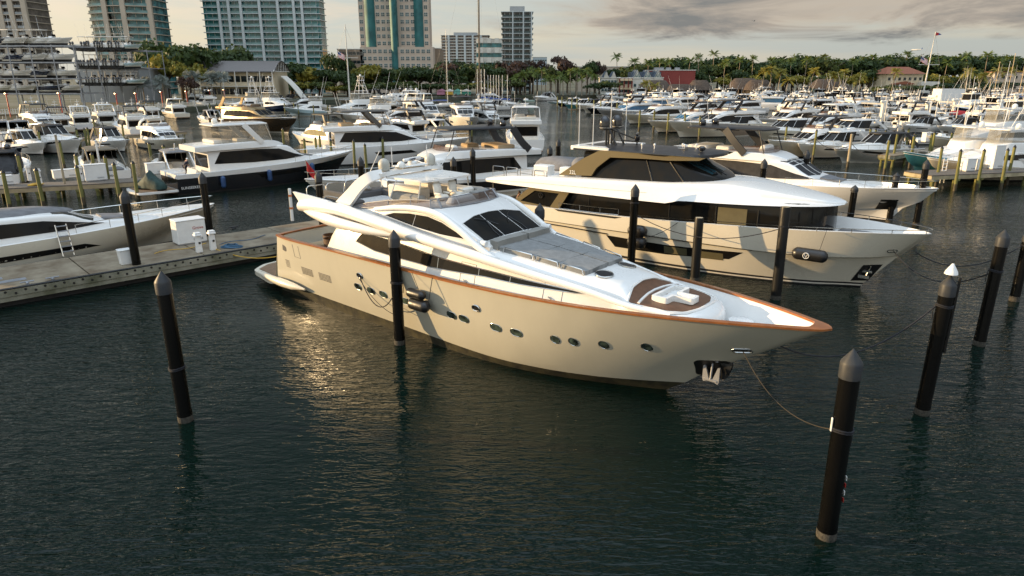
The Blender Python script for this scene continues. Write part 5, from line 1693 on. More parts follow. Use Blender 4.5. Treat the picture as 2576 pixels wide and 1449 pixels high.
            for s in (-1, 1):
                g = MB()
                if arch == 'aft':
                    g.tube(smooth_path([(x0 - .9 * k, s * hw * .98, zt + .3), (x0 - .2 * k, s * hw * .96, zt + 1.1), (x0 + .5 * k, s * hw * .9, zh + .05)], 8), 1, 4, flat=(.14, .55 * k))
                elif arch == 'fore':
                    g.tube(smooth_path([(x1 - 1.0 * k, s * hw * .95, zt + .4), (x1 - 1.8 * k, s * hw * .92, zt + 1.3), (x1 - 2.6 * k, s * hw * .86, zh + .05)], 8), 1, 4, flat=(.14, .5 * k))
                else:
                    g.tube(smooth_path([(x0 + .2, s * hw * .95, zt + .4), (x0 + .6 * k, s * hw * .9, zh)], 4), 1, 4, flat=(.12, .3))
                g.build('hardtop_leg', hm, T, 40)
                g = MB(); g.tube([(x1 - .3 * k, s * hw * .74, zh), (x1 + .2 * k, s * hw * .8, zt + .5)], .05, 5); g.build('hardtop_post', hm if hm is not WHITE else CHROME, T, 40)
            if enclosed:
                g = MB()
                e = [(x0 + .5, -y * .95), (x1, -y * .78), (x1 + .3, 0), (x1, y * .78), (x0 + .5, y * .95)]
                g.grid([[(a + .25, b_ * 1.04, zt + .5) for a, b_ in e], [(a, b_, zh) for a, b_ in e]]); g.build('clear_enclosure', CLEARPLASTIC, T, 30)
            zz = zh + .2
        else:
            zz = zt + 1.6; hm = sup
            x0, x1 = -.8 * L, -.66 * L
            for s in (-1, 1):
                g = MB(); g.tube(smooth_path([(x0 - .4 * k, s * hw * .98, zt + .3), (x0 + .5 * k, s * hw * .9, zt + 1.1), (x0 + 1.2 * k, s * hw * .6, zz)], 8), 1, 4, flat=(.16, .55 * k)); g.build('arch_leg', sup, T, 40)
            g = MB(); g.box((x0 + 1.2 * k, 0, zz), (.6 * k, hw * 1.4, .14), bev=.04); g.build('arch_top', sup, T, 40)
            x0 += .9 * k
            zz += .06
    else:
        zz = zt + .1; x0, x1 = -.72 * L, -.55 * L
    for i in range(domes):
        dome(T, (x0 + .9 * k, (-1) ** i * hw * .5 if domes > 1 else 0, zz), .27 * k ** .5, domem)
    if mast:
        g = MB(); g.box((x0 + 1.6 * k, 0, zz + .35), (.12, 1.1, .1), bev=.03); g.tube([(x0 + 1.6 * k, 0, zz - .05), (x0 + 1.6 * k, 0, zz + .35)], .07, 6); g.tube([(x0 + 1.2 * k, 0, zz - .05), (x0 + 1.0 * k, 0, zz + 1.3)], .04, 5); g.tube([(x0 + 1.1 * k, -.35, zz + .9), (x0 + 1.1 * k, .35, zz + .9)], .03, 5); g.build('radar_mast', domem or WHITEPLASTIC, T, 40)
        for s in (-1, 1):
            g = MB(); g.tube([(x0 + .3, s * hw * .7, zz - .2), (x0 - .2, s * hw * .75, zz + 2.2)], .018, 4); g.build('aerial', WHITEPLASTIC, T)
    HB[T] = hb
    bow_rail(T, S, L)
    p = MB(); patch(p, bv, 'top', round_poly([(-.33 * L, -hw * .5), (-.27 * L, -hw * .38), (-.27 * L, hw * .38), (-.33 * L, hw * .5)], .15), .5, .1, skirt=.12); p.build('foredeck_pad', GREYCANVAS if L > 16 else CUSHIONPLAIN, T, 40)
    if flag:
        g = MB(); a = Vector((-L - .1, B * .2, fs)); g.tube([a, a + Vector((-.5, 0, 1.5))], .02, 4); F = g.build('flagstaff', CHROME, T)
        g = MB(); g.grid([[(a.x - .48 - .05 * j, a.y + .06 * math.sin(j), a.z + 1.45 - .12 * i - .08 * j) for j in range(5)] for i in range(6)]); g.build('flag', RED, F, 40)
    return T


def express(name, label, cat, L=13, B=4.0, fs=1.25, fb=1.9, hullm=None, two=None, topm=None, sup=None, glass=None, legs=True, cover=None, group=None, coverall=None, padm=None, mast=True):
    """low express cruiser with a hardtop over an open cockpit"""
    T = thing(name, label, cat, (0, 0, 0), 0, group)
    hullm = hullm or HULLWHITE; sup = sup or WHITE; glass = glass or GLASS; topm = topm or WHITE
    S, hb = gen_hull(T, L, B, fs, fb, hullm, two)
    zd = fs; hw = B * .42
    h = MB()
    house(h, [(-.62 * L, hw * .98, zd - .3, zd + .55, zd + .72, hw * .86), (-.48 * L, hw * .96, zd - .2, zd + .72, zd + .92, hw * .80), (-.38 * L, hw * .88, zd - .1, zd + .68, zd + .84, hw * .7), (-.26 * L, hw * .7, zd, zd + .6, zd + .72, hw * .5), (-.14 * L, hw * .36, zd + .3, zd + .56, zd + .64, hw * .2), (-.11 * L, hw * .12, zd + .4, zd + .5, zd + .54, hw * .06)], 18, camber=.08)
    bv = h.bvh(); h.build('coachroof', sup, T, 45)
    # raked screen and side glass rising to the hardtop
    zr = zd + 1.95
    foot = [(-.66 * L, -hw * .92, zd + .6), (-.52 * L, -hw * .86, zd + .78), (-.40 * L, -hw * .62, zd + .86), (-.36 * L, 0, zd + .9)]
    head = [(-.72 * L, -hw * .80, zr), (-.58 * L, -hw * .74, zr + .04), (-.50 * L, -hw * .56, zr + .04), (-.48 * L, 0, zr + .06)]
    mir = lambda p: p + [(a, -b_, c_) for a, b_, c_ in p[-2::-1]]
    foot, head = mir(foot), mir(head)
    if coverall:
        g = MB()
        g.grid([[(-.97 * L, -hw * .9, zd + .1), (-.85 * L, -hw * .95, zd + .1)] + [(a, b_ * 1.04, zd + .1) for a, b_, c_ in foot] + [(-.85 * L, hw * .95, zd + .1), (-.97 * L, hw * .9, zd + .1)],
                [(-.95 * L, -hw * .85, zd + .6), (-.85 * L, -hw * .86, zd + 1.3)] + [(a - .1, b_ * 1.0, (c_ + zr) / 2 + .1) for a, b_, c_ in foot] + [(-.85 * L, hw * .86, zd + 1.3), (-.95 * L, hw * .85, zd + .6)],
                [(-.80 * L, -hw * .5, zr - .1), (-.76 * L, -hw * .6, zr)] + head + [(-.76 * L, hw * .6, zr), (-.80 * L, hw * .5, zr - .1)]])
        g.grid([[(-.97 * L, -hw * .9, zd + .1), (-.97 * L, hw * .9, zd + .1)], [(-.95 * L, -hw * .85, zd + .6), (-.95 * L, hw * .85, zd + .6)], [(-.80 * L, -hw * .5, zr - .1), (-.80 * L, hw * .5, zr - .1)]])
        g.build('cockpit_cover', coverall, T, 50)
    else:
        g = MB(); g.grid([foot, head]); G = g.build('windscreen', cover or glass, T, 30)
        g = MB()
        for i in (1, 2, 3, 4, 5): g.tube([foot[i], head[i]], .035, 4)
        g.build('screen_frame', sup, G, 40)
    x0, x1 = -.84 * L, -.46 * L
    ol = round_poly([(x0, -hw * .84), (x1 - .4, -hw * .72), (x1, 0), (x1 - .4, hw * .72), (x0, hw * .84)], .4)
    g = MB(); n = len(ol)
    g.grid([[(a, b_, zr) for a, b_ in ol], [(a, b_, zr + .09) for a, b_ in ol], [((a - (x0 + x1) / 2) * .84 + (x0 + x1) / 2, b_ * .8, zr + .2) for a, b_ in ol]], close_v=True)
    g.face(list(range(2 * n, 3 * n))); g.face(list(range(n))[::-1]); g.build('hardtop', topm, T, 40)
    for s in (-1, 1):
        g = MB(); g.tube(smooth_path([(-.93 * L, s * hw * .92, zd + .25), (-.86 * L, s * hw * .9, zd + 1.0), (-.76 * L, s * hw * .84, zr + .04)], 8), 1, 4, flat=(.1, .4)); g.build('hardtop_leg', topm if topm is not GREYCANVAS else sup, T, 40)
    c = MB(); c.box((-.80 * L, 0, zd + .1), (L * .1, hw * 1.3, .45), bev=.1); c.box((-.66 * L, hw * .4, zd + .3), (.7, .7, .8), bev=.1); c.build('cockpit_seat', CREAMCUSHION, T, 40)
    c = MB(); c.box((-.93 * L, 0, zd + .05), (L * .1, hw * 1.5, .4), bev=.14); c.build('aft_sunpad', padm or GREYCANVAS, T, 40)
    p = MB(); p.prism(round_poly([(-L, -B * .42), (-L - 1.0, -B * .36), (-L - 1.0, B * .36), (-L, B * .42)], .3), .3, .44, 'Z'); p.build('swim_platform', TEAKDECK, T, 30)
    p = MB(); patch(p, bv, 'top', round_poly([(-.34 * L, -hw * .4), (-.18 * L, -hw * .26), (-.18 * L, hw * .26), (-.34 * L, hw * .4)], .15), .5, .07, skirt=.1); p.build('foredeck_pad', CUSHIONPLAIN, T, 40)
    for mode in ('side', 'far'):
        w = MB(); patch(w, hb, mode, [(-.5 * L, fs * .82), (-.26 * L, fs * .98), (-.24 * L, fs * .86), (-.5 * L, fs * .66)], .4, .015); w.build('hull_window', glass, T, 40)
    if mast:
        g = MB(); g.tube([(-.72 * L, 0, zr + .1), (-.76 * L, 0, zr + .9)], .06, 5); g.box((-.72 * L, 0, zr + .36), (.12, .9, .1), bev=.03); g.build('radar_mast', topm if topm in (CHARCOAL, CANVAS) else WHITEPLASTIC, T, 40)
    bow_rail(T, S, L, .5)
    return T


def sportfish(name, label, cat, L=18, B=5.4, hullm=None, tower=True, group=None, encl=True, fb=2.6):
    T = thing(name, label, cat, (0, 0, 0), 0, group)
    fs = 1.2
    S, hb = gen_hull(T, L, B, fs, fb, hullm or WHITE, None, rake=.14)
    zd = 1.5; hw = B * .38; zt = zd + 1.7
    h = MB()
    house(h, [(-.66 * L, hw, .7, zt - .15, zt, hw * .9), (-.48 * L, hw, 1, zt - .15, zt, hw * .88), (-.38 * L, hw * .9, zd, zt - .4, zt - .2, hw * .74), (-.28 * L, hw * .7, zd, zd + .9, zd + 1.0, hw * .5), (-.18 * L, hw * .4, zd, zd + .7, zd + .76, hw * .26), (-.15 * L, hw * .2, zd + .4, zd + .6, zd + .64, hw * .1)], 16)
    bv = h.bvh(); h.build('deckhouse', WHITE, T, 45)
    for mode in ('side', 'far'):
        w = MB(); patch(w, bv, mode, round_poly([(-.63 * L, zd + .7), (-.62 * L, zt - .35), (-.46 * L, zt - .4), (-.40 * L, zd + .8)], .2), .4, .02); w.build('window', GLASS, T, 40)
    f = MB(); house(f, [(-.68 * L, hw * .9, zt - .05, zt + .75, zt + .85, hw * .85), (-.5 * L, hw * .86, zt - .05, zt + .8, zt + .9, hw * .8), (-.44 * L, hw * .6, zt - .05, zt + .5, zt + .6, hw * .5)], 8); f.build('flybridge', WHITE, T, 40)
    zh = zt + 2.2
    e = [(-.66 * L, -hw * .8), (-.5 * L, -hw * .78), (-.45 * L, -hw * .4), (-.45 * L, hw * .4), (-.5 * L, hw * .78), (-.66 * L, hw * .8)]
    g = MB(); g.grid([[(a, b_, zt + .8) for a, b_ in e], [(a - .2, b_ * .95, zh) for a, b_ in e]], close_v=False); g.build('clear_enclosure', CLEARPLASTIC if encl else GLASS, T, 30)
    g = MB(); g.prism(round_poly([(-.70 * L, -hw * .88), (-.47 * L, -hw * .78), (-.45 * L, 0), (-.47 * L, hw * .78), (-.70 * L, hw * .88)], .3), zh, zh + .12, 'Z'); g.build('hardtop', WHITE, T, 30)
    if tower:
        zz = [zh + .1, zh + 2.2, zh + 4.2]
        g = MB()
        legs = [(-.70, -1), (-.70, 1), (-.5, -1), (-.5, 1)]
        for fx, s in legs:
            c = (-.6 * L)
            g.tube([(fx * L, s * hw * 1.0, zd + .2 if fx < -.6 else zd + .6), (c + (fx * L - c) * .62, s * hw * .62, zz[0] + .6), (c + (fx * L - c) * .3, s * .5, zz[1] + 1.0), (c + (fx * L - c) * .22, s * .42, zz[2])], .05, 5)
        for z, w_ in ((zz[0] + .6, .62), (zz[0] + 1.8, .42)):
            dx, dy = .1 * L * w_, hw * w_
            P_ = [(-.6 * L - dx, -dy, z), (-.6 * L + dx, -dy, z), (-.6 * L + dx, dy, z), (-.6 * L - dx, dy, z)]
            for i in range(4): g.tube([P_[i], P_[(i + 1) % 4]], .035, 4)
        for i in range(8):
            z = zz[0] + .2 + i * .42
            g.tube([(-.6 * L + .5, -.2, z), (-.6 * L + .5, .2, z)], .025, 4)
        g.tube([(-.6 * L - 1.2, -hw * .6, zz[0] + .6), (-.6 * L + .6, .4, zz[1] + .8)], .03, 4); g.tube([(-.6 * L - 1.2, hw * .6, zz[0] + .6), (-.6 * L + .6, -.4, zz[1] + .8)], .03, 4)
        g.box((-.6 * L, 0, zz[1] + 1.0), (1.5, 1.5, .1), bev=.03); g.box((-.6 * L, 0, zz[2]), (1.4, 1.3, .1), bev=.03)
        g.build('tuna_tower', WHITEPLASTIC, T, 40)
        dome(T, (-.6 * L, 0, zz[2] + .05), .24)
    else:
        dome(T, (-.6 * L, .4, zh + .12), .3)
    for s in (-1, 1):
        g = MB(); g.tube([(-.62 * L, s * hw * 1.1, zd + .6), (-.7 * L, s * hw * 1.5, zd + 5), (-.78 * L, s * hw * 2.1, zd + 9.5)], [.05, .04, .015], 5); g.build('outrigger', WHITEPLASTIC, T)
    bow_rail(T, S, L, .4, .45)
    return T


def console_boat(name, label, cat, L=9.5, hullm=None, motors=3, group=None, topm=None, motorm=None, base=0.0, top=True):
    T = thing(name, label, cat, (0, 0, 0), 0, group)
    B = L * .3
    S, hb = gen_hull(T, L, B, .85, 1.35, hullm or WHITE, None, rake=.13)
    c = MB(); c.box((-.52 * L, 0, 1.2), (1.2, 1.0, 1.0), bev=.1, taper=.85); c.box((-.64 * L, 0, 1.1), (.6, 1.1, .8), bev=.1); c.build('console', WHITE, T, 40)
    w = MB(); w.box((-.46 * L, 0, 1.85), (.08, .95, .5), ry=-.4); w.build('windscreen', GLASS, T, 30)
    c = MB(); c.box((-.28 * L, 0, 1.05), (1.3, 1.2, .3), bev=.1); c.build('bow_seat', CREAMCUSHION, T, 40)
    if top:
        g = MB(); g.prism(round_poly([(-.72 * L, -1.1), (-.38 * L, -1.0), (-.38 * L, 1.0), (-.72 * L, 1.1)], .3), 2.95, 3.05, 'Z'); g.build('t_top', topm or WHITE, T, 30)
        for x, s in ((-.42, -1), (-.42, 1), (-.66, -1), (-.66, 1)):
            g = MB(); g.tube([(x * L, s * .6, 1.0), (x * L - .1, s * .9, 2.96)], .04, 5); g.build('t_top_leg', CHROME, T)
    for s in (-1, 1):
        if top:
            g = MB(); g.tube([(-.6 * L, s * .9, 3.0), (-.66 * L, s * 1.3, 6.2)], .022, 4); g.build('fishing_pole', WHITEPLASTIC, T)
    for i in range(motors):
        y = (i - (motors - 1) / 2) * .75
        m = MB(); m.box((-L - .35, y, 1.25), (.7, .5, .75), bev=.16, taper=.85); m.box((-L - .38, y, .5), (.3, .22, 1.1), bev=.05); m.build('outboard_motor', motorm or BLACKHULL, T, 45)
    return T


def sailboat(name, label, cat, L=11, mast_h=14, hullm=None, group=None, boomcover=None, mastm=None, masts=1):
    T = thing(name, label, cat, (0, 0, 0), 0, group)
    B = L * .3
    S, hb = gen_hull(T, L, B, 1.0, 1.35, hullm or WHITE, None, rake=.1)
    h = MB(); house(h, [(-.62 * L, B * .3, .8, 1.35, 1.5, B * .26), (-.4 * L, B * .3, .9, 1.5, 1.62, B * .25), (-.2 * L, B * .16, 1.0, 1.35, 1.42, B * .12)], 8); bv = h.bvh(); h.build('coachroof', WHITE, T, 40)
    for mode in ('side', 'far'):
        w = MB(); patch(w, bv, mode, [(-.55 * L, 1.2), (-.55 * L, 1.36), (-.34 * L, 1.42), (-.34 * L, 1.26)], .4, .015); w.build('window', GLASS, T, 40)
    mm = mastm or DOMEWHITE
    for i in range(masts):
        x = -.42 * L + (i * .3)
        m = MB(); m.tube([(x, 0, 1.4), (x, 0, mast_h)], .10 if masts == 1 else .13, 8); M = m.build('mast', mm, T, 50)
    m = MB()
    for z in ([.55] if mast_h < 16 else [.4, .68]): m.tube([(x, -B * .33, mast_h * z), (x, B * .33, mast_h * z)], .035, 4)
    m.build('spreader', mm, M)
    m = MB(); m.tube([(x, 0, 2.3), (-.88 * L, 0, 2.3)], .08, 6); m.build('boom', mm, T)
    m = MB(); m.tube([(x - .2, 0, 2.5), (-.65 * L, 0, 2.52), (-.86 * L, 0, 2.42)], [.24, .2, .12], 8); m.build('sail_cover', boomcover or BLUECLOTH, T, 50)
    for a, b_ in (((0, 0, 1.4), (x, 0, mast_h * .97)), ((-L, 0, 1.1), (x, 0, mast_h)), ((x - .1, -B * .46, 1.1), (x, 0, mast_h * .96)), ((x - .1, B * .46, 1.1), (x, 0, mast_h * .96))):
        m = MB(); m.tube([a, b_], .014, 4); m.build('stay', GALV, T)
    return T

# ------------------------------------------------------------------ the marina's boats set out
def put(T, px, py, z, hd, s=1.0):
    p = at_z(px, py, z)
    T.location = (p.x, p.y, 0)
    T.rotation_euler = (0, 0, R(hd))
    T.scale = (s, s, s)
    return T


YT = 'yacht'
# --- near neighbours
T = fy('motor_yacht', 'black-hulled white flybridge yacht with a person at its stern platform', YT, 20.5, 5.6, 2.0, 2.8, WHITE, BLACKHULL, hardtop=WHITE, arch='fore', domes=1, enclosed=True, mast=True, rise=1.15)
put(T, 888, 379, 2.7, 43)
SUNS = T
T = fy('motor_yacht', 'grey-roofed white yacht with bow to the left and red flag, behind the grey satellite domes', YT, 24, 6.0, 2.1, 3.0, WHITE, None, hardtop=CHARCOAL, arch='aft', domes=2, domem=DOMEBLACK, sup=WHITE, flyseat=TANCUSHION, rise=1.05, hullwin=True, flag=False)
put(T, 765, 450, 3.0, 211)
M3 = T
for mode in ('side', 'far'):
    w = MB(); patch(w, HB[T], mode, [(-.88 * 24, 1.05), (-.86 * 24, 1.95), (-.3 * 24, 2.1), (-.24 * 24, 1.5), (-.4 * 24, 1.1)], .6, .03); w.build('hull_window', GLASS, T, 40)
T = fy('motor_yacht', 'white yacht with dark canvas-covered windows and black slatted hardtop behind the explorer yacht', YT, 25, 6.2, 2.3, 3.0, WHITE, None, hardtop=CHARCOAL, arch='fore', domes=2, domem=DOMEBLACK, covered=CANVAS, winm=CANVAS, rise=1.0)
put(T, 2362, 474, 3.0, -42)
R3 = T
for mode in ('side', 'far'):
    w = MB(); patch(w, HB[T], mode, [(-.95 * 25, 1.35), (-.95 * 25, 2.05), (-.45 * 25, 2.2), (-.26 * 25, 2.0), (-.4 * 25, 1.6)], .6, .03); w.build('hull_window', GLASS, T, 40)
    w = MB(); patch(w, HB[T], mode, [(-4.0, 1.0), (-3.5, 1.9), (-2.4, 1.95), (-2.7, 1.05)], .3, .02); w.build('anchor_pocket', BLACKTRIM, T, 40)
T = fy('sport_yacht', 'white sport yacht with sweeping dark side window and grey roof, bow rail at the dock', YT, 22, 5.3, 1.7, 2.4, HULLWHITE, None, fly=False, hardtop=None, domes=0, mast=False, rise=.78, sup=WHITE)
put(T, 540, 511, 2.4, 43)
L1 = T
b = MB(); b.sphere((-12.8, 0, 3.0), (4.2, 1.75, .56), z0=0.0); b.build('soft_roof', GREYCANVAS, L1, 60)
# --- left-hand berths
T = fy('motor_yacht', 'bronze-brown yacht with dark brown hull, left of centre beyond the basin', YT, 26, 6.2, 2.4, 3.2, mat('brown_hull', (.05, .032, .016), .2, coat=.5), None, sup=BRONZE, hardtop='bronze', arch='aft', domes=0, rise=1.0)
put(T, 748, 295, 3.2, -34)
T = express('express_cruiser', 'express cruiser with brown-grey hardtop and covered aft sunpad, stern to the timber pier', 'cruiser', 14, 4.3, 1.4, 2.0, WHITE, topm=mat('brown_grey_top', (.14, .115, .08), .35))
put(T, 215, 388, 2.0, 130)
tx = text_mb('Moon', .42, .004)
b = MB(); b.add(tx, Matrix.Translation((-14.02, .65, .82)) @ Matrix.Rotation(R(-90), 4, 'Z') @ Matrix.Rotation(R(90), 4, 'X')); b.build('lettering', BLACKTRIM, T, 0)
T = express('covered_cruiser', 'cruiser wholly wrapped in black canvas, stern to the timber pier', 'cruiser', 14, 4.6, 1.4, 2.0, WHITE, topm=CANVAS, coverall=CANVAS)
put(T, 35, 392, 2.0, 118)
dome(T, (-9, -.8, 3.5), .32, DOMEBLACK); dome(T, (-9, .8, 3.5), .32, DOMEBLACK)
T = express('express_cruiser', 'white square-sided cruiser with black canvas top behind the covered boat', 'cruiser', 12.5, 4.4, 1.9, 2.2, WHITE, topm=CANVAS)
put(T, 203, 352, 2.1, -30)
T = console_boat('day_boat', 'small boat with black hull and white top at the far left edge', 'boat', 10, NAVYHULL, 2)
put(T, 68, 367, 1.3, -28)
T = express('express_cruiser', 'white cruiser with grey canvas hardtop at the left edge, third row back', 'cruiser', 13, 4.2, 1.4, 2.0, WHITE, topm=GREYCANVAS)
put(T, -14, 320, 2, 135)
LW = [((118, 305), 1.9, 133, 'white flybridge cruiser with black radar arch before the boat racks', dict(L=15, B=4.6, hardtop=CHARCOAL, arch='aft', domes=0)),
      ((232, 296), 1.9, 133, 'white flybridge cruiser with two white domes on its arch before the seawall', dict(L=15, B=4.6, hardtop='white', domes=2)),
      ((458, 347), 2.1, -42, 'small white flybridge cruiser with bow to the right behind the black-hulled yacht', dict(L=14, B=4.4, hardtop=None, domes=0)),
      ((345, 283), 1.9, 133, 'white flybridge cruiser with black arch, flag at its rail, beside the small flybridge one', dict(L=15, B=4.6, hardtop=CHARCOAL, arch='fore', domes=0)),
      ((412, 276), 1.9, 133, 'white cruiser with raked white hardtop just left of the bronze yacht', dict(L=15, B=4.6, hardtop='white', arch='fore', domes=1))]
for (px, py), z, hd, lab, kw in LW:
    put(fy('flybridge_cruiser', lab, 'cruiser', group='flybridge cruisers of the left berths', fs=1.4, fb=2.0, **kw), px, py, z, hd)
FILL = [(60, 304, 133, 'e', 'white cruiser with dark hardtop at the far left before the racks', 12), (176, 300, 133, 'f', 'white flybridge cruiser second from the left row end, arch in white', 13), (290, 296, 133, 'e', 'white hardtop cruiser between the twin-domed and the black-arched cruisers', 12),
        (318, 352, -42, 'e', 'white cruiser with pale deck and bow rail behind the brown-topped cruiser', 12), (112, 358, -35, 'e', 'white cruiser tucked behind the slender pale dock post', 11), (395, 398, 130, 'e', 'pale cruiser squeezed between the brown-topped cruiser and the black-hulled yacht', 11), (500, 290, 133, 'e', 'white cruiser in the shade just left of the bronze yacht bow', 12)]
for px, py, hd, k, lab, L in FILL:
    T = express('express_cruiser', lab, 'cruiser', L, L * .31, 1.3, 1.9, WHITE, topm=[CHARCOAL, WHITE, GREYCANVAS][px % 3]) if k == 'e' else fy('flybridge_cruiser', lab, 'cruiser', L, 4.3, 1.4, 2.0, WHITE, None, hardtop='white', domes=1)
    put(T, px, py, 1.9, hd)
MID = [(930, 318, 140, 'f', 'white flybridge yacht with black arch in the middle of the basin', 16), (1010, 314, 140, 'e', 'low white cruiser before the yacht with curving dark hardtop', 13), (905, 296, 206, 'f', 'white yacht bow between basin piles, left of the SKY stern', 18), (990, 290, 206, 'e', 'pale cruiser under the SKY stern', 13), (1075, 296, 206, 'f', 'white yacht with grey hardtop right below the SKY stern', 17), (1262, 302, -70, 'f', 'white cruiser bow-on beside the tall black mast', 15), (700, 262, 206, 'f', 'white yacht moored below the left tower boats', 16), (640, 258, 200, 'e', 'white cruiser in shade before the cream hall', 13)]
for i, (px, py, hd, k, lab, L) in enumerate(MID):
    T = express('express_cruiser', lab, 'cruiser', L, L * .31, 1.3, 1.9, [WHITE, OFFWHITE][i % 2], topm=[CHARCOAL, WHITE][i % 2]) if k == 'e' else fy('motor_yacht', lab, YT, L, L * .28, 1.5, 2.2, [WHITE, OFFWHITE][i % 2], None, hardtop=[CHARCOAL, 'white', 'black'][i % 3], domes=[0, 2, 1][i % 3], arch=['aft', 'fore'][i % 2])
    put(T, px, py, 2.0, hd)
# --- middle basin
T = fy('flybridge_cruiser', 'cream flybridge cruiser with olive window covers and a dark bronze arch', 'cruiser', 15.5, 4.7, 1.5, 2.1, OFFWHITE, None, hardtop=mat('dark_bronze_arch', (.04, .033, .02), .3), arch='aft', covered=mat('olive_cover', (.16, .14, .06), .7), winm=mat('olive_cover', (.16, .14, .06), .7), domes=0, flag=True)
put(T, 737, 330, 2.1, 138)
T = fy('flybridge_cruiser', 'white cruiser with two white domes on a curved roof behind the olive-covered one', 'cruiser', 15, 4.6, 1.5, 2.1, WHITE, None, hardtop='white', domes=2, flag=False)
put(T, 850, 318, 2.1, 140)
T = fy('motor_yacht', 'white yacht with curving dark grey hardtop and glass-walled aft deck', YT, 22, 5.8, 2.2, 2.9, WHITE, None, hardtop=mat('grey_brown_top', (.09, .085, .08), .3), arch='fore', domes=0, flyseat=TANCUSHION, rise=1.15)
put(T, 1180, 345, 2.9, 20)
T = sportfish('sportfishing_boat', 'navy-hulled sportfishing boat with tall white tower, left of two towers', 'boat', 18, hullm=NAVYHULL)
put(T, 748, 262, 2.6, -30, 1.1)
T = sportfish('sportfishing_boat', 'white sportfishing boat with tall tower and pale blue bow neighbour', 'boat', 18, hullm=WHITE)
put(T, 806, 271, 2.6, 215, 1.15)
T = sportfish('sportfishing_boat', 'pale blue sportfishing bow between the two tall towers', 'boat', 16, hullm=PALEBLUE, tower=False)
put(T, 712, 270, 2.5, 200, 1.0)
T = sportfish('sportfishing_boat', 'smaller tower boat under the trees at the left end of the middle basin', 'boat', 15, hullm=WHITE)
put(T, 560, 262, 2.3, 190, 1.1)
T = fy('motor_yacht', 'white hardtop yacht with two domes right of the white tower boat', YT, 20, 5.4, 1.8, 2.6, WHITE, None, hardtop='white', domes=2)
put(T, 850, 277, 2.6, 214)
T = sportfish('sportfishing_boat', 'cream convertible boat with clear enclosure left of the stern lettered SKY', 'boat', 18, hullm=OFFWHITE, tower=False)
put(T, 838, 286, 2.6, 205, 1.1)
T = fy('motor_yacht', 'tan canvas-covered yacht beneath the trees behind the tower boats', YT, 20, 5.4, 1.8, 2.5, mat('tan_hull', (.33, .27, .19), .35), None, sup=mat('tan_hull', (.33, .27, .19), .35), hardtop='black', domes=0)
put(T, 850, 250, 2.5, 200)
T = fy('motor_yacht', 'white yacht with a long raked white hardtop arch, twin domes, left of the SKY stern', YT, 21, 5.4, 1.8, 2.6, WHITE, None, hardtop='white', arch='fore', domes=2)
put(T, 880, 272, 2.6, 208)
T = fy('motor_yacht', 'tall yacht seen stern on with SKY lettered on its dark transom', YT, 26, 6.6, 2.5, 3.2, WHITE, None, hardtop='white', arch='post', domes=2, rise=1.2)
put(T, 1030, 262, 3.2, 100)
b = MB(); b.box((-26.05, 0, 1.5), (.06, 4.6, 1.4)); b.build('transom_panel', NAVYHULL, T, 30)
b = MB(); b.add(text_mb('SKY', .85, .004), Matrix.Translation((-26.1, 1.6, 1.35)) @ Matrix.Rotation(R(-90), 4, 'Z') @ Matrix.Rotation(R(90), 4, 'X')); b.build('lettering', WHITEPLASTIC, T, 0)
T = fy('motor_yacht', 'broad white yacht behind the SKY stern with dark wraparound windows', YT, 24, 6.2, 2.3, 3.0, WHITE, None, hardtop='white', domes=0, rise=1.2)
put(T, 1120, 285, 3.0, -62)
T = fy('motor_yacht', 'white yacht facing the camera with dark windscreen and canopy lamps', YT, 22, 6.0, 2.2, 3.0, WHITE, None, hardtop=CHARCOAL, arch='post', domes=2, domem=DOMEBLACK, rise=1.15)
put(T, 1182, 297, 2.8, -80)
T = fy('motor_yacht', 'square-topped white houseboat-like yacht seen stern on at the channel edge', YT, 20, 5.8, 2.0, 2.6, WHITE, None, hardtop='white', arch='post', domes=0, rise=1.25)
put(T, 1310, 318, 2.6, 92)
# --- channel row, bows to the left
CH = [(1376, 255, PALEBLUE, 'c', 'pale blue-hulled open boat at the head of the channel row', 11),
      (1298, 250, mat('pale_green_hull', (.35, .5, .42), .3), 'c', 'pale green skiff alone at the end of the channel', 9),
      (1400, 258, BLACKHULL, 'e', 'grey cruiser with dark inflatable at its stern in the channel row', 12),
      (1420, 261, TEALHULL, 'e', 'teal-hulled cruiser in the channel row, bow toward the open water', 13),
      (1445, 262, HULLWHITE, 'e', 'cream cruiser between the teal hull and the black hull', 13),
      (1462, 265, HULLWHITE, 'f', 'white yacht with bow rail just left of the low black hull', 16),
      (1475, 270, BLACKHULL, 'e', 'low black-hulled cruiser in the channel row', 15),
      (1502, 274, GREYHULL, 'f', 'dark grey-hulled yacht with blue glass in the channel row', 22),
      (1565, 285, HULLWHITE, 'f', 'cream yacht with black side decks behind the twin black domes', 21),
      (1629, 302, HULLWHITE, 'f', 'white yacht with narrow hull window next in the channel row', 22),
      (1681, 304, HULLWHITE, 'F', 'large cream bow with square hull window in the channel row', 25),
      (1757, 312, mat('taupe_hull', (.25, .2, .15), .3), 'e', 'taupe-hulled cruiser with anchor on its bow in the channel row', 17),
      (1880, 322, HULLWHITE, 'e', 'white cruiser behind the black slatted hardtop', 17),
      (1932, 352, HULLWHITE, 'f', 'cream cruiser with oval hull port and bow rail among the sunlit piles', 18),
      (2008, 361, OFFWHITE, 'e', 'cruiser with teak-edged bow and long rail left of the grey boxy bow', 15)]
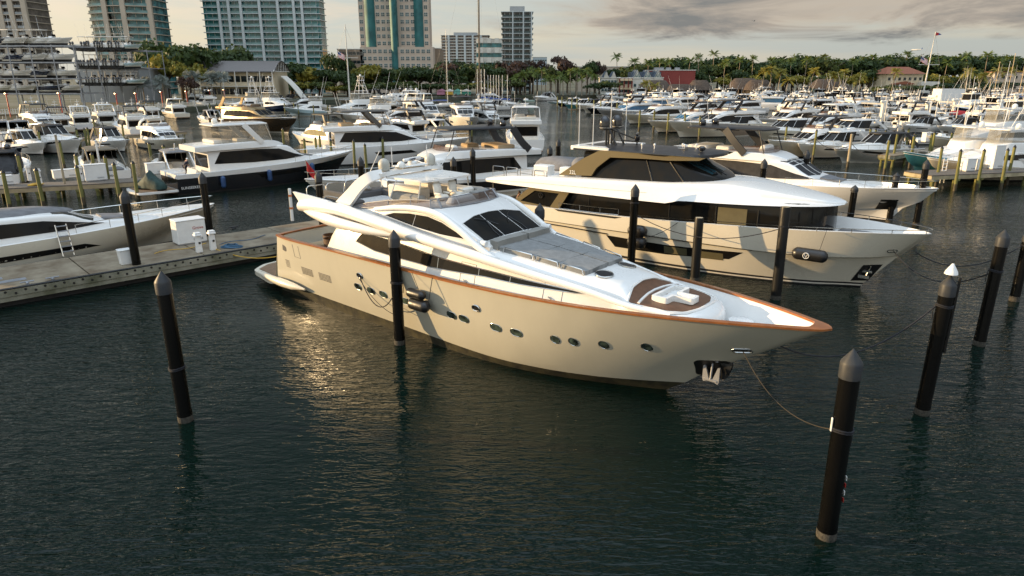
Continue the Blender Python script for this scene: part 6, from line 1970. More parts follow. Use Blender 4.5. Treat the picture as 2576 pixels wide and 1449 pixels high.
for i, (px, py, hm, k, lab, L) in enumerate(CH):
    hd = 206 + (i % 3) * 3
    if k == 'c': T = console_boat('open_boat', lab, 'boat', L, hm, 1, top=False)
    elif k == 'e': T = express('express_cruiser', lab, 'cruiser', L, L * .3, L * .1, L * .148, hm, topm=[WHITE, CHARCOAL, WHITE][i % 3])
    elif k == 'f': T = fy('motor_yacht', lab, YT, L, L * .27, 1.6, 2.6, hm, None, hardtop=['white', CHARCOAL][i % 2], domes=2 * (i % 2), glass=BLUEGLASS if i in (7, 9) else GLASS, arch=['aft', 'fore'][i % 2])
    else: T = fy('motor_yacht', lab, YT, L, 6.2, 2.2, 3.2, hm, None, hardtop=CHARCOAL, domes=2, domem=DOMEBLACK, glass=GLASS, arch='fore')
    put(T, px, py, {'c': 1.3, 'e': L * .148, 'f': 2.6, 'F': 3.2}[k], hd)
# the boxy grey boat
T = express('day_boat', 'grey day boat with a near-vertical boxy bow, moored before the timber piles', 'boat', 13.5, 4.4, 1.7, 1.95, mat('warm_grey_hull', (.36, .35, .32), .3, coat=.3), topm=CHARCOAL)
put(T, 2097, 373, 1.95, 198)
for c in T.children:
    if c.name.startswith(('bow_rail', 'coachroof', 'foredeck_pad')): pass
T = sportfish('sportfishing_boat', 'teal-hulled sportfishing boat with white deck beside the ladder pier', 'boat', 17, hullm=TEALHULL, tower=False, fb=2.9)
put(T, 2272, 381, 2.9, 196)
T = sportfish('sportfishing_boat', 'white convertible with pale awning and clear vinyl cabin behind the sunlit pier', 'boat', 18, hullm=HULLWHITE, tower=False)
put(T, 2332, 393, 2.7, 192)
T = sportfish('sportfishing_boat', 'tall white convertible with clear enclosed bridge at the right edge', 'boat', 20, hullm=HULLWHITE, tower=False)
put(T, 2330, 350, 2.6, 196, 1.2)
T = fy('motor_yacht', 'white yacht with navy windows cut by the right edge of the picture', YT, 20, 5.4, 1.9, 2.7, WHITE, None, glass=NAVYHULL, covered=CANVAS, hardtop=CHARCOAL, domes=0)
put(T, 2420, 392, 2.6, 192)
T = console_boat('centre_console', 'open boat with three black outboards by the timber piles', 'boat', 12, WHITE, 3, top=False)
put(T, 2450, 336, 1.6, 10)
# --- second tier behind the channel row
BK = [(1560, 262, 22, 'white', 2, 'f', 'white yacht with long white hardtop and two domes before the red building'),
      (1690, 272, 20, CHARCOAL, 0, 'f', 'yacht with tall dark radar arch in the second tier'),
      (1650, 258, 19, 'white', 2, 'f', 'white yacht with a mast of lights before the thatched roof'),
      (1735, 262, 22, 'white', 2, 'f', 'white yacht with raked arch and white domes before the thatched roof'),
      (1800, 268, 20, 'white', 2, 'f', 'white yacht low in the second tier behind the black-hardtop one'),
      (1905, 300, 21, CHARCOAL, 0, 'f', 'yacht with dark open arch in front of the long white awning'),
      (1990, 312, 20, 'white', 0, 'f', 'white yacht with dark swept windows just above the sunlit piles'),
      (2040, 322, 18, 'white', 0, 'e', 'smooth white coupe cruiser with black wraparound windows'),
      (1960, 282, 14, GREYCANVAS, 0, 'e', 'boat under a long white awning in the third tier')]
for i, (px, py, L, ht, dm, k, lab) in enumerate(BK):
    if k == 'f': T = fy('motor_yacht', lab, YT, L, L * .27, 1.7, 2.6, WHITE, None, hardtop=ht, domes=dm, arch=['aft', 'fore'][i % 2], glass=BLUEGLASS if i in (0, 3) else GLASS)
    else: T = express('express_cruiser', lab, 'cruiser', L, L * .3, 1.5, 2.2, WHITE, topm=WHITE)
    put(T, px, py, 2.4, 204 + (i * 7) % 12)
for i, (px, py, L, lab) in enumerate([(2060, 256, 27, 'large white yacht with blue side windows and a raised wheelhouse, bow to the right'), (1995, 236, 24, 'white yacht with pointed bow to the right before the thatched hut'), (2100, 260, 20, 'low white yacht with swept fin before the palm hut')]):
    T = fy('motor_yacht', lab, YT, L, 6.2, 2.2, 2.9, WHITE, None, hardtop='white', domes=2, glass=BLUEGLASS if i == 0 else GLASS, rise=1.2)
    put(T, px, py, 2.8, -16 + i * 4, .85)


# --- the crowded far field on the right: copies of a few boats, one object each
def bare(maker, *a, **k):
    return maker(*a, **k)


# where the crowd lies: sightline bearings; skip spots already taken
TAKEN = [Vector((o.location.x, o.location.y)) for o in COL.objects if o.type == 'EMPTY' and o.parent is None and o.get('category') in ('yacht', 'cruiser', 'boat')]
proto = [
    lambda l, g: console_boat('centre_console', l, 'boat', 10, WHITE, 3, g),
    lambda l, g: console_boat('centre_console', l, 'boat', 9, PALEBLUE, 2, g, topm=WHITE, motorm=WHITE),
    lambda l, g: console_boat('centre_console', l, 'boat', 11, NAVYHULL, 3, g, topm=CHARCOAL),
    lambda l, g: console_boat('centre_console', l, 'boat', 9.5, OFFWHITE, 2, g, topm=TANCUSHION, motorm=WHITE),
    lambda l, g: express('express_cruiser', l, 'cruiser', 12, 3.8, 1.2, 1.8, WHITE, topm=CHARCOAL, group=g),
    lambda l, g: express('express_cruiser', l, 'cruiser', 11, 3.6, 1.2, 1.8, WHITE, topm=GREYCANVAS, group=g),
    lambda l, g: sportfish('sportfishing_boat', l, 'boat', 14, hullm=NAVYHULL, tower=False, group=g, encl=False),
    lambda l, g: fy('flybridge_cruiser', l, 'cruiser', 15, 4.6, 1.5, 2.2, WHITE, None, hardtop=CHARCOAL, domes=2, group=g),
    lambda l, g: console_boat('open_boat', l, 'boat', 8, GREYHULL, 1, g, top=False),
]
KIND = ['white centre-console boat with three black outboards', 'pale blue centre-console boat with white outboards', 'navy centre-console boat with dark top', 'cream centre-console boat with tan top', 'white express cruiser with dark top', 'white cruiser with grey canvas top', 'navy-hulled convertible fishing boat', 'dark-topped flybridge cruiser with two domes', 'grey open boat with one outboard']
GRP = [k + 's in the crowded far berths' for k in ['white consoles with black outboard', 'pale blue console boat', 'navy console boat', 'cream console boat', 'white express cruiser', 'canvas-topped cruiser', 'convertible fishing boat', 'twin-domed flybridge cruiser', 'grey open boat']]
spots = []
rnd = random.Random(5)
for row, (y0, hd) in enumerate([(330, 200), (318, 15), (306, 200), (296, 15), (288, 200), (280, 15), (272, 200), (266, 20), (260, 200), (254, 20), (249, 200)]):
    step = 46 - row * 2.2
    x = 2110 + row * -18 + rnd.uniform(0, 20)
    if row < 3: x = 2210 + row * 20
    while x < 2600:
        spots.append((x, y0 + rnd.uniform(-3, 3), hd + rnd.uniform(-6, 6)))
        x += step * rnd.uniform(.8, 1.25)
# middle basin and left filler
for x, y, hd in [(1225, 262, 200), (1250, 268, 195), (1285, 258, 30), (1340, 252, 205), (690, 256, 200), (640, 262, 190), (500, 268, 130), (905, 262, 205), (940, 256, 200), (1205, 275, 200), (470, 262, 135), (300, 330, 133), (150, 340, -40), (40, 345, 130), (985, 300, 205), (1010, 330, 200)]:
    spots.append((x, y, hd))
for x in range(1500, 2080, 38):
    spots.append((x, 249 + rnd.uniform(-3, 3), 205 + rnd.uniform(-8, 8)))
for x in range(1640, 2080, 52):
    spots.append((x, 257 + rnd.uniform(-3, 3), 20 + rnd.uniform(-8, 8)))
bykind = {}
ok = []
for x, y, hd in spots:
    p = at_z(x, y, .3)
    v = Vector((p.x, p.y))
    if any((v - q).length < 4.5 for q in TAKEN): continue
    TAKEN.append(v)
    ok.append((x, y, hd))
ok.sort()
for x, y, hd in ok:
    k = rnd.choice([0, 0, 1, 2, 3, 3, 4, 5, 6, 7, 8]) if x > 2080 else rnd.choice([4, 5, 6, 7, 7, 0])
    bykind.setdefault(k, []).append((x, y, hd))
for k, lst in bykind.items():
    lst.sort()
    base = None
    for i, (x, y, hd) in enumerate(lst):
        lab = '%s, %s of its kind from the left' % (KIND[k], ordw(i))
        if base is None:
            base = proto[k](lab, GRP[k]); T = base
        else:
            T = copy_tree(base); T['label'] = lab
        put(T, x, y, .3, hd, rnd.uniform(.9, 1.15))
    if len(lst) == 1:
        del base['group']

# --- sailing boats: a raft of small ones with blue covers, tall ketch, right-hand cluster
SB = [(1175, 1.0, 262, 13), (1185, 1.0, 261, 13), (1193, 1, 262, 13), (1205, 1, 262, 11), (1212, 1, 261, 11), (1219, 1, 262, 11), (1226, 1, 261, 11), (1232, 1, 263, 11), (1241, 1, 262, 11), (1253, 1, 264, 11)]
base = None
for i, (x, s, y, h) in enumerate(SB):
    lab = 'small sailing boat, bare white mast, %s from the left in the blue-covered raft' % ordw(i)
    if base is None:
        base = sailboat('sailing_boat', lab, 'sailboat', 7.5, 11.5, group='small sailing boats rafted in the middle basin'); T = base
    else:
        T = copy_tree(base); T['label'] = lab
    put(T, x + 3, y, .6, 190, s * (h / 11.0))
T = sailboat('sailing_yacht', 'large sailing yacht with very tall black double mast rising above the picture', 'sailboat', 26, 52, BLACKHULL, mastm=CHARCOAL, masts=2, boomcover=CANVAS)
put(T, 1296, 290, 1.5, -20); T.scale = (.9, .9, 1)
T = sailboat('sailing_yacht', 'sailing yacht with a grey mast in front of the beige office tower trees', 'sailboat', 15, 27, WHITE)
put(T, 1168, 262, 1.2, -10)
RS = [(2385, 250, 15, 0), (2392, 252, 15.5, 0), (2408, 250, 15, 0), (2400, 249, 14, 0), (2480, 252, 16, 0), (2500, 256, 20, 0), (2530, 262, 21, 0), (2546, 255, 17, 0), (2470, 254, 17, 0), (2560, 270, 22, 0), (2452, 258, 10, 0), (2516, 250, 16, 0)]
base = None
RS.sort()
for i, (x, y, h, _) in enumerate(RS):
    lab = 'sailing boat with tan-lit mast, %s from the left of the cluster right of the flagpole' % ordw(i)
    if base is None:
        base = sailboat('sailing_boat', lab, 'sailboat', 11, 15, group='sailing boats right of the flagpole', mastm=mat('tan_mast', (.55, .42, .24), .4)); T = base
    else:
        T = copy_tree(base); T['label'] = lab
    put(T, x + 4, y, .9, 185 + (i * 5) % 17); T.scale = (1, 1, h / 15)

# ------------------------------------------------------------------ shore, sea wall, land
GROUND = mat('shore_ground', (0.10, 0.095, 0.075), 0.9, var=0.25, vscale=.05, var2=(0.035, 0.05, 0.02))
LANDZ = 1.5
shore = [(-420, 60), (-150, 172), (-112, 192), (-103, 236), (-98, 285), (-55, 322), (-2, 372), (46, 378), (60, 368), (100, 366), (150, 352), (260, 330), (420, 300), (900, 250)]
lm = MB()
n = len(shore)
lm.grid([[(x, y, -1.5) for x, y in shore], [(x, y, LANDZ) for x, y in shore], [(x * 1.02, y + 6, LANDZ + .02) for x, y in shore], [(x * 1.6, y + 500, LANDZ + .3) for x, y in shore], [(x * 9, 4500, LANDZ + .5) for x, y in shore]])
tag(lm.build('shore', GROUND, None, 20), 'low shore behind the marina', kind='structure')

PLASTERW = mat('white_plaster', (0.66, 0.63, 0.56), 0.8, var=0.06, vscale=.4)
CREAMWALL = mat('cream_wall', (0.60, 0.50, 0.34), 0.8, var=0.05, vscale=.3)
PINKWALL = mat('pink_beige_wall', (0.52, 0.42, 0.33), 0.8, var=0.05, vscale=.1)
BEIGEWALL = mat('beige_wall', (0.44, 0.37, 0.29), 0.8, var=0.05, vscale=.1)
GREYWALL = mat('grey_wall', (0.30, 0.31, 0.31), 0.8, var=0.06, vscale=.2)
BROWNWALL = mat('brown_wall', (0.27, 0.20, 0.14), 0.8, var=0.08, vscale=.2)
REDWALL = mat('red_wall', (0.24, 0.045, 0.035), 0.8, var=0.06, vscale=.2)
TEALGLASS = mat('teal_glass', (0.03, 0.17, 0.18), 0.12, var=0.35, vscale=.12)
TEALPANEL = mat('teal_panel', (0.025, 0.14, 0.14), 0.6, var=0.2, vscale=.15)
WINGLASS = mat('window_glass', (0.05, 0.10, 0.11), 0.1, var=0.6, vscale=.11)
DARKGLASS = mat('dark_window_glass', (0.02, 0.028, 0.03), 0.1, var=0.5, vscale=.2)
SLABWHITE = mat('slab_white', (0.50, 0.54, 0.54), 0.7, var=0.06, vscale=.2)
RAILGLASS = mat('balcony_glass', (0.14, 0.26, 0.26), 0.15, var=0.2, vscale=.15)
THATCH = mat('thatch', (0.075, 0.052, 0.036), 0.95, var=0.2, vscale=1.2, bump=1.0, bscale=4)
REDTILE = planks('red_roof_tile', (0.34, 0.12, 0.06), (0.16, 0.05, 0.03), .5, 'X', .8, 0, .2)
ROOFGREY = planks('standing_seam_roof', (0.17, 0.15, 0.14), (0.09, 0.08, 0.07), .6, 'X', .5, 0, .12)
BLUEROOF = planks('blue_grey_roof', (0.10, 0.13, 0.17), (0.05, 0.07, 0.09), .7, 'X', .5, 0, .12)


def span(x0, x1, Y, py=150):
    a, b = at_y(x0, py, Y), at_y(x1, py, Y)
    return a.x, b.x


def bld(name, label, x0, x1, Y, depth, rz=0.0, cat='building'):
    a, b = span(x0, x1, Y)
    t = thing(name, label, cat, ((a + b) / 2, Y, LANDZ), rz)
    return t, b - a


def part_copies(root, name, me, spots, most=100):
    for i, p in enumerate(spots[:most]):
        o = mesh_obj(name, me, root); o.location = p
    if len(spots) > most:
        v = MB()
        base = [tuple(q.co) for q in me.vertices]; fs = [tuple(f.vertices) for f in me.polygons]; ms = [f.material_index for f in me.polygons]
        for p in spots[most:]:
            k = len(v.v); v.v += [(q[0] + p[0], q[1] + p[1], q[2] + p[2]) for q in base]; v.f += [tuple(i + k for i in f) for f in fs]; v.mi += ms
        o = v.build(name, list(me.materials), root, 0, fix=False); o['kind'] = 'stuff'


def slab_tower(label, x0, x1, Y, floors, fh, cols, wallm, slabm, railm, depth=24, curve=0.0, bays=None, z0=0.0, colw=1.6, rail_bays=None, rz=0.0):
    """apartment tower: glazed core, a slab and a glass rail at each floor, vertical fins"""
    t, w = bld('apartment_tower', label, x0, x1, Y, depth, rz)
    H = floors * fh
    def front(x, off):
        return -off - curve * (1 - (2 * x / w) ** 2)
    N = 14 if curve else 2
    xs = np.linspace(-w / 2, w / 2, N)
    b = MB()
    o = [(x, front(x, 0)) for x in xs] + [(w / 2, depth), (-w / 2, depth)]
    b.prism(o, z0, H, 'Z'); b.build('glazed_wall', wallm, t, 20)
    me = MB()
    o = [(x, front(x, 1.5)) for x in np.linspace(-w / 2 - .8, w / 2 + .8, N)] + [(w / 2 + .8, depth + .5), (-w / 2 - .8, depth + .5)]
    me.prism(o, 0, .38, 'Z'); me = me.mesh('floor_slab', slabm, 0)
    part_copies(t, 'floor_slab', me, [(0, 0, z0 + i * fh) for i in range(floors + 1)])
    for a, c in (rail_bays or [(-.48, .48)]):
        me = MB()
        x_ = np.linspace(a * w, c * w, N)
        me.grid([[(x, front(x, 1.46), .38) for x in x_], [(x, front(x, 1.46), 1.45) for x in x_]])
        me.tube([(x, front(x, 1.46), 1.45) for x in x_], .06, 4)
        part_copies(t, 'balcony_rail', me.mesh('balcony_rail', railm, 0), [(0, 0, z0 + i * fh) for i in range(floors)])
    for c in cols:
        px = (c - x0) / (x1 - x0) - .5
        k = MB(); k.box((px * w, front(px * w, 1.2), H / 2 + z0 / 2 + .2), (colw, 1.4, H - z0 - .1)); k.build('wall_fin', slabm, t, 0)
    # glazing bars on each storey
    g = MB()
    n_ = int(w / 3.2)
    for i in range(n_):
        x = -w / 2 + (i + .5) * w / n_
        g.box((x, front(x, .06), H / 2 + z0 / 2), (.22, .1, H - z0))
    g.build('glazing_bars', slabm, t, 0)
    p = MB(); p.box((0, depth / 2, H + 2), (w * .5, depth * .5, 4)); p.build('roof_plant', GREYWALL, t, 0)
    return t


slab_tower('pinkish apartment tower at the far left with stacked balconies', -90, 91, 378, 26, 3.3, [2, 30, 58, 90], mat('pink_dark_glazing', (.10, .085, .075), .3, var=.4, vscale=.3), BEIGEWALL, GREYWALL, rail_bays=[(-.2, .08), (.12, .30), (.36, .5)], colw=2.6, depth=18)
slab_tower('curved pale apartment tower with turquoise glass, second from the left', 247, 408, 372, 26, 3.3, [299, 345, 400], mat('turquoise_glazing', (.05, .16, .17), .15, var=.7, vscale=.25), BEIGEWALL, RAILGLASS, curve=5.0, rail_bays=[(-.5, -.22), (.06, .44)], colw=2.4, depth=13)
slab_tower('wide teal-glass apartment slab with white vertical fins, left of centre', 527, 813, 412, 24, 3.3, [568, 592, 622, 668, 713, 752, 772], TEALGLASS, SLABWHITE, RAILGLASS, depth=11, colw=1.4)
slab_tower('slender dark-glazed apartment block with a pale parapet, right of the tall mast', 1264, 1338, 470, 15, 3.25, [1290, 1316, 1336], DARKGLASS, SLABWHITE, mat('dark_rail', (.03, .06, .06), .3), depth=20, colw=.8)
slab_tower('far white and brown apartment block with an orange parapet', 1112, 1230, 900, 17, 3.4, [1130, 1150, 1170, 1190, 1210], mat('brown_glazing', (.14, .09, .06), .5, var=.6, vscale=.4), SLABWHITE, mat('pale_rail', (.4, .36, .3), .6), depth=30, colw=2.4)


def office():
    t, w = bld('office_tower', 'beige office tower with square windows and teal glass strips, in the middle', 909, 1083, 430, 30)
    zp = at_y(1000, 119, 430).z - LANDZ
    H = 82.0
    u = lambda px: ((px - 909) / 174.0 - .5) * w
    b = MB(); b.box((0, 6, (zp + H) / 2), (w, 12, H - zp)); b.build('wall', PINKWALL, t, 0)
    b = MB(); b.box((u(1002), 3, zp / 2), (u(1093) - u(912), 16, zp)); b.build('podium', PINKWALL, t, 0)
    for a, c, z0 in ((924, 949, zp), (990, 1005, 3.0), (1046, 1068, zp)):
        g = MB(); x0, x1 = u(a), u(c)
        y0 = -.6 if z0 > 5 else -6.0
        rows = [(x, y0 - 1.6 * math.sin(math.pi * i / 8)) for i, x in enumerate(np.linspace(x0, x1, 9))]
        g.prism(rows + [(x1, 1), (x0, 1)], z0, H + (2 if a == 990 else 0), 'Z'); g.build('glass_strip', TEALPANEL, t, 30)
    f = 4.0
    wm_ = MB(); wm_.box((0, 0, 0), (2.0, .12, 2.0), m=0)
    for x in (-1.05, 0, 1.05): wm_.box((x, -.06, 0), (.1, .1, 2.1), m=1)
    for z in (-1.05, 0, 1.05): wm_.box((0, -.05, z), (2.1, .08, .1), m=1)
    me = wm_.mesh('window', [WINGLASS, PLASTERW], 0)
    sp = []
    nf = int((H - zp) / f)
    for i in range(nf):
        z = zp + 2.2 + i * f
        for px in (956, 969, 982, 1016, 1029, 1042, 915, 1075): sp.append((u(px), -.03, z))
    for i in range(int(zp / f)):
        z = zp - 2.4 - i * f
        for px in range(922, 990, 13): sp.append((u(px), -5.05, z))
        for px in range(1016, 1090, 13): sp.append((u(px), -5.05, z))
    sp.sort(key=lambda p: p[2])
    part_copies(t, 'window', me, sp)
    for i in range(nf + 6):
        pass
    return t


office()


def block(name, label, x0, x1, ytop, Y, depth, m_, floors=3, cols=4, wm2=None, roofm=None, parapet=True, ww=1.4, wh=1.5, yb=None):
    t, w = bld(name, label, x0, x1, Y, depth)
    H = at_y((x0 + x1) / 2, ytop, Y).z - LANDZ
    b = MB(); b.box((0, depth / 2, H / 2), (w, depth, H)); b.build('wall', m_, t, 0)
    if parapet:
        b = MB(); b.box((0, depth / 2, H + .15), (w + .5, depth + .5, .4)); b.build('parapet', roofm or PLASTERW, t, 0)
    if floors and cols:
        me = MB(); me.box((0, 0, 0), (ww, .1, wh)); me.box((0, -.05, -wh / 2 - .08), (ww + .3, .2, .12), m=1); me = me.mesh('window', [wm2 or WINGLASS, PLASTERW], 0)
        part_copies(t, 'window', me, [((-.5 + (c + .5) / cols) * w, -.03, H * (i + .55) / floors) for i in range(floors) for c in range(cols)], 100)
    return t, w, H


block('parking_garage', 'brown open parking garage left of the office tower', 850, 916, 124, 425, 30, BROWNWALL, 5, 7, DARKGLASS, ww=2.0, wh=1.8)
block('annex_block', 'plain tan block joined to the right of the office tower', 1090, 1107, 122, 436, 24, BROWNWALL, 0, 0)
t, w, H = block('stepped_office', 'white office block with ribbon windows and stepped bays, behind the trees', 1198, 1263, 98, 640, 30, PLASTERW, 0, 0)
for i in range(5):
    b = MB(); b.box((0, -.1, 3 + i * H / 5), (w * .98, .4, H / 5 * .42)); b.build('ribbon_window', TEALGLASS, t, 0)
    for k in range(3):
        b = MB(); b.box((w * (-.3 + .3 * k), -1.0, 3 + i * H / 5 + H / 5 * .46), (w * .16, 2.0, H / 5 * .5)); b.build('bay', PLASTERW, t, 0)
block('distant_block', 'small pale distant block just right of the dark-glazed tower', 1339, 1376, 144, 800, 20, mat('pale_blue_wall', (.36, .42, .45), .8), 4, 6, ww=2.0)
block('warehouse', 'grey metal shed behind the boat racks', 185, 345, 172, 268, 22, GREYWALL, 0, 0)
block('flat_roof_house', 'low flat-roofed house among dark trees above the gabled shops', 1455, 1590, 168, 470, 14, BEIGEWALL, 1, 9, DARKGLASS)

# white hall with the barrel roof
t, w = bld('waterfront_hall', 'sunlit cream hall with a grey barrel roof beside the trees', 497, 685, 300, 22)
He = at_y(560, 180, 300).z - LANDZ; Ht = at_y(560, 152, 300).z - LANDZ
b = MB(); b.box((0, 9, He / 2), (w, 18, He)); b.build('wall', CREAMWALL, t, 0)
rows = []
for s in (-.04, 1.0):
    rows.append([(w * (-.53), -2 + 22 * k / 10, He + (Ht - He) * math.sin(math.pi * k / 10)) for k in range(11)] if s < 0 else [(w * .53, -2 + 22 * k / 10, He + (Ht - He) * math.sin(math.pi * k / 10)) for k in range(11)])
b = MB(); b.grid(rows); b.grid([[(p[0], p[1], p[2] - .3) for p in r] for r in rows]); b.build('barrel_roof', ROOFGREY, t, 40)
b = MB()
for k in range(10): b.tube([(w * .52, -2 + 22 * k / 10, He), (w * .52, -2 + 22 * (k + (1 if k % 2 else -1) * .0 + .5) / 10, He + (Ht - He) * math.sin(math.pi * (k + .5) / 10))], .12, 4)
b.tube([(w * .52, -2, He), (w * .52, 20, He)], .15, 4); b.build('gable_truss', PLASTERW, t, 0)
me = MB(); me.box((0, 0, 0), (2.2, .1, 2.4)); me = me.mesh('window', DARKGLASS, 0)
part_copies(t, 'window', me, [(w * (-.42 + .085 * i), -.04, He * z) for i in range(11) for z in (.3, .74)])
b = MB(); b.box((0, -1.2, He * .48), (w, 2.2, .25)); b.build('balcony', PLASTERW, t, 0)
for i in range(7):
    b = MB(); b.box((w * (-.5 + i / 6), -2.1, He / 2), (.3, .3, He)); b.build('column', PLASTERW, t, 0)
b = MB(); pts = [(w * .55 + i * 1.2, He * (.85 - .08 * i - .006 * i * i)) for i in range(8)]
b.prism(pts + [(p[0], p[1] - .4) for p in pts[::-1]], 4, 12, 'Y'); b.build('canopy', PLASTERW, t, 30)


def gable(t, x, w, z0, h, d, mfill, mroof, y=-.1):
    b = MB(); b.prism([(x - w / 2, z0), (x + w / 2, z0), (x, z0 + h)], y, y + .3, 'Y'); G = b.build('gable', mfill, t, 0)
    b = MB()
    b.grid([[(x - w / 2 - .3, y - .3, z0 - .2), (x, y - .3, z0 + h + .2), (x + w / 2 + .3, y - .3, z0 - .2)], [(x - w / 2 - .3, y + d, z0 - .2), (x, y + d, z0 + h + .2), (x + w / 2 + .3, y + d, z0 - .2)]]); b.build('gable_roof', mroof, t, 0)
    b = MB()
    for a, c in (((x - w / 2, z0), (x, z0 + h)), ((x + w / 2, z0), (x, z0 + h)), ((x - w / 2, z0), (x + w / 2, z0)), ((x, z0), (x, z0 + h)), ((x - w / 4, z0), (x, z0 + h * .8)), ((x + w / 4, z0), (x, z0 + h * .8))):
        b.tube([(a[0], y - .12, a[1]), (c[0], y - .12, c[1])], .16, 4)
    b.build('gable_frame', PLASTERW, G, 0)


t, w, H = block('gabled_shop', 'white shop building with small blue-roofed gables beside the palms', 1515, 1562, 196, 392, 16, PLASTERW, 2, 6, WINGLASS)
gable(t, -w * .25, w * .3, H, 3.2, 10, PLASTERW, BLUEROOF); gable(t, w * .15, w * .3, H, 3.2, 10, PLASTERW, BLUEROOF)
t, w, H = block('awning_shop', 'red and cream corner shop with tan awnings in front of the gabled hall', 1560, 1594, 197, 386, 12, CREAMWALL, 2, 3, WINGLASS, ww=2.0, wh=2.2)
for x in (-.46, -.12, .2, .46):
    b = MB(); b.box((w * x, -.3, H / 2), (.7, .4, H)); b.build('red_pier', REDWALL, t, 0)
for i in range(3):
    for z in (H * .98, H * .45):
        b = MB(); b.prism([(0, z), (-1.8, z - 1.0), (-1.8, z - 1.15), (0, z - .15)], 0, w * .28, 'X')
        o = b.build('awning', TANCUSHION, t, 0); o.location = (w * (-.45 + .31 * i), -.2, 0)
t, w, H = block('gabled_hall', 'long teal-gabled market hall with slate roof under the red block', 1594, 1672, 196, 394, 18, PLASTERW, 1, 6, WINGLASS)
for k in range(3): gable(t, w * (-.36 + .34 * k), w * .26, H - .3, 4.4, 14, TEALGLASS, BLUEROOF)
b = MB(); b.box((0, 12, H + 1.6), (w, 10, 3.2)); b.build('roof_slope', BLUEROOF, t, 0)
t, w, H = block('red_block', 'dark red windowless block with a white coping, behind the thatched roofs', 1650, 1752, 177, 402, 24, REDWALL, 0, 0)
b = MB(); b.box((w * .28, -.05, 1.8), (4, .2, 3.2)); b.build('service_door', GALV, t, 0)
for i, x in enumerate((-.42, -.3, -.12, .1)):
    b = MB(); b.box((w * x, 6, H + .9), (2.6, 2.2, 1.4)); b.build('air_unit', GALV, t, 0)


def thatch(label, x0, x1, ytop, Y, d=14):
    t, w = bld('thatched_hut', label, x0, x1, Y, d)
    H = at_y((x0 + x1) / 2, ytop, Y).z - LANDZ
    he = max(2.2, H * .42)
    b = MB()
    nn = 16
    rim_ = [(w / 2 * math.copysign(abs(math.cos(a)) ** .55, math.cos(a)), d / 2 * math.copysign(abs(math.sin(a)) ** .55, math.sin(a))) for a in np.linspace(0, 2 * math.pi, nn + 1)[:-1]]
    rows = [[(x, y + d / 2, he - .4 + .15 * math.sin(7 * i)) for i, (x, y) in enumerate(rim_)], [(x * .82, y * .7 + d / 2, he + (H - he) * .42 + .1 * math.sin(5 * i)) for i, (x, y) in enumerate(rim_)], [(x * .60, y * .12 + d / 2, H) for x, y in rim_], [(x * .5, y * .02 + d / 2, H + .25) for x, y in rim_]]
    ids = b.grid(rows, close_v=True); b.face(ids[-1]); b.build('thatch_roof', THATCH, t, 60)
    for i in range(7):
        b = MB(); b.tube([(w * (-.42 + .14 * i), .6, 0), (w * (-.42 + .14 * i), .6, he)], .14, 6); b.build('post', BROWNWALL, t)
    b = MB(); b.box((0, d / 2, he * .5), (w * .8, d * .6, he * .9)); b.build('inner_wall', mat('dark_interior', (.03, .025, .02), .9), t, 0)


thatch('long thatched roof in front of the red block', 1612, 1705, 203, 366)
thatch('low thatched roof between two taller ones before the red block', 1680, 1760, 213, 362, 10)
thatch('peaked thatched hut right of the red block', 1742, 1806, 203, 364)
thatch('broad thatched roof behind the blue-windowed yacht', 1846, 1936, 198, 360, 16)
thatch('round-backed thatched hut left of the sunlit palms', 1890, 1968, 202, 352, 16)
thatch('dark thatched pavilion with white railing behind leaning palms', 2055, 2165, 200, 356, 16)
b_ = [o for o in COL.objects if o.get('label', '').startswith('dark thatched pavilion')][0]
b = MB()
for i in range(60): b.box((-14 + i * .5, -.6, 1.0), (.1, .06, 1.4))
b.box((0, -.6, 1.7), (30, .08, .1)); b.build('railing', PLASTERW, b_, 0)

t, w, H = block('tiled_villa', 'cream villa with red tiled roofs behind the flagpole', 2238, 2330, 187, 392, 18, CREAMWALL, 2, 7, DARKGLASS)
b = MB(); e = 1.2
b.grid([[(-w / 2 - e, -e, H + .2), (w / 2 + e, -e, H + .2)], [(-w * .3, 9, H + 4.0), (w * .3, 9, H + 4.0)], [(-w / 2 - e, 19, H + .2), (w / 2 + e, 19, H + .2)]]); b.face([b.vert((-w / 2 - e, -e, H + .2)), b.vert((-w * .3, 9, H + 4.0)), b.vert((-w / 2 - e, 19, H + .2))]); b.face([b.vert((w / 2 + e, -e, H + .2)), b.vert((w * .3, 9, H + 4.0)), b.vert((w / 2 + e, 19, H + .2))])
b.build('tiled_roof', REDTILE, t, 0)
b = MB(); b.box((w * .62, 2, H * .32), (w * .5, 12, H * .64)); b.build('wing', PLASTERW, t, 0)
b = MB(); b.prism([(-w * .3, H * .55), (-w * .3 - 2, H * .5), (w * .25, H * .5), (w * .22, H * .55), (0, H * .66)], -2.0, 0, 'Y'); b.build('porch_roof', REDTILE, t, 0)
block('terrace_house', 'pale house with a tiled roof at the far right edge behind the masts', 2510, 2590, 182, 400, 14, PINKWALL, 2, 5, DARKGLASS, roofm=REDTILE)

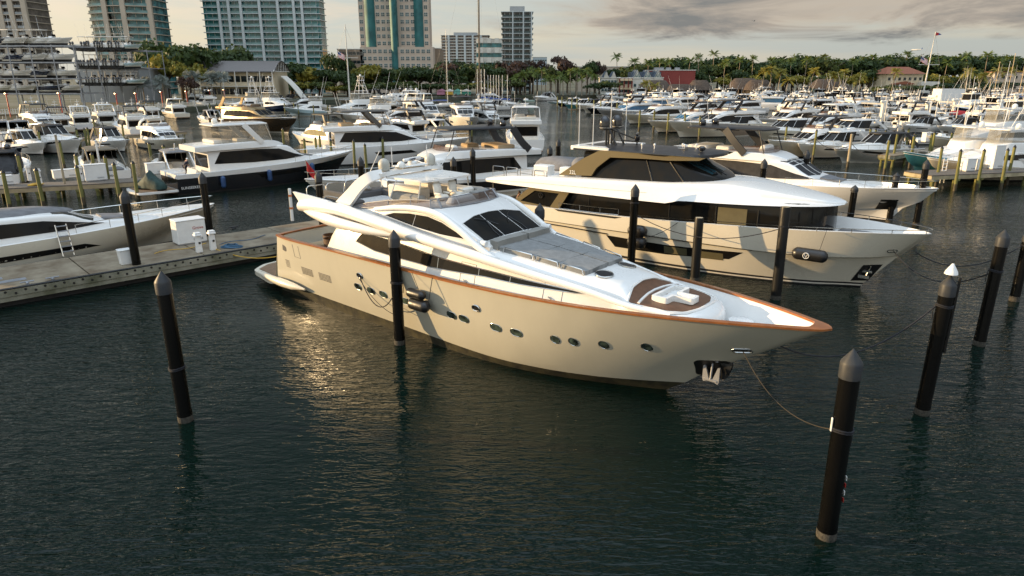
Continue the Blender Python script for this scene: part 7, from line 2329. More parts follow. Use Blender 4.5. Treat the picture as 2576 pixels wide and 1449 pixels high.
# ------------------------------------------------------------------ trees
def leaf_mat(name, col, col2):
    m = bpy.data.materials.new(name); m.use_nodes = True
    nt = m.node_tree; p = nt.nodes['Principled BSDF']
    oi = nd(nt, 'ShaderNodeObjectInfo')
    tc = nd(nt, 'ShaderNodeTexCoord')
    nz = nd(nt, 'ShaderNodeTexNoise', {'Vector': tc.outputs['Object'], 'Scale': .5, 'Detail': 3.0})
    geo = nd(nt, 'ShaderNodeNewGeometry')
    f = mth(nt, 'ADD', mth(nt, 'MULTIPLY', nz.outputs[0], .6), mth(nt, 'ADD', mth(nt, 'MULTIPLY', geo.outputs['Random Per Island'], .5), mth(nt, 'MULTIPLY', oi.outputs['Random'], .25)))
    nt.links.new(mixc(nt, ramp(nt, f, [(.35, 0.0), (.9, 1.0)]), col, col2), p.inputs['Base Color'])
    p.inputs['Roughness'].default_value = .6
    p.inputs['Specular IOR Level'].default_value = .3
    tr = nd(nt, 'ShaderNodeBsdfTranslucent', {'Color': (col2[0], col2[1], col2[2], 1)})
    mx = nd(nt, 'ShaderNodeMixShader', {0: .25})
    nt.links.new(p.outputs[0], mx.inputs[1]); nt.links.new(tr.outputs[0], mx.inputs[2])
    nt.links.new(mx.outputs[0], nt.nodes['Material Output'].inputs[0])
    return m


LEAFDARK = leaf_mat('dark_leaves', (.016, .036, .011), (.052, .08, .02))
LEAFMID = leaf_mat('mid_leaves', (.028, .053, .013), (.095, .11, .022))
LEAFGOLD = leaf_mat('gold_lit_leaves', (.085, .10, .014), (.27, .22, .03))  # golden sunlight on the foliage put into the leaf colour
LEAFRED = leaf_mat('bronze_leaves', (.035, .022, .02), (.08, .045, .03))
LEAFSILVER = leaf_mat('silver_leaves', (.12, .14, .13), (.26, .29, .26))
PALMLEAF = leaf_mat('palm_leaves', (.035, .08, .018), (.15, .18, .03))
PALMGOLD = leaf_mat('sunlit_palm_leaves', (.09, .11, .018), (.32, .26, .04))  # lit copy of the palm leaves, gold sunlight put into the colour
BARK = mat('bark', (.10, .075, .05), .9, var=.2, vscale=2)
PALMBARK = mat('palm_bark', (.30, .24, .17), .85, var=.15, vscale=3)
nr = np.random.default_rng(3)


def crown_mesh(name, m_, rx, rz, z0, lobes, n, leaf, seed, droop=.0):
    r_ = np.random.default_rng(seed)
    V, Fc = [], []
    L = []
    for i in range(lobes):
        a = r_.uniform(0, 2 * math.pi); q = r_.uniform(.15, .72) ** .8
        L.append((rx * q * math.cos(a), rx * q * math.sin(a), z0 + rz * (.25 + .75 * r_.uniform(0, 1) * (1 - q * .75)), r_.uniform(.28, .46) * rx))
    for i in range(n):
        c = L[r_.integers(lobes)]
        d = r_.normal(size=3); d /= np.linalg.norm(d)
        if d[2] < -.35: d[2] *= -.5
        p = np.array(c[:3]) + d * c[3] * r_.uniform(.72, 1.08) * np.array((1, 1, .72))
        u = r_.normal(size=3) + d * 0; u -= u.dot(d) * d * .55; u /= np.linalg.norm(u)
        w_ = np.cross(d + r_.normal(size=3) * .45, u); w_ /= max(np.linalg.norm(w_), 1e-6)
        s = leaf * r_.uniform(.6, 1.3)
        k = len(V)
        V += [p - u * s, p + w_ * s * .6, p + u * s, p - w_ * s * .6]
        Fc.append((k, k + 1, k + 2, k + 3))
    me = bpy.data.meshes.new(name); me.from_pydata([tuple(v) for v in V], [], Fc); me.materials.append(m_); me.update()
    return me


def trunk_mesh(h, r, spread, seed):
    q = random.Random(seed)
    b = MB()
    b.tube([(0, 0, -.3), (q.uniform(-.3, .3), q.uniform(-.3, .3), h * .5), (q.uniform(-.5, .5), q.uniform(-.5, .5), h)], [r * 1.3, r, r * .6], 7)
    for i in range(5):
        a = i * 1.26 + q.uniform(-.3, .3)
        b.tube([(0, 0, h * .7), (spread * .4 * math.cos(a), spread * .4 * math.sin(a), h * 1.05), (spread * .8 * math.cos(a), spread * .8 * math.sin(a), h * 1.35)], [r * .6, r * .4, r * .12], 5)
    return b.mesh('trunk', BARK)


TREES = {}
for key, m_, rx, rz, z0, lob, n_, lf in (('round', LEAFDARK, 7, 6, 4.5, 12, 1500, .62), ('round2', LEAFMID, 6.5, 6, 4, 11, 1400, .6), ('broad', LEAFDARK, 10, 8, 5, 18, 2600, .7), ('gold', LEAFGOLD, 7, 5.5, 4, 12, 1500, .6), ('tall', LEAFDARK, 5, 9, 4.5, 11, 1300, .6), ('bronze', LEAFRED, 7.5, 5.5, 5, 10, 1200, .55), ('shrub', LEAFMID, 3.6, 2.6, .8, 8, 700, .45)):
    TREES[key] = (crown_mesh('crown', m_, rx, rz, z0, lob, n_, lf, hash(key) % 97 if False else len(key) * 7 + lob), trunk_mesh(z0 + rz * .3, .42 if rx > 4 else .15, rx, lob))


def frond_mesh(nf, L, droop, m_, seed, spread=1.0, fan=False):
    q = random.Random(seed)
    b = MB()
    for i in range(nf):
        a = 2 * math.pi * i / nf * 2.4 + q.uniform(-.3, .3)
        el = q.uniform(-.35, 1.15) * spread
        l = L * q.uniform(.8, 1.1)
        ca, sa = math.cos(a), math.sin(a)
        pts = []
        for k in range(6):
            t = k / 5
            r = l * t * math.cos(el) * (1 - .1 * t); z = l * t * math.sin(el) - droop * l * t * t
            pts.append((r, z))
        w_ = [.08, .34, .42, .38, .26, .04]
        if fan: w_ = [.05, .1, .5, .75, .8, .5]
        for side in (-1, 1):
            for k in range(5):
                r0, z0 = pts[k]; r1, z1 = pts[k + 1]
                for j in range(2):
                    f0, f1 = (j * .5 + .06), (j * .5 + .40)
                    u0 = r0 + (r1 - r0) * f0; u1 = r0 + (r1 - r0) * f1; y0_ = z0 + (z1 - z0) * f0; y1_ = z0 + (z1 - z0) * f1
                    ww = (w_[k] + (w_[k + 1] - w_[k]) * f0) * L * .42
                    o = side * ww
                    dz = -ww * .55
                    P_ = [(u0, 0, y0_), (u1, 0, y1_), (u1 + ww * .35, o, y1_ + dz), (u0 + ww * .5, o, y0_ + dz)]
                    b.face([b.vert((x * ca - y * sa, x * sa + y * ca, z)) for x, y, z in P_])
    return b.mesh('fronds', m_, 0, fix=False)


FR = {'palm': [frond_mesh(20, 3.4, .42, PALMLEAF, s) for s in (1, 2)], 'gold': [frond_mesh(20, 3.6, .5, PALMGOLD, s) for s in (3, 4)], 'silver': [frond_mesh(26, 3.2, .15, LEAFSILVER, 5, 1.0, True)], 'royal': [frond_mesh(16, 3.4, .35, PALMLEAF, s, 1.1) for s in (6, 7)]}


def palm(label, grp, p, h, kind, lean=(0, 0), i=0, s=1.0):
    t = thing('palm_tree', label, 'palm', (p.x, p.y, LANDZ), 0, grp)
    b = MB()
    top = Vector((lean[0], lean[1], h))
    pts = smooth_path([(0, 0, -.2), (lean[0] * .25, lean[1] * .25, h * .4), (lean[0] * .6, lean[1] * .6, h * .75), top], 6)
    r = .26 if kind == 'royal' else .2
    b.tube(pts, [r * 1.25, r, r * .95, r * .9, r * .85, r * .8, r * .75], 7)
    b.build('trunk', PALMBARK, t, 50)
    o = mesh_obj('fronds', FR[kind][i % len(FR[kind])], t); o.location = top; o.rotation_euler = (0, 0, i * 1.7); o.scale = (s, s, s)
    return t


def tree(label, grp, p, kind, s=1.0, sz=1.0, rot=0.0):
    t = thing('broadleaf_tree', label, 'tree', (p.x, p.y, LANDZ), rot, grp)
    c, k = TREES[kind]
    o = mesh_obj('crown', c, t); o.scale = (s, s, s * sz)
    o = mesh_obj('trunk', k, t); o.scale = (s, s, s * sz)
    return t


rt = random.Random(11)
KN = {'round': 'dark round tree', 'round2': 'green bushy tree', 'broad': 'broad dark tree', 'gold': 'yellow-green tree', 'tall': 'tall dark tree', 'bronze': 'bronze-leaved tree', 'shrub': 'low green shrub'}
NOM = {'round': (7, 10.8), 'round2': (6.5, 10.2), 'broad': (10, 13.5), 'gold': (7, 9.8), 'tall': (5, 13.8), 'bronze': (7.5, 10.6), 'shrub': (3.6, 3.6)}


def tree_px(px, ytop, Y, kind, label, grp=None, wpx=None):
    q = at_y(px, ytop, Y)
    H = max(3.0, q.z - LANDZ)
    r0, h0 = NOM[kind]
    s = H / h0
    if wpx:
        sw = (wpx / 2 * Y / 1717.0) / r0
    else:
        sw = s
    t = tree(label, grp, q, kind, sw, s / sw, rt.uniform(0, 6))
    return t


# the great trees behind the racks
for px, yt, Y, k, wpx, lab in [(440, 88, 300, 'broad', 190, 'huge dark banyan-like tree right of the boat racks'), (412, 128, 285, 'gold', 105, 'yellow-green tree in front of the huge dark tree'), (545, 104, 345, 'broad', 160, 'large dark domed tree behind the cream hall'), (470, 150, 280, 'gold', 90, 'smaller yellow-green tree above the silver palms'), (465, 196, 262, 'bronze', 60, 'dark reddish bush between the silver palms'), (625, 138, 350, 'broad', 120, 'dark tree behind the barrel roof')]:
    tree_px(px, yt, Y, k, lab, None, wpx)
for i, (px, yt, Y) in enumerate([(358, 196, 258), (408, 193, 256), (485, 180, 268), (530, 182, 268), (553, 181, 270)]):
    q = at_y(px, yt + 16, Y)
    palm('silver fan palm, %s from the left between the racks and the cream hall' % ordw(i), 'silver fan palms in front of the cream hall', q, q.z - LANDZ, 'silver', (0, 0), i, 1.35)
front = []
x = 590
while x < 1345:
    yt = 165 + rt.uniform(-10, 12)
    if 600 < x < 640: yt = 188
    if 745 < x < 800: yt = 162
    if 840 < x < 925: yt = 178
    if 1000 < x < 1110: yt = 162 + rt.uniform(0, 10)
    front.append((x, yt, 332 + (x - 590) * .07 + rt.uniform(-6, 10), rt.choice(['round2', 'gold', 'round', 'round2', 'round', 'tall']) if x < 980 else rt.choice(['round', 'round', 'tall', 'round2', 'bronze'])))
    x += rt.uniform(22, 36)
for i, (x, yt, Y, k) in enumerate(front):
    tree_px(x, yt, Y, k, '%s, %s from the left along the middle basin shore' % (KN[k], ordw(i)), 'trees along the middle basin shore')
x = 600; low = []
while x < 1300:
    low.append((x, 205 + rt.uniform(-8, 8), 322 + (x - 590) * .075, rt.choice(['round2', 'gold', 'round2', 'round'])))
    x += rt.uniform(26, 40)
for i, (x, yt, Y, k) in enumerate(low):
    tree_px(x, yt, Y, k, 'lower %s, %s from the left at the basin waterside' % (KN[k].split(' ', 1)[1], ordw(i)), 'lower trees at the middle basin waterside', 75)
back = [(500, 120), (650, 150), (735, 155), (840, 130), (860, 140), (1120, 152), (1150, 148), (1180, 158), (1215, 154), (1245, 152), (1300, 158), (1340, 165)]
for i, (x, yt) in enumerate(back):
    tree_px(x, yt, 395, 'round', 'dark tree behind the front row, %s from the left below the towers' % ordw(i), 'dark trees below the towers', 60)
# royal palms left of the shops
for i in range(22):
    x = 1296 + i * 9.4 + rt.uniform(-3, 3)
    Y = 372 + rt.uniform(-4, 14)
    q = at_y(x, 190 + rt.uniform(-14, 10), Y)
    palm('royal palm with pale straight trunk, %s from the left beside the shops' % ordw(i), 'royal palms lining the quay beside the shops', q, q.z - LANDZ, 'royal', (rt.uniform(-.4, .4), 0), i, 1.25)
for i, (x, yt, k, wpx) in enumerate([(1352, 155, 'bronze', 70), (1405, 146, 'bronze', 90), (1385, 160, 'round2', 60), (1500, 158, 'bronze', 50), (1480, 150, 'round', 55), (1535, 200, 'round2', 60), (1545, 158, 'tall', 40), (1508, 205, 'round', 70), (1428, 172, 'round', 55), (1320, 170, 'round2', 60)]):
    tree_px(x, yt, 415 if yt < 190 else 372, k, '%s, %s from the left around the shops' % (KN[k], ordw(i)), 'trees around the shops', wpx)
# woods on the right
ri = 0
rows_ = []
x = 1590
while x < 2600:
    rows_.append((x, 148 + rt.uniform(-12, 12) - (6 if x > 1900 else 0), 455 + rt.uniform(-12, 20), rt.choice(['round', 'tall', 'round', 'round2', 'broad'])))
    x += rt.uniform(17, 28)
for i, (x, yt, Y, k) in enumerate(rows_):
    tree_px(x, yt, Y, k, '%s, %s from the left on the right-hand skyline' % (KN[k], ordw(i)), 'trees on the right-hand skyline')
rows_ = []
x = 1760
while x < 2600:
    rows_.append((x, 180 + rt.uniform(-9, 12), 410 + rt.uniform(-8, 14), rt.choice(['round2', 'gold', 'round2', 'round', 'tall', 'gold'])))
    x += rt.uniform(22, 36)
for i, (x, yt, Y, k) in enumerate(rows_):
    tree_px(x, yt, Y, k, '%s, %s from the left in the nearer right-hand woods' % (KN[k], ordw(i)), 'trees of the nearer right-hand woods')
for i, (x, yt, k, w_) in enumerate([(2240, 212, 'round2', 90), (2300, 214, 'round', 80), (2345, 212, 'gold', 70), (2200, 218, 'gold', 60), (2400, 208, 'round', 90), (2450, 210, 'round2', 90), (2520, 205, 'round', 100), (2040, 222, 'shrub', 40), (2085, 226, 'shrub', 40), (2170, 224, 'shrub', 50)]):
    tree_px(x, yt, 362, k, '%s, %s from the left along the right-hand waterside' % (KN[k], ordw(i)), 'trees along the right-hand waterside', w_)
# palms rising over the woods and sunlit coconut palms at the water
for i in range(30):
    x = 1560 + i * 34 + rt.uniform(-10, 10)
    Y = 440 + rt.uniform(-20, 20)
    q = at_y(x, 145 + rt.uniform(-10, 14), Y)
    palm('palm rising over the woods, %s from the left on the skyline' % ordw(i), 'palms rising over the right-hand woods', q, q.z - LANDZ, 'palm', (rt.uniform(-1, 1), 0), i, 1.5)
CP = [(1925, 178, 1), (1942, 172, 0), (1966, 182, 1), (2050, 178, 2), (2095, 186, 2.5), (2107, 190, 1.5), (2125, 180, 2.5), (2165, 190, 2), (2155, 198, 1.5), (2255, 180, 1), (2440, 178, 1), (2510, 176, 6), (2475, 190, 2), (2540, 178, 3), (1985, 200, 1), (1625, 210, 0), (1648, 214, .5)]
CP.sort()
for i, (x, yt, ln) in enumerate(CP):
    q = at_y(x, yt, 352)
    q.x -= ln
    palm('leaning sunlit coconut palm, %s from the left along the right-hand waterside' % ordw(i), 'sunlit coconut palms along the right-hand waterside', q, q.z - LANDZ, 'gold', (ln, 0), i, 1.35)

# ------------------------------------------------------------------ boat racks, sea wall, lamps, flagpoles
def rack(label, x0, x1, Y, tiers, ncol, depth=11):
    a, b_ = span(x0, x1, Y)
    t = thing('boat_rack', label, 'boat rack', (a, Y, LANDZ), 0)
    top = tiers[-1] + .3
    for i in range(ncol):
        x = (b_ - a) * i / (ncol - 1)
        for y in (0, depth):
            m = MB(); m.box((x, y, top / 2), (.24, .24, top)); m.build('column', GALV, t, 0)
    for z in tiers:
        m = MB()
        for y in (0, depth * .5, depth): m.box(((b_ - a) / 2, y, z), (b_ - a + .4, .22, .3))
        for i in range(ncol): m.box(((b_ - a) * i / (ncol - 1), depth / 2, z), (.2, depth, .2))
        m.build('beam', GALV, t, 0)
    return t, a, b_


ty = [at_y(120, y, 205).z - LANDZ for y in (236, 198, 157, 115)]
t, a, b_ = rack('left steel boat rack, four tiers of stored motorboats', -30, 190, 205, ty, 5)
SH = [(WHITE, None), (WHITE, 'n'), (OFFWHITE, None), (NAVYHULL, None), (WHITE, None), (GREYHULL, None), (WHITE, 'n')]
bases = []
for k, (hm, _) in enumerate(SH[:5]):
    bases.append(console_boat('stored_boat', 'base', 'boat', 11.5, hm, 2, None, top=(k % 2 == 0)))
cnt = 0
first = set()
for zi, z in enumerate(ty):
    for j, x in enumerate((196 - zi * 3, 158, 116, 74, 32, -10)):
        k = (zi * 2 + j * 3) % 5
        if k in first: T = copy_tree(bases[k])
        else: T = bases[k]; first.add(k)
        col = ['white stored motorboat', 'topless white stored motorboat', 'cream stored motorboat', 'navy stored motorboat', 'white stored boat with top'][k]
        T['label'] = '%s, %s left-rack tier, %s from right' % (col, ['lowest', 'second', 'third', 'topmost'][zi], ordw(j))
        T['group'] = 'motorboats stored on the left rack'
        q = at_y(x, 180, 208 + rt.uniform(-1, 1))
        T.location = (q.x, q.y + 2, z + LANDZ + .72); T.rotation_euler = (0, 0, R(-20 + rt.uniform(-4, 4))); T.scale = (1.3, 1.3, 1.3)
ty2 = [at_y(290, y, 252).z - LANDZ for y in (214, 172, 127)]
t, a, b_ = rack('right steel boat rack with outboard sterns facing out', 212, 372, 252, ty2, 5)
for zi, z in enumerate(ty2):
    for j in range(7):
        x = 218 + j * 17
        k = (zi + j) % 2
        T = copy_tree(bases[k * 2]); T.name = 'stored_boat'
        T['label'] = 'stored boat, outboards outward, %s from left, %s right-rack tier' % (ordw(j), ['lowest', 'middle', 'topmost'][zi])
        T['group'] = 'boats stored stern out on the right rack'
        q = at_y(x, 180, 252)
        T.location = (q.x, q.y + 11.5, z + LANDZ + .72); T.rotation_euler = (0, 0, R(88 + rt.uniform(-3, 3)))
    T = console_boat('stored_boat', 'pale blue stored boat, bow right, at the %s end of the right rack' % ['lowest', 'middle', 'topmost'][zi], 'boat', 11, PALEBLUE, 1, None)
    T['label'] = 'pale blue stored boat, bow to the right, %s tier of right rack' % ['lowest', 'middle', 'topmost'][zi]
    q = at_y(368, 180, 250)
    T.location = (q.x, q.y, z + LANDZ + .72); T.rotation_euler = (0, 0, R(-6))
# sea wall with white fence and red lamp posts
def run_wall(label, P, h, w, m_, name, cat='wall', picket=False):
    a = Vector((P[0][0], P[0][1], 0)); b2 = Vector((P[1][0], P[1][1], 0)); d = b2 - a
    t = thing(name, label, cat, (a.x, a.y, 0), math.atan2(d.y, d.x))
    L = d.length
    if picket:
        m = MB()
        for i in range(int(L / .55)): m.box((i * .55, 0, LANDZ + h / 2), (.16, .06, h))
        m.box((L / 2, .05, LANDZ + h * .85), (L, .06, .1)); m.box((L / 2, .05, LANDZ + h * .2), (L, .06, .1)); m.build('pickets', PLASTERW, t, 0)
        for i in range(int(L / 6) + 1):
            m = MB(); m.box((i * 6, 0, LANDZ + h * .6), (.4, .4, h * 1.2)); m.build('post', PLASTERW, t, 0)
    else:
        m = MB(); m.box((L / 2, 0, h / 2 - .3), (L, w, h)); m.build('face', m_, t, 0)
        m = MB(); m.box((L / 2, 0, h - .2), (L, w + .3, .25)); m.build('coping', CONC, t, 0)
    return t


run_wall('tan sea wall below the boat racks', ((-150.5, 171), (-112.5, 191)), 1.75, .6, PIERBEAM, 'sea_wall')
run_wall('sea wall along the shady side basin', ((-112.5, 191), (-98.5, 285)), 1.75, .6, GREYWALL, 'sea_wall')
run_wall('white picket fence on the sea wall below the boat racks', ((-150, 173), (-112, 193)), 1.5, .1, None, 'picket_fence', 'fence', True)
run_wall('white picket fence along the side basin', ((-112, 193), (-98, 284)), 1.5, .1, None, 'picket_fence', 'fence', True)
LAMP = mat('lamp_glow', (1, .75, .45), .5, emit=((1, .62, .3), 6.0))
RL = [(15, 237, 176), (148, 236, 188), (291, 237, 200), (341, 236, 214), (405, 232, 228), (468, 231, 240), (527, 229, 256), (563, 227, 268)]
for i, (x, y, Y) in enumerate(RL):
    q = at_y(x, y, Y)
    t = thing('lamp_post', 'slim red lamp post with a lit lamp, %s from the left by the sea wall' % ordw(i), 'lamp post', (q.x, q.y, LANDZ - .3), 0, 'red lamp posts along the sea wall')
    h = q.z - LANDZ + .3
    m = MB(); m.tube([(0, 0, 0), (0, 0, h)], .14, 6); m.tube([(-.5, 0, h), (.5, 0, h)], .1, 5); m.build('pole', REDPAINT, t, 40)
    m = MB(); m.sphere((-.3, 0, h + .15), .16); m.build('lamp', LAMP, t, 60)


def flagpole(label, px, ytop, yb, Y, yard, flagat):
    b0 = at_y(px[0], yb, Y); q = at_y(px[1], ytop, Y)
    t = thing('flagpole', label, 'flagpole', (b0.x, Y, LANDZ), 0)
    h = q.z - LANDZ; dx = q.x - b0.x
    m = MB(); m.tube([(0, 0, 0), (dx, 0, h)], [.42, .14], 8); m.build('pole', PLASTERW, t, 50)
    z = h * yard
    m = MB(); m.tube([(dx * yard - 5, 0, z), (dx * yard + 5, 0, z)], .12, 5); m.build('yard', PLASTERW, t, 40)
    m = MB(); a = Vector((dx * flagat, 0, h * flagat)); g = a + Vector((-4.6, 0, 4.4)); m.tube([a, g], .1, 5); m.build('gaff', PLASTERW, t, 40)
    m = MB()
    P_ = lambda u, v: (g.x + .2 + u * 3.2 + .15 * math.sin(3 * v), .25 * math.sin(4 * u + 2 * v), g.z - .2 - v * 2.6 - u * 1.9)
    for s in range(13):
        m.grid([[P_(i / 6, (s + k) / 13) for i in range(7)] for k in (0, 1)], m=0 if s % 2 == 0 else 1)
    m.grid([[(p[0], p[1] - .04, p[2]) for p in (P_(i / 6, k / 13) for i in range(4))] for k in (0, 3.5, 7)], m=2)
    m.build('flag', [RED, WHITEPLASTIC, BLUECLOTH], t, 30, fix=False)
    for s in (-5, 5):
        m = MB(); m.tube([(dx * yard + s, 0, z), (dx * .98, 0, h * .97)], .04, 4); m.build('stay', GALV, t)
    return t, dx, h


t, dx, h = flagpole('tall white leaning-looking flagpole with yardarm and striped flag, right of the palms', (2320, 2354), 80, 247, 345, .5, .5)
m = MB(); m.grid([[(dx + .2, 0, h - .2), (dx + .2, 0, h - 1.8)], [(dx + 1.6, .1, h - .5), (dx + 1.6, .1, h - 1.5)]], m=0); m.grid([[(dx + 1.6, .1, h - .5), (dx + 1.6, .1, h - 1.5)], [(dx + 3, 0, h - 1.2), (dx + 3, 0, h - 1.3)]], m=1); m.build('pennant', [RED, BLUECLOTH], t, 30)
flagpole('grey flagpole with gaff and striped flag between the teal slab and the office tower', (876, 868), 61, 190, 330, .55, .52)
# tents by the basin, parked cars under the trees
for i, (x, m_) in enumerate([(1110, mat('pink_tent', (.42, .18, .25), .8)), (1130, YELLOW), (1150, mat('mint_tent', (.15, .4, .33), .8)), (1172, mat('green_tent', (.03, .2, .13), .8))]):
    q = at_z(x, 243, LANDZ)
    t = thing('market_stall', 'bright %s canvas stall on the quay under the trees' % ['pink', 'yellow', 'mint', 'green'][i], 'stall', (q.x, min(q.y, 384) + 3, LANDZ), 0)
    m = MB(); m.box((0, 0, 1.6), (4.6, 3, 1.6), bev=.1); m.build('canvas', m_, t, 20)
    m = MB(); m.prism([(-2.5, 2.4), (2.5, 2.4), (0, 3.6)], -1.7, 1.7, 'Y'); m.build('canopy', PLASTERW if i % 2 else m_, t, 0)


def car(label, p, rz, m_):
    t = thing('parked_car', label, 'car', p, rz, 'cars parked under the trees')
    b = MB(); house(b, [(-2.2, .85, .35, .75, .85, .82), (-1.6, .9, .3, .85, .98, .86), (1.5, .9, .3, .78, .9, .86), (2.2, .82, .35, .6, .7, .78)], 6); b.build('body', m_, t, 40)
    b = MB(); house(b, [(-2.0, .78, .85, 1.2, 1.3, .62), (-1.4, .8, .9, 1.5, 1.62, .64), (.2, .8, .9, 1.5, 1.62, .64), (1.1, .76, .85, .95, 1.0, .6)], 6); b.build('cabin', GLASS, t, 40)
    b = MB(); b.box((-.6, 0, 1.63), (1.7, 1.22, .05), bev=.02); b.build('roof', m_, t, 30)
    for x in (-1.4, 1.4):
        for s in (-1, 1):
            b = MB(); b.lathe([(.2, -.1), (.34, -.1), (.34, .1), (.2, .1)], (x, s * .82, .34), 12, axis='Y'); b.build('wheel', RUBBER, t, 40)


for i, (x, c) in enumerate([(960, WHITE), (985, DARKCUSHION), (972, GREYHULL), (1000, WHITE)]):
    q = at_y(x, 232, 352 + i * 2); q.z = LANDZ
    car('%s car, %s from the left under the trees' % (['white', 'black', 'grey', 'white'][i], ordw(i)), q, R(10), c)
# boat lifts with paired white floats among the far right berths
lifts = [(2130 + i * 37 + (i % 3) * 6, 262 + (i * 17) % 46) for i in range(13)]
for i, (x, y) in enumerate(sorted(lifts)):
    q = at_z(x, y + 8, 0)
    t = thing('boat_lift_post', 'cream boat-lift post with twin white motors, %s from the left in the far right berths' % ordw(i), 'lift post', (q.x, q.y, 0), R(14), 'boat-lift posts in the far right berths')
    t['label'] = 'cream boat-lift post with twin motors, %s from left' % ordw(i)
    m = MB(); m.box((0, 0, 2.2), (.7, .7, 4.8)); m.build('post', OFFWHITE, t, 0)
    for s in (-.55, .55):
        m = MB(); m.lathe([(.2, -.4), (.42, -.3), (.45, .1), (.3, .3)], (s, 0, 4.8), 10, axis='Y'); m.build('lift_motor', OFFWHITE, t, 40)
    m = MB(); m.box((0, 4, 4.2), (.25, 8, .35)); m.build('lift_beam', GALV, t, 0)
rp_ = random.Random(21)
poles = sorted((rp_.uniform(2040, 2570), rp_.uniform(252, 345)) for _ in range(52))
poles = [p for p in poles if p[0] > 2180 or p[1] < 300]
pm_ = None
for i, (x, y) in enumerate(poles):
    q = at_z(x, y, 0)
    t = thing('guide_pole', 'slender white guide pole, %s from the left among the far right berths' % ordw(i), 'pole', (q.x, q.y, 0), 0, 'white guide poles among the far right berths')
    if pm_ is None:
        m = MB(); m.tube([(0, 0, -1), (0, 0, 5.2)], .09, 6); m.lathe([(.11, 5.2), (.02, 5.35)], n=6); pm_ = m.mesh('shaft', OFFWHITE)
    o = mesh_obj('shaft', pm_, t); o.scale = (1, 1, rp_.uniform(.8, 1.25))
cabinet('large white utility cabinet in the far right berths', at_z(2378, 276, .5), 0, (7.5, 5, 6.5), 'utility_cabinet')
# bird and far aeroplane
q = at_y(1897, 53, 420)
t = thing('bird', 'small bird gliding below the grey clouds', 'bird', q, .4)
m = MB(); m.sphere((0, 0, 0), (.7, .22, .2)); m.grid([[(-.2, 0, .1), (.3, 0, .1)], [(-.3, 1.0, .5), (.2, 1.0, .5)], [(-.5, 2.0, .3), (-.2, 2.0, .3)]]); m.grid([[(-.2, 0, .1), (.3, 0, .1)], [(-.3, -1.0, .5), (.2, -1.0, .5)], [(-.5, -2.0, .3), (-.2, -2.0, .3)]]); m.build('body', GREYHULL, t, 40)
q = at_y(2306, 125, 2600)
t = thing('aeroplane', 'tiny airliner low above the right-hand trees', 'aeroplane', q, 2.6)
m = MB(); m.lathe([(.3, -18), (1.8, -12), (2, 0), (2, 12), (.3, 18)], n=10, axis='X'); m.build('fuselage', PLASTERW, t, 40)
for s in (-1, 1):
    m = MB(); m.prism([(2, s * 1), (-3, s * 17), (-5, s * 17), (-4, s * 1)], -.3, .1, 'Z'); m.build('wing', PLASTERW, t, 0)
m = MB(); m.prism([(-13, 1), (-17, 7), (-18, 7), (-17, 1)], -.2, .2, 'Y'); m.build('tail_fin', BLUECLOTH, t, 0)

# ------------------------------------------------------------------ people
def person(label, loc, rz, joints, radii, edges, tops, topm, legm, hairm, hair_long=False, cap=None):
    """joints: name -> point; one skinned body, clothing and hair as parts"""
    names = list(joints)

    def skin(nm, use, grow, m_, parent, sub=2):
        ks = [k for k in names if k in use]
        idx = {k: i for i, k in enumerate(ks)}
        me = bpy.data.meshes.new(nm)
        me.from_pydata([joints[k] for k in ks], [(idx[a], idx[b_]) for a, b_ in edges if a in idx and b_ in idx], [])
        o = bpy.data.objects.new(nm, me); link(o)
        me.materials.append(m_)
        sk = o.modifiers.new('skin', 'SKIN'); sk.use_smooth_shade = True
        for i, k in enumerate(ks):
            v = me.skin_vertices[0].data[i]
            v.radius = (radii[k] * grow, radii[k] * grow)
            v.use_root = (i == 0)
        ss = o.modifiers.new('sub', 'SUBSURF'); ss.levels = sub; ss.render_levels = sub
        if parent: o.parent = parent
        return o
    body = skin('person', set(names), 1.0, SKIN, None)
    body.location = loc; body.rotation_euler = (0, 0, rz)
    tag(body, label, 'person')
    skin('shirt', tops, 1.16, topm, body)
    skin('trousers', {k for k in names if k.startswith(('hip', 'knee', 'ankle', 'pelvis'))}, 1.18, legm, body)
    h = Vector(joints['head'])
    b = MB(); b.sphere((h.x - .02, h.y, h.z + .03), (.105, .09, .115), n=12, k=7, z0=-.25)
    if hair_long: b.sphere((h.x - .07, h.y, h.z - .08), (.07, .085, .16), n=10, k=6)
    b.build('cap' if cap else 'hair', cap or hairm, body, 60)
    b = MB(); b.sphere((h.x + .1, h.y, h.z - .01), (.02, .014, .022), n=6, k=4)
    for s in (-1, 1): b.sphere((h.x + .005, h.y + s * .085, h.z), (.02, .012, .03), n=6, k=4)
    b.build('nose_and_ears', SKIN, body, 60)
    b = MB()
    for s in (-1, 1): b.sphere((h.x + .085, h.y + s * .032, h.z + .02), .011, n=6, k=4)
    b.build('eye', BLACKTRIM, body, 60)
    for s, w in ((-1, 'wrist_r'), (1, 'wrist_l')):
        p = Vector(joints[w]); e = Vector(joints['elbow_r' if s < 0 else 'elbow_l'])
        d = (p - e).normalized()
        q = Vector((0, 1, 0)) if abs(d.y) < .8 else Vector((1, 0, 0))
        a = d.cross(q).normalized()
        b = MB()
        b.tube([p, p + d * .05, p + d * .09], [.028, .038, .034], 8)
        for k in range(4):
            o = q * (.024 - .016 * k)
            b.tube([p + d * .08 + o, p + d * (.115 + .01 * (k in (1, 2))) + o - a * .006, p + d * (.15 + .012 * (k in (1, 2))) + o - a * .025], [.0095, .009, .007], 6)
        b.tube([p + d * .03 + q * .034, p + d * .075 + q * .055, p + d * .10 + q * .05 - a * .012], [.011, .010, .008], 6)
        b.build('hand', SKIN, body, 60)
    return body


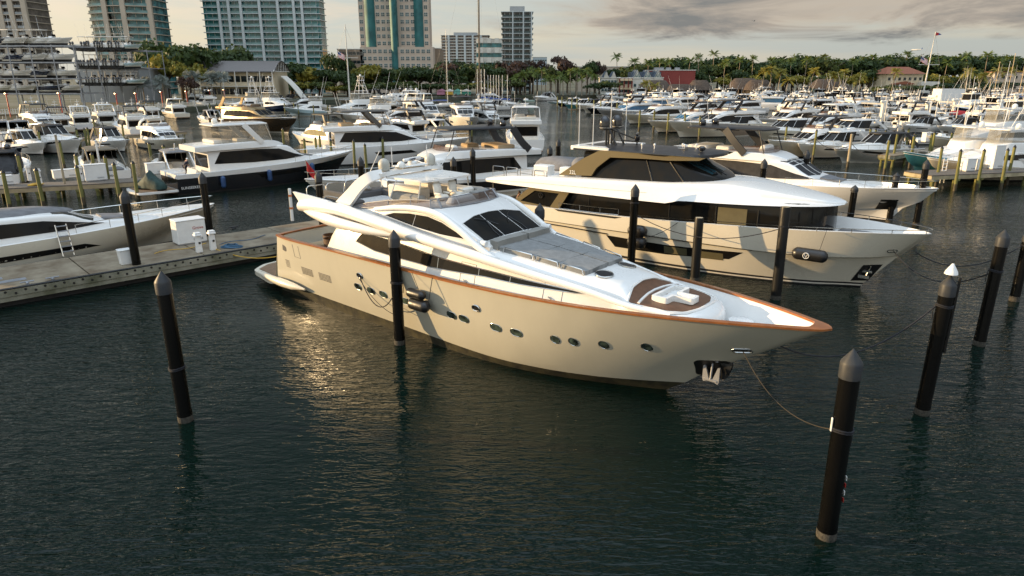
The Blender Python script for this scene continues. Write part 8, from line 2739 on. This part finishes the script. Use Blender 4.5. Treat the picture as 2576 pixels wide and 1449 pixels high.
ED = [('pelvis', 'waist'), ('waist', 'chest'), ('chest', 'neck'), ('neck', 'head'), ('head', 'crown'), ('chest', 'shoulder_l'), ('shoulder_l', 'elbow_l'), ('elbow_l', 'wrist_l'), ('chest', 'shoulder_r'), ('shoulder_r', 'elbow_r'), ('elbow_r', 'wrist_r'),
      ('pelvis', 'hip_l'), ('hip_l', 'knee_l'), ('knee_l', 'ankle_l'), ('ankle_l', 'toe_l'), ('pelvis', 'hip_r'), ('hip_r', 'knee_r'), ('knee_r', 'ankle_r'), ('ankle_r', 'toe_r')]
RA = dict(pelvis=.14, waist=.125, chest=.145, neck=.055, head=.095, crown=.07, shoulder_l=.062, shoulder_r=.062, elbow_l=.043, elbow_r=.043, wrist_l=.03, wrist_r=.03, hip_l=.085, hip_r=.085, knee_l=.058, knee_r=.058, ankle_l=.042, ankle_r=.042, toe_l=.035, toe_r=.035)
TOPS = {'pelvis', 'waist', 'chest', 'shoulder_l', 'shoulder_r', 'elbow_l', 'elbow_r', 'wrist_l', 'wrist_r'} - {'wrist_l', 'wrist_r'}


def sit(lean=.12, turn=0.0):
    y = .1
    return dict(pelvis=(0, 0, .52), waist=(.03 + lean * .3, 0, .72), chest=(.04 + lean, 0, .94), neck=(.05 + lean * 1.2, 0, 1.12), head=(.08 + lean * 1.3, turn * .03, 1.24), crown=(.07 + lean * 1.3, turn * .03, 1.31),
                shoulder_l=(.04 + lean, .18, 1.0), elbow_l=(.16 + lean, .24, .76), wrist_l=(.40 + lean, .16, .80), shoulder_r=(.04 + lean, -.18, 1.0), elbow_r=(.16 + lean, -.24, .76), wrist_r=(.38 + lean, -.14, .80),
                hip_l=(.06, y, .50), knee_l=(.46, y + .04, .50), ankle_l=(.48, y + .04, .09), toe_l=(.64, y + .05, .04), hip_r=(.06, -y, .50), knee_r=(.46, -y - .04, .50), ankle_r=(.44, -y - .04, .09), toe_r=(.60, -y - .05, .04))


def stoop():
    return dict(pelvis=(-.05, 0, .92), waist=(.02, 0, 1.08), chest=(.14, 0, 1.28), neck=(.24, 0, 1.44), head=(.33, 0, 1.53), crown=(.34, 0, 1.61),
                shoulder_l=(.16, .18, 1.34), elbow_l=(.22, .24, 1.06), wrist_l=(.40, .18, .90), shoulder_r=(.16, -.18, 1.34), elbow_r=(.20, -.24, 1.06), wrist_r=(.34, -.20, .86),
                hip_l=(-.03, .09, .88), knee_l=(.12, .11, .48), ankle_l=(.02, .11, .08), toe_l=(.18, .12, .04), hip_r=(-.03, -.09, .88), knee_r=(.0, -.1, .48), ankle_r=(-.16, -.1, .08), toe_r=(0, -.11, .04))


hz = EXP.rotation_euler.z
person('person with long brown hair and dark jacket seated at the explorer yacht stern table', world_of(EXP, (-24.75, -2.55, 2.06)), hz + .5, sit(.16, 1), RA, ED, TOPS, NAVYCLOTH, NAVYCLOTH, HAIR, True)
person('dark-haired person in an olive patterned top seated beside the long-haired one', world_of(EXP, (-24.2, -2.6, 2.06)), hz + 1.2, sit(.10), RA, ED, TOPS, mat('olive_top', (.12, .12, .06), .8), NAVYCLOTH, HAIR, True)
person('person in a green jacket seated by the gold-framed quarter window', world_of(EXP, (-23.1, -2.5, 2.06)), hz + math.pi - .3, sit(.05), RA, ED, TOPS, GREENCLOTH, NAVYCLOTH, HAIR)
person('person in dark clothes and white cap stooping at the black-hulled yacht stern', world_of(SUNS, (-19.5, -2.1, 1.85)), SUNS.rotation_euler.z + .3, stoop(), RA, ED, TOPS, NAVYCLOTH, NAVYCLOTH, HAIR, cap=WHITEPLASTIC)

# ------------------------------------------------------------------ small things round the berths
for i, (x, z) in enumerate(((-16.4, 1.0), (-11.6, 1.2), (-6.8, 1.5))):
    fender('navy cylinder fender on the black hull, %s from the stern' % ordw(i), SUNS, x, -2.95, z, 1.1, .24, grp='navy fenders on the black-hulled yacht', axis='Z', m_=BLUEFENDER)
b = MB(); b.prism(round_poly([(-20.4, -2.45), (-23.9, -2.2), (-24.3, 0), (-23.9, 2.2), (-20.4, 2.45)], .4), .42, .6, 'Z'); b.build('bathing_platform', WHITE, SUNS, 30)
b = MB(); b.prism([(-20.6, -2.0), (-23.7, -1.9), (-23.7, 1.9), (-20.6, 2.0)], .604, .63, 'Z'); b.build('platform_teak', TEAKDECK, SUNS, 30)
t = [o for o in COL.objects if o.get('label', '').startswith('jet ski under')][0]
t.location = world_of(SUNS, (-22.3, -.2, .78)); t.rotation_euler = (0, 0, R(-28))
b = MB(); b.add(text_mb('SUNSEEKER', .36, .006), Matrix.Translation((-20.3, -2.60, .62)) @ Matrix.Rotation(R(90), 4, 'X')); b.build('lettering', WHITEPLASTIC, SUNS, 0)
t = [o for o in COL.objects if o.get('label', '').startswith('cruiser wholly wrapped')][0]
b = MB(); b.add(text_mb('ONE', .5, .004), Matrix.Translation((-14.04, 1.3, .72)) @ Matrix.Rotation(R(-90), 4, 'Z') @ Matrix.Rotation(R(90), 4, 'X')); b.build('lettering', BLUECLOTH, t, 0)
q = at_z(736, 556, .91)
t = thing('dock_post', 'slender white post with orange bands on the dock behind the foreground yacht stern', 'post', q, 0)
h = at_y(730, 474, q.y).z - .91
b = MB(); b.box((0, 0, h / 2), (.2, .14, h), bev=.02); b.build('shaft', WHITEPLASTIC, t, 0)
b = MB()
for z in (.4, .78): b.box((.0, 0, h * z), (.23, .17, .14))
b.build('orange_band', ORANGE, t, 0)
q = at_z(1252, 477, .91)
t = thing('fire_cabinet', 'white extinguisher cabinet lettered FIRE on the dock behind the yachts', 'cabinet', q, 0)
b = MB(); b.box((0, 0, .65), (.5, .35, 1.3), bev=.03); b.build('housing', WHITEPLASTIC, t, 0)
tx = text_mb('FIRE', .26, .004)
b = MB(); b.add(tx, Matrix.Translation((.07, -.18, 1.15)) @ Matrix.Rotation(R(90), 4, 'X') @ Matrix.Rotation(R(-90), 4, 'Z')); b.build('lettering', NAVYCLOTH, t, 0)
b = MB(); b.box((-.13, -.18, .8), (.12, .02, .3)); b.build('symbol', REDPAINT, t, 0)
q = at_z(915, 388, .5)
t = thing('rolled_float', 'turquoise rolled-up foam float between the middle basin piles', 'float', q, R(15))
b = MB(); b.lathe([(.2, -1.5), (.45, -1.5), (.5, -1.3), (.5, 1.3), (.45, 1.5), (.2, 1.5)], (0, 0, .45), 14, axis='X'); b.build('roll', TURQUOISE, t, 40)
b = MB(); b.box((0, 0, -.1), (3.4, 1.3, .2)); b.build('raft', PIERWOOD, t, 0)
# red ensign on the bow that points left
t = M3
b = MB(); a = Vector((-.35, 0, 3.0)); b.tube([a, a + Vector((.1, 0, 1.5))], .025, 5); F = b.build('flagstaff', CHROME, t)
b = MB(); b.grid([[(a.x + .08 - .09 * j, a.y + .10 * math.sin(j * 1.3), a.z + 1.45 - .16 * i - .13 * j) for j in range(8)] for i in range(6)]); b.build('flag', RED, F, 50)
# boat under a red cover
T = console_boat('covered_boat', 'boat under a bright red cover in the far right berths', 'boat', 10, BLACKHULL, 2, None, top=False)
b = MB(); b.sphere((-4.6, 0, 1.2), (4.0, 1.35, 1.2), n=14, k=6, z0=0); b.build('cover', RED, T, 50)
put(T, 2375, 287, 1.5, 196)
# ropes between the mossy piles and boats
for i, (a, b_, lab) in enumerate([((1979, 316), (2054, 326), 'dark mooring line between two sunlit piles before the teak-edged bow'), ((2054, 326), (2144, 335), 'dark mooring line from a sunlit pile to the pale bare pile'), ((2144, 335), (2238, 349), 'dark mooring line from the pale bare pile to the next sunlit pile')]):
    p, q = at_z(a[0], a[1], 4.1), at_z(b_[0], b_[1], 4.1); p.z = 2.9; q.z = 2.6
    hang(lab, p, q, .9, .035)
t = [o for o in COL.objects if o.get('label', '').startswith('long timber pier')][0]
b = MB()
for k in range(5): b.tube([(8 + .5 * math.cos(a) + .1 * k, 1.2 + .35 * math.sin(a), 1.24 + .03 * k) for a in np.linspace(0, 2 * math.pi, 14)], .05, 4)
o = b.build('coiled_cable', YELLOW, None, 40); q = at_z(85, 467, 1.2); o.location = (q.x - 8, q.y - 1.2, .02)
tag(o, 'yellow-orange coiled shore cable lying on the timber pier', 'cable')

p, q = on_dock(541, 629), world_of(YACHT, (-26.6, 1.2, 2.9))
hang('yellow shore-power cable from the dock pedestal to the foreground yacht stern', (p.x, p.y, 1.0), q, 1.1, .025, YELLOW, 'shore_cable', 'cable')
for i, (x, y) in enumerate(((455, 628), (612, 606))):
    a = on_dock(x, y, .93)
    b = MB(); b.tube([a * 0 + Vector((.9 * t - 1.5, .25 * math.sin(2.1 * t) + .1 * t, .02)) for t in np.linspace(0, 3.6, 22)], .022, 5)
    o = b.build('water_hose', [YELLOW, MATS['blue_hose']][i], None, 40); o.location = a; o.rotation_euler = (0, 0, R(DOCK_DIR))
    tag(o, ['yellow hose lying loose on the dock before the power cabinet', 'blue hose trailing along the dock past the coiled hose'][i], 'hose')
